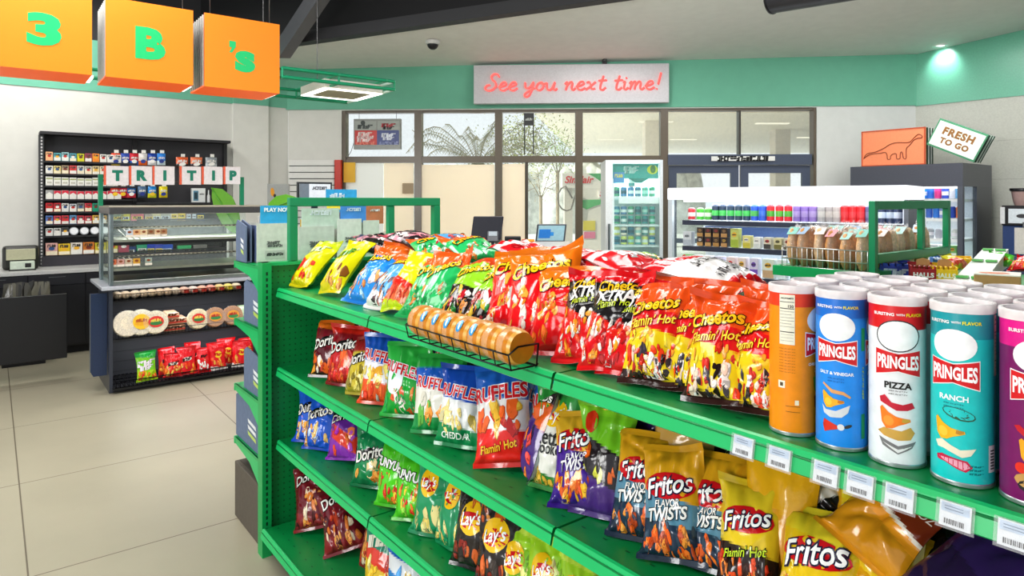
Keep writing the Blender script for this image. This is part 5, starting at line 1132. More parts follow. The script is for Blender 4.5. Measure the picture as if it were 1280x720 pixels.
for r_, cols_ in PK.items():
    zs = rz(ROWS[r_]); x = .035; hgt = {6: .085, 7: .125}.get(r_, .092)
    for k, c in enumerate(cols_):
        rr = random.Random(r_*31+k); wd = .064 if r_ != 7 else .105
        if r_ == 6 and k >= 3:
            o = MB(); o.M = Matrix.Translation((x+.04, .0, zs+.045)) @ Matrix.Rotation(R(78), 4, 'X'); o.lathe([(.0005, -.012), (.042, -.012), (.043, 0), (.042, .012), (.034, .0135), (.0005, .0138)], (0, 0, 0), ['#8a8c90', '#c8ccd0', '#c8ccd0', c, '#e4e6e8'], 20)
            ob = o.build('tobacco_tin', 'gloss'); setpos(ob, (*W(RA, RB0), 0), ROT_K); tag(ob, 'round silver tobacco tin on the wall rack, %s of its row' % ['first', 'second', 'third', 'last'][k-3], 'tin', 'round tins on the wall rack'); x += .095; continue
        hh = hgt*rr.uniform(.92, 1.06); wht = '#e9e7e0'; red = r_ in (3,)
        ob = MB(); lc = c if r_ not in (0, 7) else c
        ob.bbox(x, x+wd, .0, .03 if r_ != 7 else .07, zs, zs+hh, wht if r_ in (2, 3) else c, .003)
        if r_ == 3: ob.prism([(x+.002, zs+hh*.98), (x+wd-.002, zs+hh*.98), (x+wd-.002, zs+hh*.55), (x+wd/2, zs+hh*.78), (x+.002, zs+hh*.55)], -.0012, 0, c, 'y')
        elif r_ == 2: ob.box(x+.004, x+wd-.004, -.001, 0, zs+hh*.7, zs+hh*.84, '#a8b070'); ob.box(x+.012, x+wd-.012, -.001, 0, zs+hh*.25, zs+hh*.45, '#c4c0b4')
        else:
            ob.box(x+.003, x+wd-.003, -.001, 0, zs+.004, zs+hh*rr.uniform(.3, .5), rr.choice([wht, wht, '#f0e4c8', c])); ob.flat(ell(0, 0, wd*.26, hh*.14, 0, 10), rr.choice(['#c8382c', '#3a5a8c', '#e8b030', '#7a3a2c', '#f0ece4']), (x+wd/2, -.0016, zs+hh*.55))
            ob.flat(text2d('~4', .05), '#4a4440', (x+wd/2, -.0016, zs+hh*.78), sc=wd*.7)
        ob = ob.build('cigarette_pack', 'gloss'); setpos(ob, (*W(RA, RB0), 0), ROT_K)
        tag(ob, '%s cigarette pack on the %s shelf of the wall rack, %s' % (hue(c), NM[str(r_)], ORD[k]), 'cigarette pack', 'cigarette packs on the wall rack'); x += wd+.006
# hanging pouches
def pouch(px, py, w_, h_, c1, c2, lab, grp):
    x, z = rx(px, py); ob = MB(); rr = random.Random(int(px*7+py)); n = 8; vs = []
    t = thing('snack_pouch', lab, 'pouch', (*W(RA, RB0), 0), ROT_K, grp); g = MB()
    for i in range(n+1):
        for j in range(n+1):
            u, v = i/n*2-1, j/n*2-1; d = .02*max(0, (1-u*u))**.6*max(0, 1-v*v)**.6; vs.append((x+u*w_/2, .02-d, z+v*h_/2))
    fs = []; cs = []
    for i in range(n):
        for j in range(n): q = i*(n+1)+j; fs.append((q, q+n+1, q+n+2, q+1)); cs.append(c2 if j < 3 else c1)
    g.add(vs, fs, cs, True); g.add([(v[0], .022, v[2]) for v in vs], [f[::-1] for f in fs], c1, True)
    g.flat(text2d('~5', .08), '#f4f0ea', (x, -.003, z+h_*.12), sc=w_*.75); g.flat(ell(0, 0, w_*.3, h_*.16, .2, 12), rr.choice(['#f4f0ea', '#2a3c8c', '#f0c830']), (x, -.002, z-h_*.18)); g.build('pouch', 'foil', t)
    g = MB(); g.box(x-.022, x+.022, -.03, -.028, z+h_/2, z+h_/2+.035, '#ece9e2'); g.build('price_flag', 'gloss', t)
    g = MB(); g.tube([(x, .18, z+h_/2+.005), (x, -.03, z+h_/2+.005)], .003, '#a0a0a0', 5); g.build('hook', 'metal', t)
rowA = [(145, '#e8502c', '#e8c828'), (157, '#3a58b0', '#20346c'), (168, '#d0303c', '#2f6ac0'), (179, '#e8e4e0', '#ec6a28'), (190.5, '#2a4ca8', '#e8e8ec'), (202, '#3c8ce0', '#d8e8f0')]
for k, (px, c1, c2) in enumerate(rowA): pouch(px, 199, .088, .135, c1, c2, 'small snack pouch hanging in the upper row of the wall rack, %s' % ORD[k], 'hanging pouches on the wall rack')
for k, (px, c1, c2) in enumerate([(228, '#e0683c', '#241c1c'), (246, '#e8845c', '#302430'), (264.5, '#9aa0a4', '#c4c8cc')]): pouch(px, 203, .13, .125, c1, c2, 'wide snack pouch hanging at the right of the upper rack row, %s of three' % ['left', 'middle', 'right'][k], 'hanging pouches on the wall rack')
for k, (px, c1, c2) in enumerate([(144, '#e84430', '#f07040'), (154, '#d02c48', '#b82038'), (164.5, '#2c6cb4', '#d83c4c'), (178, '#5a7898', '#3c4c60'), (190.5, '#2888d0', '#d8d828'), (204.5, '#e8d820', '#e0c818')]): pouch(px, 240, .088, .13, c1, c2, 'small snack pouch hanging in the lower row behind the letter plates, %s' % ORD[k], 'hanging pouches on the wall rack')
# small boxes standing on the rack's right part, seen through the hot case
LOW = [(276, [(148, 12, '#8a9a8c', 8), (157, 10, '#d8d050', 8), (172, 14, '#d87888', 9), (187, 10, '#b0a8a0', 8), (196, 10, '#d8d4b0', 9), (207, 12, '#b4b8b0', 10), (218, 8, '#e0dcd4', 14), (227, 10, '#d8b878', 15), (236, 7, '#5a3838', 14), (243, 6, '#2a2430', 14), (251, 10, '#243c68', 12)]),
       (318, [(146, 20, '#26304c', 8), (162, 14, '#1f3a70', 9), (178, 12, '#2c9c74', 12), (189, 10, '#2c48b8', 12), (199, 10, '#4858c0', 12), (209, 14, '#3460c8', 12), (231, 16, '#48b878', 11), (251, 16, '#8a8884', 12), (268, 14, '#4a4448', 10)])]
for r_, (py, its) in enumerate(LOW):
    for k, (px, wp, c, hp) in enumerate(its):
        x, z = rx(px, py); w_ = wp*.0092; h_ = hp*.0095; ob = MB(); ob.bbox(x-w_/2, x+w_/2, .01, .07, z, z+h_, c, .003); ob.box(x-w_*.38, x+w_*.38, .0085, .01, z+h_*.2, z+h_*.6, random.Random(px).choice(['#e8e4dc', '#f0d860', '#d8e4f0'])); ob.flat(text2d('~4', .05), '#3a3a3c', (x, .008, z+h_*.4), sc=w_*.6)
        ob = ob.build('small_carton', 'gloss'); setpos(ob, (*W(RA, RB0), 0), ROT_K); tag(ob, '%s small carton on the %s right shelf of the wall rack, %s' % (hue(c), ['upper', 'lower'][r_], ORD[k]), 'carton', 'small cartons on the wall rack')
x, z = rx(249, 253); ob = MB(); ob.bbox(x-.075, x+.075, .02, .08, z, z+.17, '#e4e6e4', .003); ob.box(x-.06, x-.005, .018, .02, z+.02, z+.14, '#5a8ca4'); ob.box(x-.05, x-.015, .0165, .018, z+.04, z+.12, '#24404c'); ob.flat(text2d('~5', .05), '#6a6c70', (x+.035, .018, z+.1), sc=.05)
MB().box(RW*.47, RW, -.01, .19, rz(253.5)-.015, rz(253.5), '#3a3a3c').build('shelf', 'steel', rack)
setpos(tag(ob.build('accessory_box', 'gloss'), 'white box with a blue phone picture on the wall rack', 'box'), (*W(RA, RB0), 0), ROT_K)
ob = MB(); x, z = rx(262, 253); ob.lathe([(.0005, 0), (.018, 0), (.018, .08), (.008, .1), (.006, .15), (.0005, .15)], (x, .05, z), '#e8eaea', 12); setpos(tag(ob.build('spray_bottle', 'gloss'), 'slim white bottle next to the phone box on the wall rack', 'bottle'), (*W(RA, RB0), 0), ROT_K)

# ------------------------------------------------------------------ back counter, gate, register
CA = -8.05
t = thing('back_counter', 'dark cabinet counter with pale top below the cigarette rack', 'counter', (*W(CA, 0), 0), ROT_K)
MB().box(-2.2, 2.9, .03, .68, .08, .82, '#26262a').build('cabinet', 'steel', t); MB().box(-2.2, 2.9, .08, .68, 0, .08, '#1a1a1c').build('plinth', 'matte', t)
MB().bbox(-2.2, 2.9, 0, .69, .82, .857, '#c9c9c6', .004).build('worktop', 'gloss', t)
for x0 in (-.2, .28, .76, 1.24): MB().box(x0+.006, x0+.474, .015, .03, .1, .70, '#222226').build('door', 'steel', t)
for x0 in (-.2, .28, .76, 1.24): d = MB().box(x0+.006, x0+.474, .012, .03, .71, .81, '#2a2a2f').build('drawer', 'steel', t); MB().box(x0+.17, x0+.31, .004, .012, .785, .79, '#8a8a8c').build('handle', 'metal', d)
q0 = on_a(2, 352, -7.75); q1 = on_a(57, 372, -7.75); bx0, bx1 = AB(q0.x, q0.y)[1], AB(q1.x, q1.y)[1]
t = thing('trash_bin', 'dark bin with a crinkled liner behind the swing gate', 'bin', (*W(-7.75, bx0), 0), ROT_K)
MB().box(0, bx1-bx0, 0, .3, .0, q1.z+.02, '#1c1c1e').build('bin_body', 'matte', t); mb = MB(); rr = random.Random(8)
for i in range(14):
    xx = (bx1-bx0)*i/14; mb.add([(xx, -.012-rr.uniform(0, .02), q1.z-.03), (xx+.06, -.012-rr.uniform(0, .02), q1.z-.02), (xx+.055, -.005, q0.z-.02+rr.uniform(-.02, .02)), (xx+rr.uniform(0, .02), -.004, q0.z-.02)], [(0, 1, 2, 3)], rr.choice(['#4a483e', '#6e6b5c', '#2f2d28']))
mb.build('liner', 'foil', t)
ga = -7.0; q0 = on_a(84, 367, ga); q1 = on_a(84, 447, ga); bR = AB(q0.x, q0.y)[1]
t = thing('swing_gate', 'black flat swing gate panel at the left edge', 'gate', (*W(ga, bR), 0), ROT_K); MB().bbox(-1.7, 0, 0, .04, q1.z, q0.z, '#1b1b1f', .004).build('panel', 'steel', t); MB().bbox(-1.72, -1.66, -.01, .05, 0, q0.z+.04, '#1b1b1f', .004).build('hinge_post', 'steel', t)
q = on_a(26, 334, -8.35); sx = .30
t = thing('receipt_printer', 'black and cream money machine on the back counter', 'machine', (*W(-8.3, AB(q.x, q.y)[1]), .858), ROT_K)
MB().bbox(-.15, .15, 0, .16, .0, .24, '#25251f', .03).build('case', 'gloss', t); MB().bbox(-.12, .12, -.006, .01, .10, .21, '#b9b79a', .005).build('screen', 'gloss', t)
MB().bbox(-.09, .11, -.09, -.005, 0.01, .09, '#c9d4c4', .006).build('front_unit', 'gloss', t); MB().box(.03, .08, -.092, -.089, .03, .07, '#1c1c1c').build('slot', 'matte', t); MB().bbox(-.1, .12, -.1, 0, 0, .012, '#25251f', .003).build('foot', 'gloss', t)

# ------------------------------------------------------------------ hot food case
KA, KB = -6.19, .747; KW, KD = 1.25, .72
def kx(px, py=300, a=KA): q = on_a(px, py, a); return AB(q.x, q.y)[1]-KB
def kz(py): return H+(HY-py)/F*5.33
kio = thing('hot_food_case', 'heated glass food case on a dark merchandiser counter', 'display case', (*W(KA, KB), 0), ROT_K)
DK = '#2b2c33'
mb = MB(); mb.box(0, .025, .02, KD, 0, .84, '#3b3f4a'); mb.build('side_panel', 'gloss', kio); MB().box(KW-.025, KW, .02, KD, 0, .84, '#3b3f4a').build('side_panel', 'gloss', kio)
mb = MB(); mb.box(.025, KW-.025, .42, .45, .02, .82, '#33343a')
for k in range(9): mb.box(.025, KW-.025, .418, .42, .08+k*.085, .084+k*.085, '#1c1d20')
mb.build('back_slats', 'matte', kio); MB().box(.025, KW-.025, .03, .45, .0, .03, '#1d1d20').build('plinth', 'matte', kio)
MB().bbox(-.06, KW+.08, -.03, KD+.02, .835, .865, '#b9bdc6', .006).build('countertop', 'gloss', kio)
for z, y0 in ((.735, .02), (.43, .0)): MB().box(.03, KW-.03, y0+.03, .42, z-.015, z, '#2c2d31').build('shelf', 'steel', kio)
def wires(z0, z1, y0, name):
    mb = MB(); n = 46
    for zz in (z0, z1): mb.tube([(.04, y0, zz), (KW-.04, y0, zz)], .003, '#17171a', 5)
    for k in range(n): x = .04+(KW-.08)*k/(n-1); mb.tube([(x, y0, z0), (x, y0, z1)], .0018, '#17171a', 4)
    mb.build(name, 'metal', kio)
wires(.735, .79, .03, 'wire_fence'); wires(.43, .48, .01, 'wire_fence')
mb = MB(); n = 40
for k in range(n): x = .04+(KW-.08)*k/(n-1); mb.tube([(x, -.05, .10), (x, -.05, .055), (x, .4, .055)], .0025, '#141416', 4)
for yy in (-.05, .1, .25, .4): mb.tube([(.03, yy, .052), (KW-.03, yy, .052)], .004, '#141416', 5)
mb.tube([(.03, -.05, .10), (KW-.03, -.05, .10)], .004, '#141416', 5); mb.build('wire_rack', 'metal', kio)
MB().box(.02, KW-.02, -.045, .42, .03, .05, '#1c1c1f').build('base_tray', 'steel', kio)
# upper heated part
MB().bbox(.02, KW-.0, .05, .66, .866, .90, '#a8aca8', .004).build('steel_base', 'metal', kio)
for z0, z1, zr_ in ((.95, 1.0, 1.10), (1.19, 1.235, 1.335)):
    MB().box(.03, KW-.01, .05, .6, z1-.02, z1, '#c4c4b4').build('steel_shelf', 'metal', kio); MB().box(.03, KW-.01, .04, .06, z0, z1-.02, '#1e1e20').build('black_fascia', 'gloss', kio)
    mb = MB(); mb.tube([(.03, .045, zr_), (KW-.02, .045, zr_)], .008, '#b9b9ac', 6)
    for k in range(36): mb.box(.05+k*.0335, .066+k*.0335, .034, .038, zr_-.003, zr_+.003, '#4a4a44')
    mb.build('rail', 'metal', kio)
    mb = MB()
    for k in range(3): mb.tube([(.05+k*.04, .05, zr_), (.14+k*.045, .06, z1)], .004, '#c8c8c0', 5)
    mb.build('glass_brace', 'metal', kio)
    MB().box(.03, KW-.02, .052, .055, z1, zr_-.012, '#dfe8e4').build('front_glass', 'cglass', kio)
    MB().box(.55, .85, .2, .24, z1-.03-.0, z1-.021, '#ffd9a0').build('heat_lamp', 'emit', kio)
MB().box(.03, KW-.02, .60, .61, .90, 1.44, '#dfe8e4').build('rear_glass', 'cglass', kio)
MB().bbox(-.005, KW+.02, .0, .66, 1.445, 1.50, '#4a4a4c', .006).build('canopy', 'gloss', kio)
MB().box(-.003, KW+.018, .002, .658, 1.5, 1.512, '#b7b1a2').build('canopy_top', 'matte', kio)
MB().bbox(.0, .03, .02, .10, .866, 1.50, '#8f9a9e', .004).build('end_post', 'metal', kio); MB().bbox(-.005, .025, .58, .64, .866, 1.50, '#8f9a9e', .004).build('end_post', 'metal', kio); MB().box(.005, .012, .1, .58, .87, 1.445, '#dfe8e4').build('end_glass', 'cglass', kio); MB().bbox(KW-.03, KW, .05, .10, .866, 1.445, '#8f9a9e', .004).build('end_post', 'metal', kio)
tags_ = [(163, '#c8d0d8'), (172, '#e0b080'), (181, '#e0c8a0'), (190, '#9a7c5c'), (199, '#e4c49c'), (206, '#b48a64')]
for r_, (py, cs) in enumerate(((293, tags_), (330, [(142, '#e07850'), (152, '#c89a90'), (162, '#c8b8a0'), (172, '#d0a040'), (187, '#9aa89c')]))):
    for k, (px, c) in enumerate(cs):
        x = kx(px, py); z = kz(py); ob = MB(); ob.box(x-.026, x+.026, -.002, .0, z-.03, z+.032, c); ob.box(x-.026, x+.026, -.003, -.002, z-.03, z-.012, '#ece4d8'); ob.flat(ell(0, 0, .014, .01, 0, 8), '#8a4a28', (x, -.0035, z+.012))
        ob = ob.build('menu_card', 'gloss'); setpos(ob, (*W(KA-.046, KB), 0), ROT_K); tag(ob, 'small food picture card on the %s glass of the hot case, %s' % (['upper', 'lower'][r_], ORD[k]), 'card', 'food cards on the hot case')
# letter plates on a green rail
t = thing('letter_rail', 'two green posts with a rail on top of the hot food case', 'rail', (*W(KA-.03, KB), 1.512), ROT_K)
pz = H+(HY-218)/F*5.36-1.512
for px in (126.5, 304): x = kx(px, 240); MB().bbox(x-.017, x+.017, .0, .03, 0, pz, '#128a62', .002).build('post', 'steel', t)
xa, xb = kx(126.5, 240), kx(304, 240); zr_ = H+(HY-226)/F*5.36-1.512
MB().bbox(xa, xb, .006, .024, zr_-.008, zr_+.008, '#4a4c4c', .002).build('cross_rail', 'steel', t)
for k, (p0, p1, ch) in enumerate(((132.5, 160.5, 'T'), (164, 190, 'R'), (193, 218, 'I'), (227, 251, 'T'), (254.5, 278, 'I'), (281.5, 300, 'P'))):
    x0, x1 = kx(p0, 220), kx(p1, 220); zc = H+(HY-(219.5+.9*(k/5.)))/F*(5.36+.15*k)-.0; 
    o = thing('letter_plate', 'white letter plate on the hot case reading %s, %s of six' % (ch, ['first', 'second', 'third', 'fourth', 'fifth', 'last'][k]), 'letter plate', (*W(KA+.0, KB), zc), ROT_K, 'letter plates on the hot case')
    hh = .078; MB().bbox(x0, x1, -.012, .02, -hh, hh, '#ebe8ea', .003).build('plate', 'gloss', o)
    MB().box(x0-.014, x0-.001, -.01, .028, -hh, hh, '#f06a48').build('orange_side', 'gloss', o)
    mb = MB(); d = text2d(ch, .06, 0, None); ys = [v[1] for v in d[0]]; xs = [v[0] for v in d[0]]; s_ = .088/(max(ys)-min(ys)); mb.flat(([(v[0]*s_, v[1]*s_) for v in d[0]], d[1]), '#12846a', ((x0+x1)/2-(max(xs)+min(xs))/2*s_, -.0155, -(max(ys)+min(ys))/2*s_)); mb.build('letter', 'gloss', o)
# navy side flap
x0 = kx(113, 400, KA-.12)
t = thing('side_flap', 'dark navy flap panel at the left of the hot food counter', 'panel', (*W(KA-.12, KB), 0), ROT_K); MB().prism([(x0, .80), (-.004, .80), (-.004, .13), (x0+.02, .13), (x0, .17)], 0, .03, '#2b3a58', 'y').build('panel', 'gloss', t); MB().box(x0-.004, x0, -.003, .033, .17, .80, '#9aa0a8').build('edge_strip', 'metal', t)
# wrapped food in the top wire shelf
def at_k(px, py, dy=0): return kx(px, py, KA-dy)
rr = random.Random(2)
TOPF = [(147, '#dcc4a0'), (158, '#d8bc94'), (170, '#dcc29c'), (181, '#d4b68c'), (191, '#d8b88c'), (201, '#d4b48a'), (211, '#d8b890'), (221, '#dcc4a4'), (232, '#e0a888'), (243, '#e4c8b4'), (254, '#e4a078'), (265, '#e08a6c'), (276, '#e4bc5c'), (287, '#e8cc2c'), (297, '#e0c8a0')]
for k, (px, c) in enumerate(TOPF):
    x = at_k(px, 370, .1); o = thing('wrapped_roll', '%s filled roll in film on the top wire shelf, %s' % ('yellow' if k == 13 else 'orange' if 8 <= k <= 12 else 'pale', ORD[k]), 'wrapped food', (*W(KA-.10, KB+x), .737), ROT_K, 'wrapped rolls on the top wire shelf')
    mb = MB(); mb.ball((0, .06, .032), .033, c, 12, (1.3, 2.4, .95), .06, rr); mb.build('roll', 'food', o); mb = MB(); mb.ball((0, .06, .034), .035, '#f0e8dc', 12, (1.34, 2.5, 1.0), .12, rr); mb.build('film', 'film', o)
    if 8 <= k: mb = MB(); mb.box(-.02, .02, -.034, -.031, .02, .05, '#c83a2c' if k != 13 else '#e8d020'); mb.build('paper_label', 'gloss', o)
# middle wire shelf: tortilla packs, round breads
def disc_pack(px, py, r_, c, lab_c, label, name='tortilla_pack', n=9, lean=18, dy=.06, food='food'):
    x = at_k(px, py, dy); o = thing(name, label, 'bread pack', (*W(KA-dy, KB+x), .432), ROT_K, 'packs on the middle wire shelf'); mb = MB(); mb.M = Matrix.Translation((0, 0, r_+.004)) @ Matrix.Rotation(R(90-lean), 4, 'X')
    mb.lathe([(.0005, -.035), (r_*.92, -.035)]+[(r_*(1 if k % 2 else .96), -.033+.066*k/n) for k in range(n+1)]+[(r_*.93, .035), (.0005, .038)], (0, 0, 0), c, 26); mb.build('stack', food, o)
    if lab_c:
        mb = MB(); mb.M = Matrix.Translation((0, 0, r_+.004)) @ Matrix.Rotation(R(90-lean), 4, 'X'); mb.flat(ell(0, 0, r_*.62, r_*.5 if lab_c[0] != '#f0c020' else r_*.62), lab_c[0], (0, 0, .0436), (1, 0, 0), (0, 1, 0)); mb.flat(ell(0, -r_*.12, r_*.5, r_*.2), lab_c[1], (0, 0, .0442), (1, 0, 0), (0, 1, 0)); mb.flat(text2d('~5', .08), lab_c[2], (0, r_*.12, .0446), (1, 0, 0), (0, 1, 0), r_*.8); mb.build('round_label', 'gloss', o)
    mb = MB(); mb.M = Matrix.Translation((0, 0, r_+.006)) @ Matrix.Rotation(R(90-lean), 4, 'X'); mb.lathe([(r_*.5, .041), (r_*1.0, .040), (r_*1.06, 0), (r_*1.0, -.04), (r_*.3, -.042)], (0, 0, 0), '#f0f0f0', 20); mb.build('wrapper', 'film', o)
disc_pack(159, 418, .105, '#e4d8c0', None, 'pale tortilla pack at the left end of the middle wire shelf')
disc_pack(176, 418, .105, '#e6dcc4', ('#f0c020', '#e8a818', '#c85818'), 'tortilla pack with a round yellow label')
disc_pack(194, 416, .095, '#e8dcc0', ('#d8342c', '#2c7a3c', '#f0dc60'), 'tortilla pack with a red and green label beside the yellow one', dy=.05)
disc_pack(247, 408, .085, '#ead9b0', ('#d8342c', '#2c7a3c', '#f0dc60'), 'small stack of tostadas with an oval label')
disc_pack(268, 404, .085, '#b8804c', ('#e8a040', '#3c8c4c', '#c8342c'), 'brown ring cake pack with an orange label, left one of two')
disc_pack(290, 402, .085, '#b47c48', ('#e8a040', '#3c8c4c', '#c8342c'), 'brown ring cake pack with an orange label, right one of two')
for k, (px, yy, c) in enumerate(((212, .0, '#d8b494'), (224, .0, '#d8b08c'), (214, .06, '#e0a084'), (226, .06, '#dcb898'), (216, .11, '#d8b494'))):
    x = at_k(px, 410, .1); ob = MB(); ob.M = Matrix.Translation((x, .02, .432+yy)); rr = random.Random(k); ob.bbox(-.05, .05, 0, .2, .0, .05, c, .014); ob.box(-.045, .045, -.002, .0, .012, .026, '#d04a3c'); ob.flat(text2d('~6', .06), '#6a3c28', (0, -.0025, .036), sc=.08)
    ob = ob.build('pastry_pack', 'foil'); setpos(ob, (*W(KA-.06, KB), 0), ROT_K); tag(ob, 'pink and tan pastry pack stacked on the middle wire shelf, %s' % ['bottom left', 'bottom right', 'middle left', 'middle right', 'topmost'][k], 'pastry pack', 'pastry packs on the middle wire shelf')
x = at_k(306, 405, .08); o = thing('chip_bag', 'pale green bag at the right end of the middle wire shelf', 'snack bag', (*W(KA-.08, KB+x), .432), ROT_K); D['pale_green'] = dict(base=[(0, '#dfe8d8', 0), (.5, '#c4dcb8', .1)], back='#e0e8dc', art=[(.1, .8, ['#a8cc9c', '#f0f4ec'], 6, .2)], seal=None, shapes=[], logos=[]); bag('pale_green', .13, .17, .05, 8, 4, 0, 77, o, 16, 20)
# bottom rack: red bags
RB = [(184, 481, 'green_snack', .165, .245, 'tall green snack bag at the left of the bottom rack', .0), (216, 437+38, 'spicy_red', .155, .2, 'red snack bag with a white oval, left and low on the bottom rack', -.005), (209, 470, 'spicy_red', .15, .24, 'red snack bag standing behind the low left one', .08), (235, 470, 'spicy_red', .15, .24, 'red snack bag with white oval, third from left on the bottom rack', .0), (241, 466, 'spicy_red', .15, .255, 'red snack bag with a silver top edge behind the third one', .08),
      (255, 468, 'spicy_label', .125, .215, 'narrow red bag with a white square label on the bottom rack', .0), (273, 466, 'spicy_red2', .15, .245, 'red bag with a yellow burst, left of the right pair', .0), (284, 462, 'spicy_red2', .15, .255, 'red bag standing behind the two yellow-burst bags', .09), (300, 464, 'spicy_red2', .15, .235, 'red bag with a yellow burst, right of the right pair', .0), (310, 460, 'spicy_red2', .14, .24, 'red bag at the far right of the bottom rack', .07)]
for k, (px, py, dn, w_, h_, lab, dy) in enumerate(RB):
    x = at_k(px, 470, -.0+dy); o = thing('chip_bag', lab, 'snack bag', (*W(KA-.0-dy, KB+x), .06), ROT_K+R([3, -4, 6, -2, 4, 2, -6, 3, -4, 5][k]), 'snack bags on the bottom wire rack'); bag(dn, w_, h_, .06, 7, 4, [2, -3, 0, 2, -2, 0, 4, 0, -3, 2][k], 700+k, o, 22, 30)
# leaf canopies behind the case
def leaf(px, py, Y, s_, rot, c, label):
    q = at(px, py, Y); t = thing('leaf_canopy', label, 'leaf canopy', (q.x, Y, q.z), (0, 0, R(-20)))
    mb = MB(); P = [(-1, 0), (-.7, .32), (-.2, .5), (.4, .42), (.85, .15), (1.05, -.05), (.8, -.3), (.3, -.45), (-.3, -.42), (-.75, -.22)]
    cr, sr = math.cos(rot), math.sin(rot); pts = [((x*cr-y*sr)*s_, (x*sr+y*cr)*s_) for x, y in P]; mb.prism(pts, 0, .012, c, 'y')
    mb.tube([(-s_*cr, -.006, -s_*sr), (s_*cr, -.006, s_*sr)], .008, '#5aa030', 5); mb.build('leaf', 'gloss', t)
    mb = MB(); mb.tube([(0, .03, 0), (0, .04, -q.z)], .012, '#e4e4e0', 6); mb.build('stem', 'gloss', t)
leaf(282, 262, 7.15, .30, -.9, '#6fae34', 'large green leaf-shaped canopy behind the hot food case')
leaf(352, 256, 7.2, .22, .3, '#74c22c', 'smaller bright green leaf behind the grey panel')
q0 = at(334, 230, 7.4); q1 = at(361, 253, 7.4); t = thing('promo_panel', 'grey panel with a small orange figure beside the column', 'panel', (0, 7.4, 0)); MB().bbox(q0.x, q1.x, 0, .04, 0, q0.z, '#a6a7a6', .004).build('panel', 'gloss', t)
mb = MB(); mb.flat(ell(0, 0, .022, .05, .1, 10), '#e8a02c', ((q0.x+.06), -.002, q0.z-.09)); mb.flat(ell(0, 0, .016, .02, 0, 10), '#2a2a2a', ((q0.x+.085), -.003, q0.z-.13)); mb.build('figure_print', 'matte', t)
# ------------------------------------------------------------------ cold cases on the right
def drink(root_, x, y, z, h_, r_, c, c2, label, group, name='drink_can', seg=14):
    mb = MB(); mb.lathe([(r_*.8, 0), (r_, .008), (r_, h_*.3), (r_, h_*.62), (r_, h_*.88), (r_*.72, h_*.97), (r_*.72, h_), (.0005, h_-.003)], (x, y, z), ['#c8ccd0', c, c2, c, c, '#d4d8dc', '#c8ccd0'], seg)
    o = mb.build(name, 'gloss'); o.location = root_.location; o.rotation_euler = root_.rotation_euler; return tag(o, label, 'can' if name == 'drink_can' else 'bottle', group)
def cartonbox(root_, x, y, z, w_, h_, d_, c, c2, label, group, name='drink_carton', cat='carton', words=None):
    mb = MB(); mb.bbox(x-w_/2, x+w_/2, y, y+d_, z, z+h_, c, .004); mb.box(x-w_*.46, x+w_*.46, y-.0015, y, z+h_*.03, z+h_*.42, c2); rr = random.Random(int(x*1000)+int(z*100))
    mb.flat(ell(0, 0, w_*.28, h_*.13, 0, 12), rr.choice(['#f4f2ec', '#c83a34', '#e8b840', c2]), (x, y-.0025, z+h_*.68)); mb.flat(text2d('~5', .06), '#4a4a50', (x, y-.0035, z+h_*.68), sc=w_*.5)
    o = mb.build(name, 'gloss'); o.location = root_.location; o.rotation_euler = root_.rotation_euler; return tag(o, label, cat, group)

# upright glass-door fridge in front of the windows
YF = 7.3; qa = at(757, 200, YF); qb = at(828, 200, YF); FW = (qb-qa).length
fz = lambda py: H+(HY-py)/F*YF
fx = lambda px: (px-757)/F*YF
fri = thing('display_fridge', 'upright silver fridge with glass door and teal poster inside', 'fridge', (qa.x, YF, 0), R(-2.8))
SV = '#dfe3e6'; zt_ = fz(200); D0 = .62; x0i, x1i = .055, FW-.03
mb = MB(); mb.box(0, .04, .05, D0, 0, zt_, SV); mb.box(FW-.025, FW, .05, D0, 0, zt_, SV); mb.box(.04, FW-.025, .05, D0, zt_-.03, zt_, SV); mb.box(.04, FW-.025, .05, D0, 0, .28, SV); mb.box(.04, FW-.025, D0-.02, D0, .28, zt_-.03, '#cfeae6'); mb.build('cabinet', 'gloss', fri)
mb = MB(); mb.box(0, .075, 0, .05, .26, zt_, '#e6eaec'); mb.box(FW-.035, FW, 0, .05, .26, zt_, '#d2d8dc'); mb.box(.075, FW-.035, 0, .05, zt_-.035, zt_, '#eef0f0'); mb.box(.075, FW-.035, 0, .05, .26, .34, '#e6eaec')
d = mb.build('door', 'gloss', fri); MB().box(.075, FW-.035, .02, .026, .34, zt_-.035, '#e0f0ee').build('door_pane', 'cglass', d); MB().cyl((.035, -.03, .8), (.035, -.03, 1.3), .012, '#70787c').build('door_handle', 'metal', d)
MB().box(.08, .10, .06, D0-.03, .34, zt_-.04, '#f4fffc').build('light_strip', 'emit', fri)
zp = fz(223); mb = MB(); mb.box(.085, FW-.04, .055, .06, zp, zt_-.04, '#2aa89c'); mb.flat(ell(0, 0, .06, .05), '#c8dc28', (FW-.105, .053, zt_-.105)); mb.flat(ell(0, 0, .03, .045), '#3a7c28', (FW-.10, .0525, zt_-.1)); mb.flat(text2d('~6', .1), '#b8e8e0', (.29, .053, zt_-.09), sc=.17); mb.flat(text2d('~6', .1), '#b8e8e0', (.29, .053, zt_-.125), sc=.15); mb.box(.09, .21, .052, .0535, zp-.05, zp+.07, '#4a9ad0'); mb.flat(text2d('~4', .1), '#e8e878', (.15, .0515, zp+.03), sc=.09); mb.prism([(.26, zp), (.48, zp), (.40, zp-.05), (.34, zp-.05)], .052, .056, '#1d8a7c', 'y'); mb.build('poster', 'gloss', fri)
TE = ['#2a8c8a', '#1f7c94', '#48a8a0', '#2c9c74', '#3a86b0', '#58b49a']
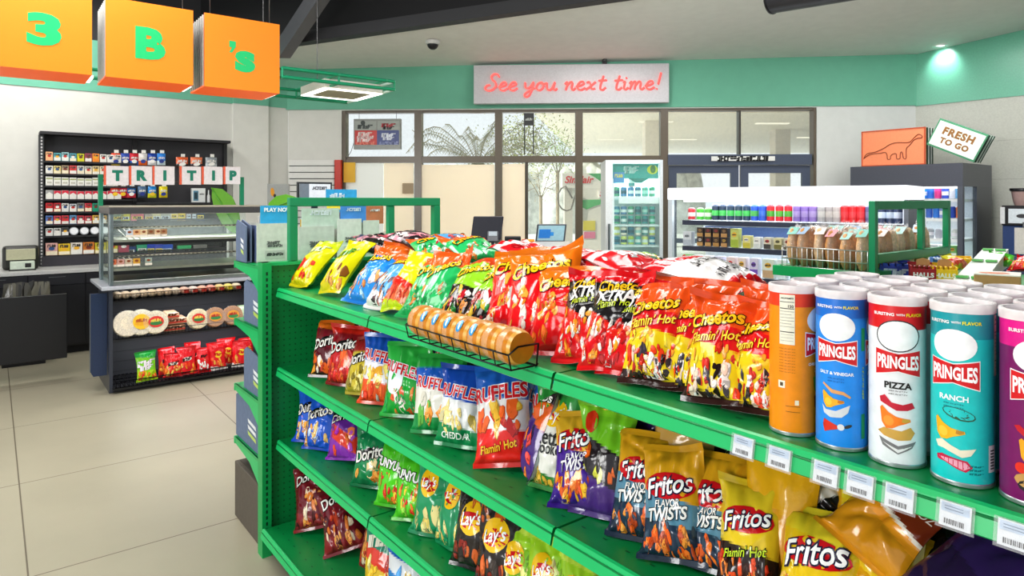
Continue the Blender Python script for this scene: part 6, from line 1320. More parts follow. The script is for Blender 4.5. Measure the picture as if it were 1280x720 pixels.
for r_, (py, lv) in enumerate(((246, 1), (281, 2), (307, 2), (330, 1))):
    z = fz(py); mb = MB(); mb.box(.10, FW-.03, .07, D0-.03, z-.02, z, '#d8ecec'); 
    if r_ == 0: mb.box(.15 if True else .1, FW-.03, .062, .07, z-.075, z, '#eefaf8')
    mb.build('shelf', 'steel', fri)
    for k in range(6):
        for l_ in range(lv):
            rr = random.Random(r_*50+k*5+l_); c = rr.choice(TE if r_ != 2 else TE[:3]+['#a8c850', '#c8d878', '#e8e8d8'])
            drink(fri, .135+k*.078, .12, z+l_*.105+.001, .10 if lv == 2 else .112, .034, c, rr.choice(['#d8eeea', '#1c5c6c', '#9cd8cc']), 'teal drink can in the fridge, %s of the %s row%s' % (['first', 'second', 'third', 'fourth', 'fifth', 'last'][k], ['top', 'second', 'third', 'lowest'][r_], '' if lv == 1 else (', lower layer' if l_ == 0 else ', upper layer')), 'drink cans in the fridge')
drink(fri, .30, .12, fz(246)+.114, .13, .036, '#3a9c98', '#e0f0ec', 'single tall can on top of the fridge top row', 'drink cans in the fridge')

# low open chiller with bright canopy
IL = at(835, 245, 6.2); ID = Vector((.766, -.643, 0)).normalized(); IN = Vector((ID.y, -ID.x, 0)); IROT = math.atan2(ID.y, ID.x); IW = 1.95
def ix(px, off=0.0):
    """pixel -> chiller-local x on the plane `off` behind its front"""
    dx, _ = ray(px, 250); o = IL-IN*off; Y = o.dot(IN)/(dx*IN.x+IN.y); return (Vector((dx*Y, Y, 0))-Vector((o.x, o.y, 0))).dot(ID)
def iz(py, px=850, off=.1):
    dx, dz = ray(px, py); o = IL-IN*off; Y = o.dot(IN)/(dx*IN.x+IN.y); return H+dz*Y
isl = thing('open_chiller', 'low open chiller with a bright white canopy and dark shelf lips', 'chiller', (IL.x, IL.y, 0), IROT)
zc0, zc1 = 1.562, 1.672
MB().bbox(0, IW, -.02, .75, zc0, zc1, '#f6f9fb', .01).build('canopy', 'canopy', isl)
MB().box(.06, IW, .70, .75, .0, zc0, '#e4ecf2').build('back_panel', 'gloss', isl)
MB().box(.02, .045, .05, .72, .3, zc0, '#c4dcec').build('side_glass', 'cglass', isl); MB().box(IW-.03, IW, .02, .75, 0, zc0, '#4a5160').build('side_panel', 'gloss', isl)
mb = MB(); mb.box(0, IW, .0, .75, 0, .42, '#3a4150'); mb.build('base', 'gloss', isl); MB().box(.0, .04, .0, .05, 0, zc0, '#cfd8e0').build('corner_post', 'gloss', isl)
ZS = [iz(275.5), iz(307), iz(340.5)]
for z in ZS:
    MB().box(.12, IW-.03, .06, .70, z-.01, z, '#dfe6ec').build('shelf', 'steel', isl); MB().box(.12, IW-.03, .05, .062, z-.038, z+.004, '#30364a').build('shelf_lip', 'gloss', isl)
MB().box(.07, IW-.03, .66, .70, iz(303), iz(285), '#5b74a8').build('blue_rear_rail', 'gloss', isl)
MB().box(.1, IW-.04, .12, .15, zc0-.02, zc0-.002, '#ffffff').build('light_tube', 'led', isl)
r1 = [(864, '#d03a44', '#e8e0e0'), (875, '#58c048', '#e8f0e0'), (885, '#5cb84c', '#d8ecd4'), (894, '#3c4a60', '#5cd070'), (903, '#384860', '#5cd070'), (913, '#3a4c64', '#58cc6c'), (923, '#3a4c60', '#58cc6c'), (933, '#344a64', '#54c868'), (943, '#3a62d0', '#58b860'), (953, '#3860d0', '#4878d8'),
      (963, '#d8303c', '#58b048'), (974, '#d8303c', '#60b44c'), (985, '#d42c3c', '#58b048'), (996, '#8a70b8', '#a894cc'), (1006, '#8c72ba', '#a894cc'), (1016, '#8e74b8', '#ac98cc'), (1027, '#a8a4a4', '#c4c0bc'), (1037, '#a49c9c', '#c0b8b4'), (1046, '#b4aaa8', '#c8c0bc'), (1056, '#d82830', '#e04048'), (1066, '#dc2830', '#e4444c'), (1076, '#d82830', '#e04048'), (1087, '#6a6490', '#8880a8'), (1102, '#3a4668', '#d0dcec'), (1113, '#384464', '#c4d0e4'), (1122, '#3c486c', '#d4dcf0')]
for k, (px, c, c2) in enumerate(r1):
    drink(isl, ix(px, .12), .13, ZS[0]+.005, .15 if k > 2 else .115, .033, c, c2, '%s drink can on the chiller top shelf, %s' % (hue(c), ORD[k] if k < 24 else ['next to last', 'rightmost'][k-24]), 'drink cans on the chiller top shelf')
r2 = [(860, '#d4d8dc', '#b4bcc4', .085, .13, 1), (876, '#4a3c34', '#c0965c', .06, .085, 2), (886, '#463830', '#c49a60', .06, .085, 2), (896, '#4a3a30', '#b88c50', .06, .085, 2), (906, '#443834', '#c09460', .06, .085, 2), (919, '#c8d078', '#a4b848', .075, .17, 1), (934, '#e0d88c', '#c8bc48', .07, .11, 1), (947, '#e8e8e4', '#d0d4d0', .06, .10, 1), (960, '#d8d2bc', '#4a4844', .065, .10, 1), (973, '#d4ccA0', '#7a7440', .065, .10, 1), (985, '#d0c8b4', '#6a6050', .06, .10, 1)]
n_ = 0
for px, c, c2, w_, h_, lv in r2:
    for l_ in range(lv):
        cartonbox(isl, ix(px, .12), .10, ZS[1]+.005+l_*(h_+.001), w_, h_, .08, c, c2, '%s food box on the chiller middle shelf, %s%s' % (hue(c.lower()), ORD[n_], '' if lv == 1 else (', lower' if l_ == 0 else ', upper')), 'food boxes on the chiller middle shelf', 'food_box', 'food box')
    n_ += 1
r3 = [(859, '#7cc060', '#e0ecd8'), (871, '#e8e4e4', '#d8404c'), (884, '#ece8e8', '#d83c4c'), (899, '#dcdcf0', '#5480d0'), (914, '#f0dcdc', '#d84448'), (928, '#f0e0dc', '#e0703c'), (943, '#dcd8ec', '#7a54b8'), (961, '#e0e8dc', '#c8a884'), (978, '#e4ecec', '#d8e4e4'), (994, '#dce4e8', '#5a9c8c')]
for k, (px, c, c2) in enumerate(r3): cartonbox(isl, ix(px, .12), .10, ZS[2]+.005, .075 if k != 7 else .1, .165, .09, c, c2, '%s carton on the chiller bottom shelf, %s' % (hue(c2), ORD[k]), 'cartons on the chiller bottom shelf')

# tall dark cold cabinet by the right wall
DA, DBB = -3.76, 8.1; DW = 1.17; ZD = 1.955
dx_ = lambda px, off=0.0: AB(*on_b(px, 250, DBB+off).xy)[0]-DA
dz_ = lambda py, px=1165, off=.1: on_b(px, py, DBB+off).z
dk = thing('dark_cabinet', 'tall dark grey open cold cabinet with glass end by the right wall', 'cabinet', (*W(DA, DBB), 0), ROT_G)
mb = MB(); DG = '#4d505b'
zh = dz_(233.5)
mb.box(0, DW, 0, .9, zh, ZD, DG); mb.build('header', 'gloss', dk); MB().box(0, .04, .03, .9, 0, zh, DG).build('side_panel', 'gloss', dk)
MB().box(DW-.05, DW, 0, .05, 0, zh, '#565b66').build('corner_post', 'gloss', dk); MB().box(DW-.04, DW, .42, .9, 0, zh, '#464a54').build('side_panel', 'gloss', dk); MB().box(DW-.02, DW-.012, .05, .42, .3, zh, '#c8dce0').build('end_glass', 'cglass', dk)
MB().box(.04, DW-.05, .80, .9, .0, zh, '#dfe6ea').build('back_panel', 'gloss', dk); MB().box(.0, DW, .0, .9, 0, .3, DG).build('base', 'gloss', dk); MB().box(.05, DW-.06, .06, .1, zh-.02, zh-.002, '#ffffff').build('light_tube', 'led', dk)
DZ = [dz_(249), dz_(273), dz_(298), dz_(322)]
for z in DZ: MB().box(.04, DW-.05, .06, .8, z-.03, z, '#eef2f4').build('shelf', 'steel', dk)
PC = [[(1134, '#d868b8'), (1141, '#58c838'), (1147, '#c8c028'), (1155, '#3888d8'), (1163, '#3070d0'), (1172, '#d83c8c'), (1181, '#3a58c8'), (1191, '#d8dce8'), (1198, '#6aa8d8'), (1206, '#a870b8')],
      [(1106, '#b8c8d8'), (1113, '#3a70c0'), (1121, '#d83838'), (1129, '#d83838'), (1136, '#c050b0'), (1144, '#c060a8'), (1151, '#70c050'), (1161, '#4870c8'), (1170, '#3c80d8'), (1178, '#8898d0'), (1190, '#2c50b8'), (1199, '#e08050'), (1207, '#b84c38')],
      [(1103, '#d8dce0'), (1113, '#58b878'), (1123, '#d0a8a0'), (1133, '#c84848'), (1143, '#d8b0b8'), (1153, '#c0c4d0'), (1163, '#a8b0b8'), (1173, '#b8bcc8'), (1183, '#dcdce4'), (1193, '#d8e0e0')]]
for r_, row in enumerate(PC):
    for k, (px, c) in enumerate(row):
        drink(dk, min(dx_(px, .13), DW-.07), .14, DZ[r_]+.001, .135 if r_ < 2 else .11, .033, c, c if k % 3 else '#e8e8f0', '%s drink can in the dark cabinet, %s shelf, %s' % (hue(c), ['upper', 'middle', 'lower'][r_], ORD[k]), 'drink cans in the dark cabinet')
for k in range(9): cartonbox(dk, .3+k*.09, .16, DZ[3]+.001, .08, .14, .1, ['#e4e8ec', '#dce8e4', '#7cb86c'][k % 3], ['#8a98a8', '#a8b8c0', '#e0e8d8'][k % 3], 'pale carton on the lowest shelf of the dark cabinet, %s' % ORD[k], 'cartons in the dark cabinet')
# two signs standing on the dark cabinet
so_ = .06
def sp_(px, py): q = on_b(px, py, DBB+so_); a, b = AB(q.x, q.y); return a-DA, q.z
t = thing('dinosaur_sign', 'orange box sign with a dinosaur outline on the dark cabinet', 'sign', (*W(DA, DBB+so_), 0), ROT_G)
xa, za = sp_(1077, 165); xb, zb = sp_(1157, 204); zb = ZD+.001; za = sp_(1117, 161.5)[1]
MB().bbox(xa, xb, 0, .02, zb, za, '#f59468', .002).build('front_panel', 'gloss', t)
mb = MB()
for x0, x1, z0, z1 in ((xa, xb, zb, zb+.012), (xa, xb, za-.012, za), (xa, xa+.012, zb, za), (xb-.014, xb, zb, za)): mb.box(x0, x1, -.006, .001, z0, z1, '#c8542c')
mb.build('border', 'gloss', t)
for k in range(5): MB().box(xa+.01, xb+.003, .05+k*.036, .062+k*.036, zb, za-.004, '#2c4a3a' if k % 2 == 0 else '#dfe6e0').build('rib', 'gloss', t)
MB().box(xa+.02, xb-.045, .02, .2, zb, za-.01, '#1c3024').build('core', 'matte', t)
DN = [(115, 398), (140, 362), (200, 350), (262, 322), (310, 292), (360, 280), (440, 280), (470, 258), (500, 228), (520, 220), (540, 232), (535, 246), (512, 248), (480, 262), (450, 300), (425, 325), (424, 392), (405, 394), (396, 355), (385, 350), (380, 372), (378, 396), (355, 397), (352, 362), (325, 365), (310, 380), (308, 400), (288, 400), (285, 372), (272, 352), (235, 358), (190, 362), (150, 372), (115, 398)]
P = [sp_(1060+x*.1719, 130+y*.1719) for x, y in DN]; P = [(x, -.004, z) for x, z in smooth(P, 3)]
mb = MB(); mb.tube(P, .0042, '#8a3a1c', 5); mb.build('dinosaur_outline', 'gloss', t)
pA, pB, pC, pD = sp_(1158, 182), sp_(1217, 204.5), sp_(1236, 169), sp_(1175, 149)
ang = math.atan2(pB[1]-pA[1], pB[0]-pA[0]); wS = math.dist(pA, pB); hS = math.dist(pA, pD)
dzv = ZD+.003-pB[1]
t = thing('fresh_sign', 'tilted white and green sign reading fresh to go on the dark cabinet', 'sign', (0, 0, 0)); t.matrix_world = Matrix.Translation((*W(DA, DBB+so_+.0), 0)) @ Matrix.Rotation(ROT_G, 4, 'Z') @ Matrix.Translation((pA[0], 0, pA[1]+dzv)) @ Matrix.Rotation(-ang, 4, 'Y')
MB().bbox(0, wS, 0, .02, 0, hS, '#4f9a72', .002).build('green_border', 'gloss', t); MB().box(.016, wS-.014, -.004, .0, .02, hS-.02, '#eaf6ee').build('front_panel', 'gloss', t)
mb = MB(); d = text2d('FRESH', .05, 0, None, 1.15); mb.flat(d, '#9a6a34', (wS*.5, -.0055, hS*.66), sc=wS*.62); d = text2d('TO GO', .05, 0, None, 1.15); mb.flat(d, '#9a6a34', (wS*.5, -.0055, hS*.32), sc=wS*.58); mb.build('lettering', 'gloss', t)
for k in range(5): MB().box(.01, wS+.003, .05+k*.036, .062+k*.036, .0, hS-.004, '#1f4a36' if k % 2 == 0 else '#dcebe2').build('rib', 'gloss', t)
MB().box(.02, wS-.045, .02, .2, .006, hS-.03, '#17382a').build('core', 'matte', t)
# coffee counter and grinder along the right wall
q = on_b(1249, 319, 8.55); ca, cb = AB(q.x, q.y)
t = thing('coffee_counter', 'navy counter along the right wall under the coffee machine', 'counter', (*W(ca, 8.5), 0), ROT_G); zc = q.z
MB().box(0, 2.6, .02, .72, .08, zc-.04, '#39435e').build('cabinet', 'gloss', t); MB().box(0, 2.6, .06, .7, 0, .08, '#23262c').build('plinth', 'matte', t); MB().bbox(-.01, 2.6, 0, .73, zc-.04, zc, '#4a5570', .004).build('worktop', 'gloss', t)
def cx_(px): q = on_b(px, 300, 8.6); return AB(q.x, q.y)[0]
a0, a1 = cx_(1253), cx_(1253)+.62; zz = lambda py: on_b(1265, py, 8.6).z
t = thing('coffee_machine', 'navy and black coffee machine with a bean hopper at the right edge', 'coffee machine', (*W(a0, 8.6), zc+.001), ROT_G); wM = .56
MB().bbox(0, wM, 0, .45, 0, zz(282)-zc, '#31487a', .008).build('body', 'gloss', t); MB().bbox(-.005, wM, -.02, .45, zz(282)-zc, zz(257)-zc, '#1c1c20', .008).build('head', 'gloss', t)
MB().box(.06, .3, -.026, -.02, zz(279)-zc, zz(261)-zc, '#dfe6ec').build('screen', 'gloss', t); MB().box(-.012, .03, -.03, -.02, zz(280)-zc, zz(259)-zc, '#e4e4e4').build('side_strip', 'gloss', t)
mb = MB(); mb.flat(ell(0, 0, .05, .022), '#3c3c40', (.18, -.0275, zz(270)-zc)); mb.build('screen_print', 'matte', t)
hz = zz(257)-zc; MB().lathe([(.07, 0), (.085, .05), (.10, .15), (.115, .16), (.115, .185), (.0005, .19)], (.14, .15, hz), ['#b89a94', '#b89a94', '#26262a', '#1c1c1f', '#1c1c1f'], 20).build('bean_hopper', 'gloss', t)
MB().box(.11, .30, -.012, .0, .02, .3, '#d8d4cc').build('cup_bay', 'gloss', t); MB().cyl((.2, -.03, .36), (.2, -.03, .30), .015, '#8a8a8c').build('spout', 'metal', t)

# ------------------------------------------------------------------ second gondola: bread end
BA, BB = -1.20, 2.78
g2 = thing('bread_gondola', 'second green gondola carrying bread and candy behind the crisp tubes', 'shelving', (*W(BA, BB), 0), ROT_G)
MB().box(-.41, -.02, 0, .77, 1.235, 1.262, '#14a35a').build('end_shelf', 'steel', g2); MB().box(-.41, -.0, -.016, 0, 1.225, 1.268, '#17a860').build('end_lip', 'steel', g2); MB().box(-.426, -.41, -.016, .77, 1.225, 1.268, '#17a860').build('end_lip', 'steel', g2)
MB().box(-.02, .02, -.03, .80, .0, 1.24, GREEN).build('pegboard_panel', 'peg', g2); MB().box(.02, 2.6, .36, .40, 0, 1.20, GREEN).build('back_panel', 'peg', g2); MB().box(.02, 2.6, .0, .77, 1.21, 1.235, '#15995a').build('top_deck', 'steel', g2)
for z in (.14, .5, .86): MB().box(.02, 2.6, .0, .77, z-.02, z, GREEN).build('shelf', 'steel', g2)
t = thing('sign_frame', 'open green tubular frame standing beside the bread', 'frame', (*W(BA, BB), 1.241), ROT_G)
zf0, zf1 = 1.325-1.241, 1.557-1.241
for y in (0, .765): MB().bbox(-.013, .013, y-.015, y+.015, 0, zf1, '#0d8a5a', .003).build('post', 'steel', t)
MB().bbox(-.013, .013, .015, .75, zf1-.036, zf1, '#0d8a5a', .003).build('top_bar', 'steel', t); MB().bbox(-.013, .013, .015, .75, zf0-.02, zf0+.018, '#0d8a5a', .003).build('lower_bar', 'steel', t); MB().bbox(-.012, .012, .455, .485, zf0+.018, zf1-.036, '#0d8a5a', .003).build('center_post', 'steel', t)
# bread loaves
def loaf(a, b, rz_, s_, c, tagc, label, seed):
    rr = random.Random(seed); o = thing('bread_bag', label, 'bread', (*W(a, b), 1.263), ROT_G+rz_, 'bagged bread on the bread gondola')
    mb = MB()
    for k in (-1, 0, 1): mb.ball((k*.006, k*.04, .075*s_), .072*s_, [c, '#c98a4c', '#e2c09a'][k+1], 14, (.27, .5, 1.05), .05, rr)
    mb.build('loaf', 'food', o); mb = MB(); mb.ball((0, 0, .078*s_), .076*s_, '#f0ece6', 12, (.36, 1.02, 1.06), .09, rr)
    for k in range(7): an = k*.9; mb.add([(-.02, -.05+k*.015, .138*s_), (.02, -.045+k*.015, .138*s_), (rr.uniform(-.03, .03), rr.uniform(-.06, .06), .138*s_+rr.uniform(.02, .05))], [(0, 1, 2)], '#f0ece6')
    mb.build('wrapper', 'film', o); mb = MB(); mb.add([(-.022, -.03, .155*s_), (.022, -.034, .153*s_), (.02, -.066*s_, .128*s_), (-.02, -.067*s_, .126*s_)], [(0, 1, 2, 3)], tagc); mb.build('paper_label', 'gloss', o)
    return o
CB = ['#dcae7c', '#cc955c', '#e0b88c', '#c88c50', '#d4a270']; TB = ['#8cc4b8', '#a8d0c8', '#d8a0a8', '#e0d8d4', '#a0b8d0']
wordc = ['teal', 'pale green', 'pink', 'white', 'blue']
n_ = 0
for r_, b in enumerate((2.88, 3.06, 3.24, 3.42)):
    for k in range(6):
        a = BA-.37+k*.061; rr = random.Random(n_)
        loaf(a, b, R(rr.uniform(-10, 10)), rr.uniform(1.02, 1.18), CB[n_ % 5], TB[(n_*3+k) % 5], 'bagged loaf with a %s label, %s row back, %s' % (wordc[(n_*3+k) % 5], ['first', 'second', 'third', 'fourth'][r_], ORD[k]), n_); n_ += 1
t = thing('bread_basket', 'white wire basket edge holding the bagged bread', 'basket', (*W(BA, BB), 1.263), ROT_G)
mb = MB()
for z in (.0, .035, .085): mb.tube([(-.40, .018, z+.003), (-.03, .018, z+.003)], .0026, '#d8d8d4', 5)
for k in range(17): x = -.40+.37*k/16; mb.tube([(x, .018, .0), (x, .018, .088)], .002, '#d8d8d4', 4)
mb.build('wire_front', 'metal', t)
mb = MB()
for z in (.0, .035, .085): mb.tube([(-.40, .018, z+.003), (-.40, .74, z+.003)], .0026, '#d8d8d4', 5)
mb.build('wire_side', 'metal', t)
# candy boxes on the deck
ZDK = 1.236
def deck(px, py): q = on_z(px, py, ZDK); return AB(q.x, q.y)
def candy(px0, px1, pyb, pyt, c, name, label, txt=None, tc='#ffffff', c2=None, opened=True):
    a0, b0 = deck((px0+px1)/2, pyb); q0 = on_z(px0, pyb, ZDK); q1 = on_z(px1, pyb, ZDK); w_ = (q1-q0).length; Y = (q0.y+q1.y)/2; h_ = (pyb-pyt)/F*Y
    yaw = math.atan2(-q0.x, q0.y)*.8; o = thing(name, label, 'candy box', ((q0.x+q1.x)/2, Y, ZDK), (0, 0, yaw), 'candy boxes on the second gondola')
    mb = MB(); mb.box(-w_/2, w_/2, 0, .006, 0, h_, c); mb.box(-w_/2, -w_/2+.006, .006, .12, 0, h_*1.2, c); mb.box(w_/2-.006, w_/2, .006, .12, 0, h_*1.2, c); mb.box(-w_/2, w_/2, .12, .126, 0, h_*1.4, c); mb.box(-w_/2, w_/2, 0, .12, 0, .004, c); mb.build('tray', 'card', o)
    if opened: mb = MB(); mb.prism([(-w_*.25, h_*.5), (w_*.3, h_*.5), (w_*.33, h_*1.7), (w_*.05, h_*1.9), (-w_*.22, h_*1.7)], .05, .056, '#b98a54', 'y'); mb.build('back_flap', 'card', o)
    if txt: mb = MB(); mb.flat(text2d(txt, .05), tc, (0, -.0015, h_*.45), sc=w_*.8); mb.build('lettering', 'gloss', o)
    if c2:
        for k in range(4): mb = MB(); mb.bbox(-w_/2+.01+k*(w_-.02)/4, -w_/2+.004+(k+1)*(w_-.02)/4, .012, .10, .006, h_*1.25, c2, .004); mb.build('candy_pack', 'foil', o)
candy(1103, 1140, 346, 333, '#3448b0', 'candy_box', 'blue candy box with two oval emblems left of the red box', '~6', '#d8e4f4', '#4a62c8', False)
candy(1141, 1168, 350, 336, '#a81c24', 'candy_box', 'dark red drops box with open cardboard flap', 'HALLS', '#f4ecec', '#8a1820')
candy(1168, 1195, 351, 337, '#f0c818', 'candy_box', 'yellow drops box right of the dark red one', 'HALLS', '#fff8e0', '#e8c020')
candy(1184, 1216, 336, 326, '#f0c41c', 'candy_box', 'yellow candy packs farther back beside the white tiered tray', None, c2='#f4d030', opened=False)
candy(1168, 1188, 333, 325, '#3a70b8', 'candy_box', 'small blue candy box behind the yellow one', None, c2='#d8e4f0', opened=False)
# tiered white tray
q0 = on_z(1208, 356, ZDK); q1 = on_z(1245, 317, ZDK+.06)
t = thing('tiered_tray', 'white tiered display tray with green labels', 'tray', (q0.x, q0.y, ZDK), (0, 0, math.atan2(-(q1.x-q0.x), q1.y-q0.y)))
Lt = math.dist((q0.x, q0.y), (q1.x, q1.y)); wt = .10
mb = MB(); mb.prism([(0, 0), (Lt, 0), (Lt, .085), (0, .008)], -wt/2, wt/2, '#eef0ea', 'x'); mb.build('body', 'gloss', t)
for k, f in enumerate((.10, .55, .92)):
    mb = MB(); y = Lt*f; z = .010+.077*f
    for s_ in (-1, 1): mb.box(s_*wt*.25-wt*.2, s_*wt*.25+wt*.2, y-.02, y+.02, z, z+.008, '#5cb85c'); mb.flat(text2d('~5', .05), '#e8f4e4', (s_*wt*.25, y, z+.009), (1, 0, 0), (0, 1, 0), wt*.3)
    mb.build('label_strip', 'gloss', t)
q = on_z(1246, 360, ZDK); t = thing('carton_tray', 'brown carton with a white top and orange print at the right edge', 'box', (q.x, q.y, ZDK), (0, 0, R(-38)))
MB().bbox(-.07, .07, 0, .15, 0, .045, '#b98c58', .003).build('carton', 'card', t); MB().box(-.07, .07, 0, .15, .045, .049, '#ece8de').build('lid', 'card', t); mb = MB(); mb.flat(ell(0, 0, .05, .035, .2, 10), '#ee7a48', (-.01, .06, .0497), (1, 0, 0), (0, 1, 0)); mb.flat(ell(0, 0, .02, .02, .2, 10), '#f4b08c', (.01, .085, .0500), (1, 0, 0), (0, 1, 0)); mb.build('lid_print', 'gloss', t)
for k, (px, py, c, lab) in enumerate(((1256, 338, 'bright_green', 'green candy bag lying behind the carton'), (1274, 343, 'spicy_red', 'red and white candy bag at the right frame edge'), (1207, 341, 'yellow_red', 'yellow candy bag lying by the tiered tray'))):
    q = on_z(px, py, ZDK); o = thing('candy_bag', lab, 'candy bag', (q.x, q.y, ZDK+.001), (0, 0, R([-30, -60, 20][k])), 'candy bags on the second gondola')
    D['c%d' % k] = dict(D[c], logos=[]); bag('c%d' % k, .10, .12, .045, 62, 8, 0, 800+k, o, 14, 18, flat=True)

# ------------------------------------------------------------------ checkout counter behind the pile
t = thing('checkout_counter', 'beige checkout counter half hidden behind the snack pile', 'counter', (-.5, 4.6, 0), R(-2.8)); ZC = 1.06
MB().box(0, 1.25, .03, .6, .08, ZC-.035, '#c9bda8').build('cabinet', 'matte', t); MB().box(0.02, 1.23, .08, .58, 0, .08, '#4a463f').build('plinth', 'matte', t); MB().bbox(-.03, 1.28, 0, .63, ZC-.035, ZC, '#d5cdbf', .004).build('worktop', 'gloss', t)
def mon(px0, px1, py0, py1, Y, label, tilt, screen=None):
    q0 = at(px0, py1, Y); q1 = at(px1, py0, Y); w_, h_ = q1.x-q0.x, q1.z-q0.z; o = thing('monitor', label, 'monitor', ((q0.x+q1.x)/2, Y, ZC+.001))
    zb = q0.z-ZC; mb = MB(); mb.M = Matrix.Translation((0, 0, zb)) @ Matrix.Rotation(R(tilt), 4, 'X') @ Matrix(((1, 0, .12, 0), (0, 1, 0, 0), (0, 0, 1, 0), (0, 0, 0, 1))); mb.bbox(-w_/2, w_/2, 0, .03, 0, h_, '#2c2b33' if not screen else '#3c4048', .006); mb.build('casing', 'gloss', o)
    if screen:
        mb = MB(); mb.M = Matrix.Translation((0, 0, zb)) @ Matrix.Rotation(R(tilt), 4, 'X') @ Matrix(((1, 0, .12, 0), (0, 1, 0, 0), (0, 0, 1, 0), (0, 0, 0, 1))); mb.box(-w_/2+.012, w_/2-.012, -.003, 0, .012, h_-.012, '#9cc0cc'); mb.box(-w_/2+.02, -w_*.02, -.004, -.003, .03, h_-.04, '#1f78c8'); mb.box(-w_*.02, w_*.0+.02, -.004, -.003, h_*.35, h_*.55, '#2a88d0'); mb.build('screen', 'emit' if False else 'gloss', o)
    mb = MB(); mb.cyl((0, .05, 0), (0, .05, zb+h_*.4), .02, '#2a2a2e', seg=10); mb.box(-.09, .09, -.02, .14, 0, .012, '#2a2a2e'); mb.build('stand', 'gloss', o); return o
mon(588, 626, 270, 300, 4.9, 'black monitor seen from behind on the checkout counter', -10)
mon(669, 706, 280, 303, 4.85, 'small monitor with a blue window on its screen', -8, True)
q = at(616, 303, 4.72); t = thing('card_reader', 'small card reader on a stalk in front of the black monitor', 'card reader', (q.x, 4.72, ZC+.001)); MB().cyl((0, 0, 0), (0, 0, q.z-ZC), .012, '#33343a', seg=8).build('stalk', 'gloss', t); mb = MB(); mb.M = Matrix.Translation((0, 0, q.z-ZC)) @ Matrix.Rotation(R(-25), 4, 'X'); mb.bbox(-.04, .04, -.01, .015, 0, .085, '#45474e', .006); mb.box(-.03, .03, -.012, -.01, .045, .078, '#9aa4ac'); mb.build('terminal', 'gloss', t); MB().box(-.05, .05, -.05, .05, 0, .012, '#33343a').build('foot', 'gloss', t)
q0 = at(631, 310, 4.75); q1 = at(651, 296, 4.75); t = thing('cube_speaker', 'black cube box between the two monitors', 'box', ((q0.x+q1.x)/2, 4.75, ZC+.001)); MB().bbox(-.058, .058, 0, .11, 0, q1.z-ZC, '#26262b', .006).build('case', 'gloss', t); MB().bbox(-.07, .07, -.012, .12, 0, .012, '#1d1d20', .002).build('base', 'gloss', t)
q0 = at(653, 312, 4.75); q1 = at(668, 300, 4.75); t = thing('orange_box', 'small orange box beside the black cube', 'box', ((q0.x+q1.x)/2, 4.75, ZC+.001)); MB().bbox(-.045, .045, 0, .09, 0, q1.z-ZC, '#f0a02c', .003).build('carton', 'card', t); MB().box(-.046, .046, .03, .06, q1.z-ZC, q1.z-ZC+.002, '#d8882c').build('tape', 'gloss', t)
q0 = at(670, 318, 4.72); t = thing('grey_scale', 'flat pale grey counter unit under the small monitor', 'counter unit', (at(690, 310, 4.72).x, 4.64, ZC+.001)); MB().prism([(0, 0), (.16, 0), (.16, .20), (.0, .17)], -.13, .13, '#bdb9b0', 'x').build('case', 'gloss', t); MB().box(-.10, .10, -.002, .0, .02, .08, '#8a8880').build('front_plate', 'gloss', t)

# ------------------------------------------------------------------ display boxes on the end unit
def dbox(y0, w_, h_, c, head, hc, label, k, words=None, sx=-.24):
    o = thing('display_box', label, 'display box', (*GP(-.045+sx, y0), 1.263), ROT_K); d_ = .16
    mb = MB(); mb.box(0, w_, 0, .006, 0, h_, c); mb.box(0, .006, .006, d_, 0, h_*.95, '#55648a' if k == 0 else c); mb.box(w_-.006, w_, .006, d_, 0, h_*.95, c); mb.box(0, w_, d_, d_+.006, 0, h_*1.0, c); mb.box(0, w_, 0, d_, 0, .004, c); mb.build('carton', 'card', o)
    mb = MB(); rr = random.Random(k+50)
    mb.box(w_*.25, w_*.85, -.0015, 0, h_*.08, h_*.3, '#b9bcb4'); mb.flat(text2d('~9', .05), '#4a4c4a', (w_*.55, -.0028, h_*.2), sc=w_*.5); mb.flat(text2d('~9', .03), '#6a6c6a', (w_*.55, -.0028, h_*.42), sc=w_*.45); mb.flat(text2d('~7', .03), '#6a6c6a', (w_*.5, -.0028, h_*.5), sc=w_*.4); mb.build('print', 'matte', o)
    if head:
        MB().box(.02, w_+.03, .008, .014, h_*.9, head, hc).build('header_card', 'card', o); mb = MB()
        if words: mb.flat(text2d(words, .05), '#f0f8fc', (w_*.5+.025, .005, head-.02), sc=w_*.85)
        else: mb.flat(text2d('~8', .05), '#e8f0f4', (w_*.5+.025, .005, head-.022), sc=w_*.6)
        mb.build('header_print', 'gloss', o)
        for j in range(3): MB().box(w_*(.12+.28*j), w_*(.34+.28*j), .02, .04, h_*.6, h_*1.0+.035, rr.choice(['#d8a89c', '#e8c040', '#b88ab0', '#c8c4c0', '#d87858'])).build('packet', 'foil', o)
def dspan(p0, p1): 
    q0, q1 = on_a(p0, 325, GA-.285), on_a(p1, 325, GA-.285); return AB(q0.x, q0.y)[1]-GB, AB(q1.x, q1.y)[1]-AB(q0.x, q0.y)[1]
for k, (p0, p1, h_, c, hd, hc, lab, wd) in enumerate((
    (321, 362, .185, '#cfd2c8', .27, '#33a8dc', 'pale cardboard display box with a sky blue header at the end unit corner', 'PLAY NOW'),
    (373, 418, .165, '#c9ccc4', .255, '#c4d4c8', 'white cardboard display box just inside the green frame post', None),
    (422, 452, .20, '#dcddd6', .27, '#4a90dc', 'white cardboard display box with a blue header in the green frame', None),
    (454, 474, .19, '#d6d8d0', .265, '#c47a54', 'white cardboard display box with an orange header', None),
    (496, 528, .12, '#c4bfb2', 0, '', 'low white box at the right inside the green frame', None))):
    y_, w_ = dspan(p0, p1); dbox(y_, w_, h_, c, hd, hc, lab, k, wd)
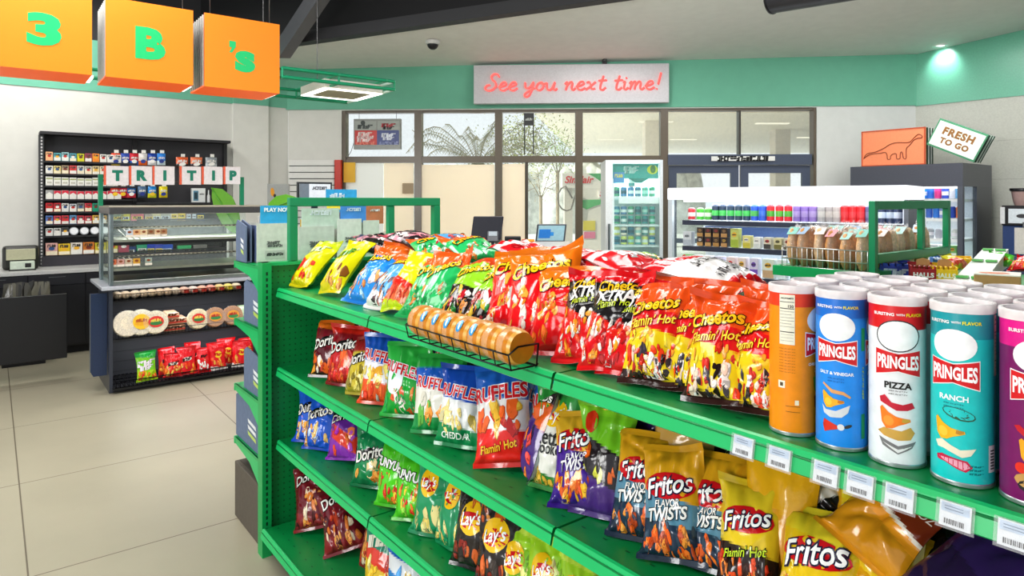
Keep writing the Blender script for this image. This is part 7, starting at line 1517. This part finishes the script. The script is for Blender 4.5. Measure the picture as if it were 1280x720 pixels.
o = thing('framed_notice', 'black framed white notice standing behind the display boxes', 'notice', (*W(-4.25, 1.2), 0), ROT_K)
q0 = on_a(372, 243, -4.25); q1 = on_a(415, 228, -4.25); xo = 1.2; xa, xb = AB(q0.x, q0.y)[1]-xo, AB(q1.x, q1.y)[1]-xo
MB().box(xa, xb, 0, .02, q0.z-.06, q1.z, '#2c2e30').build('frame', 'gloss', o); mb = MB(); mb.box(xa+.012, xb-.012, -.003, 0, q0.z-.05, q1.z-.012, '#e8e9ee'); mb.box(xa+.012, xa+.075, -.004, -.003, q0.z-.05, q1.z-.012, '#7a828c'); mb.flat(text2d('~8', .02), '#6a6a70', ((xa+xb)/2+.03, -.0045, q1.z-.04), sc=.1); mb.build('print', 'gloss', o); MB().box((xa+xb)/2-.02, (xa+xb)/2+.02, .005, .02, 0, q0.z-.06, '#2c2e30').build('stand', 'gloss', o)
o = thing('blue_display', 'tall cardboard display with a sky blue header behind the green frame', 'display box', (*W(-4.0, 1.45), 0), ROT_K)
q0 = on_a(408, 250, -4.0); q1 = on_a(446, 237, -4.0); xa, xb = AB(q0.x, q0.y)[1]-1.45, AB(q1.x, q1.y)[1]-1.45
MB().box(xa, xb, 0, .2, 0, 1.45, '#d4d6d8').build('carton', 'card', o); MB().box(xa, xb, .0, .01, 1.45, q1.z, '#2f9fd4').build('header_card', 'card', o); mb = MB(); mb.flat(text2d('~5', .06), '#dceef8', ((xa+xb)/2-.03, -.003, q1.z-.04), sc=.1); mb.box(xa, xb, -.003, 0, 1.5, 1.53, '#ecd83c'); mb.build('header_print', 'gloss', o)
# slate side cards / trays on the end unit's lower shelves and the floor crate
def slate(z0, h_, label, y=-.045, dep=.30, wid=.30, off=0.0):
    o = thing('slate_tray', label, 'tray', (*GP(-.075-off, y), z0+.002), ROT_G)
    mb = MB(); mb.prism([(-dep, 0), (0, 0), (0, h_*.86), (-dep*.86, h_), (-dep, h_*.9)], 0, .006, '#66758f', 'y'); mb.build('side_panel', 'card', o)
    mb = MB(); mb.box(-dep, 0, .006, wid, 0, .005, '#5a6880'); mb.box(-dep, -dep+.005, .006, wid, 0, h_*.5, '#66758f'); mb.prism([(-dep, 0), (0, 0), (0, h_*.86), (-dep*.86, h_), (-dep, h_*.9)], wid, wid+.006, '#66758f', 'y'); mb.build('tray_body', 'card', o)
    mb = MB()
    for k in range(3): x = -dep*.52; z = h_*(.58-.13*k); mb.add([(x, -.0012, z), (x+dep*.3, -.0012, z-.012), (x+dep*.32, -.0012, z-.03), (x+.01, -.0012, z-.018)], [(0, 1, 2, 3)], '#e4e8ec' if k < 2 else '#b8d060')
    mb.build('stripe_print', 'gloss', o)
    for k in range(3 if wid > .1 else 0): mb = MB(); mb.ball((-dep*.5, .05+k*.09, h_*.55), .05, ['#d8a878', '#e0c8b0', '#c89878'][k], 8, (1.4, .7, 1.5), .1, random.Random(k)); mb.build('packed_treat', 'film' if k == 1 else 'food', o)
    return o
slate(1.262, .20, 'slate blue tray end with white stripes beside the top display box', dep=.16, off=.235, y=-.055, wid=.022)
slate(.98, .20, 'slate blue tray end on the second end-unit shelf', dep=.30)
slate(.66, .20, 'slate blue tray end on the third end-unit shelf', dep=.30)
t = thing('floor_crate', 'dark brown crate on the floor at the foot of the end unit', 'crate', (*GP(-.09, -.05), 0), ROT_G); MB().bbox(-.42, 0, 0, .5, 0, .27, '#5d564c', .004).build('crate_body', 'card', t); MB().box(-.40, -.02, .02, .48, .27, .275, '#4a443c').build('crate_lid', 'card', t)
slate(.40, .22, 'open slate blue tray with wrapped treats low on the end unit', dep=.40, off=.03)

def lamp_in(root, x, y, z, sx, sy, power):
    l = bpy.data.lights.new('case_fill_lamp', 'AREA'); l.energy = power; l.shape = 'RECTANGLE'; l.size = sx; l.size_y = sy; l.color = (.95, .98, 1)  # fill light added inside a case to brighten its goods
    o = bpy.data.objects.new('case_fill_lamp', l); COL.objects.link(o); o.parent = root; o.location = (x, y, z); return o
lamp_in(isl, IW/2, .2, zc0-.025, IW*.9, .3, 9); lamp_in(dk, DW/2, .3, zh-.03, DW*.8, .4, 5); lamp_in(fri, FW/2, .3, zt_-.05, FW*.6, .4, 8)
for z in ZS[:2]: o = lamp_in(isl, IW/2, .30, z-.02, IW*.85, .3, 3.5)
for z in DZ[:3]: o = lamp_in(dk, DW/2, .35, z-.04, DW*.8, .4, 2.5)
lamp_in(kio, KW/2, .12, .83, KW*.9, .15, .8); lamp_in(kio, KW/2, .15, .71, KW*.9, .2, 3.5); lamp_in(kio, KW/2, .15, .41, KW*.9, .2, 5); lamp_in(kio, KW/2, .3, 1.43, KW*.8, .3, 12)
# ------------------------------------------------------------------ camera, light, world
cam = bpy.data.cameras.new('camera'); co = bpy.data.objects.new('camera', cam); COL.objects.link(co)
cam.sensor_width = 36; cam.lens = 36*F/1280; cam.shift_y = -(360-HY)/1280; cam.clip_start = 0.05; cam.clip_end = 300
co.location = (0, 0, H); co.rotation_euler = (R(90), 0, 0); scene.camera = co
def area(loc, size, power, rot=(0, 0, 0), col=(1, .985, .96), sy=None):
    l = bpy.data.lights.new('ceiling_or_fill_lamp', 'AREA'); l.energy = power; l.color = col; l.shape = 'RECTANGLE'; l.size = size; l.size_y = sy or size
    o = bpy.data.objects.new('ceiling_or_fill_lamp', l); COL.objects.link(o); o.location = loc; o.rotation_euler = rot; return o
for loc, sz, pw in (((-3.0, 4.0, 3.9), 1.6, 150), ((0.2, 3.2, 3.7), 1.4, 110), ((2.6, 4.6, 3.55), 1.4, 120), ((-2.2, 0.6, 3.9), 1.6, 130), ((-4.6, 6.2, 3.9), 1.2, 85), ((1.2, 6.8, 3.42), 1.2, 60), ((4.4, 6.6, 3.45), 1.0, 55)): area(loc, sz, pw*.64)
area((1.2, 2.6, 2.75), 2.4, 140, (R(180), 0, 0)); area((-1.8, 3.2, 2.9), 1.2, 45, (R(180), 0, 0))  # unseen uplights added above the frame to brighten the ceiling
area((-4.2, -2.2, 2.0), 2.2, 150, Vector((3.6, 4.0, -1.1)).to_track_quat('-Z', 'Y').to_euler(), (1, .99, .97), 1.2)  # unseen fill added behind the camera to lift the lower gondola shelves
sun = bpy.data.lights.new('sun', 'SUN'); sun.energy = 4.5; sun.angle = R(1); sun.color = (1, .96, .88)
so_ = bpy.data.objects.new('sun', sun); COL.objects.link(so_); so_.rotation_euler = Vector((.8, .22, -.55)).to_track_quat('-Z', 'Y').to_euler()
w = bpy.data.worlds.new('sky'); scene.world = w; w.use_nodes = True
nt = w.node_tree; nt.nodes.clear(); out = nt.nodes.new('ShaderNodeOutputWorld'); bg = nt.nodes.new('ShaderNodeBackground')
tc = nt.nodes.new('ShaderNodeTexCoord'); sp = nt.nodes.new('ShaderNodeSeparateXYZ'); cr = nt.nodes.new('ShaderNodeValToRGB')
nt.links.new(tc.outputs['Generated'], sp.inputs[0]); nt.links.new(sp.outputs[2], cr.inputs[0])
cr.color_ramp.elements[0].position = 0.0; cr.color_ramp.elements[0].color = (.95, .97, 1, 1)
cr.color_ramp.elements[1].position = .7; cr.color_ramp.elements[1].color = (.78, .9, 1, 1)
nt.links.new(cr.outputs[0], bg.inputs[0]); bg.inputs[1].default_value = 1.0; nt.links.new(bg.outputs[0], out.inputs[0])
scene.view_settings.view_transform = 'Standard'; scene.view_settings.look = 'None'; scene.view_settings.exposure = 0.1; scene.view_settings.gamma = 0.92
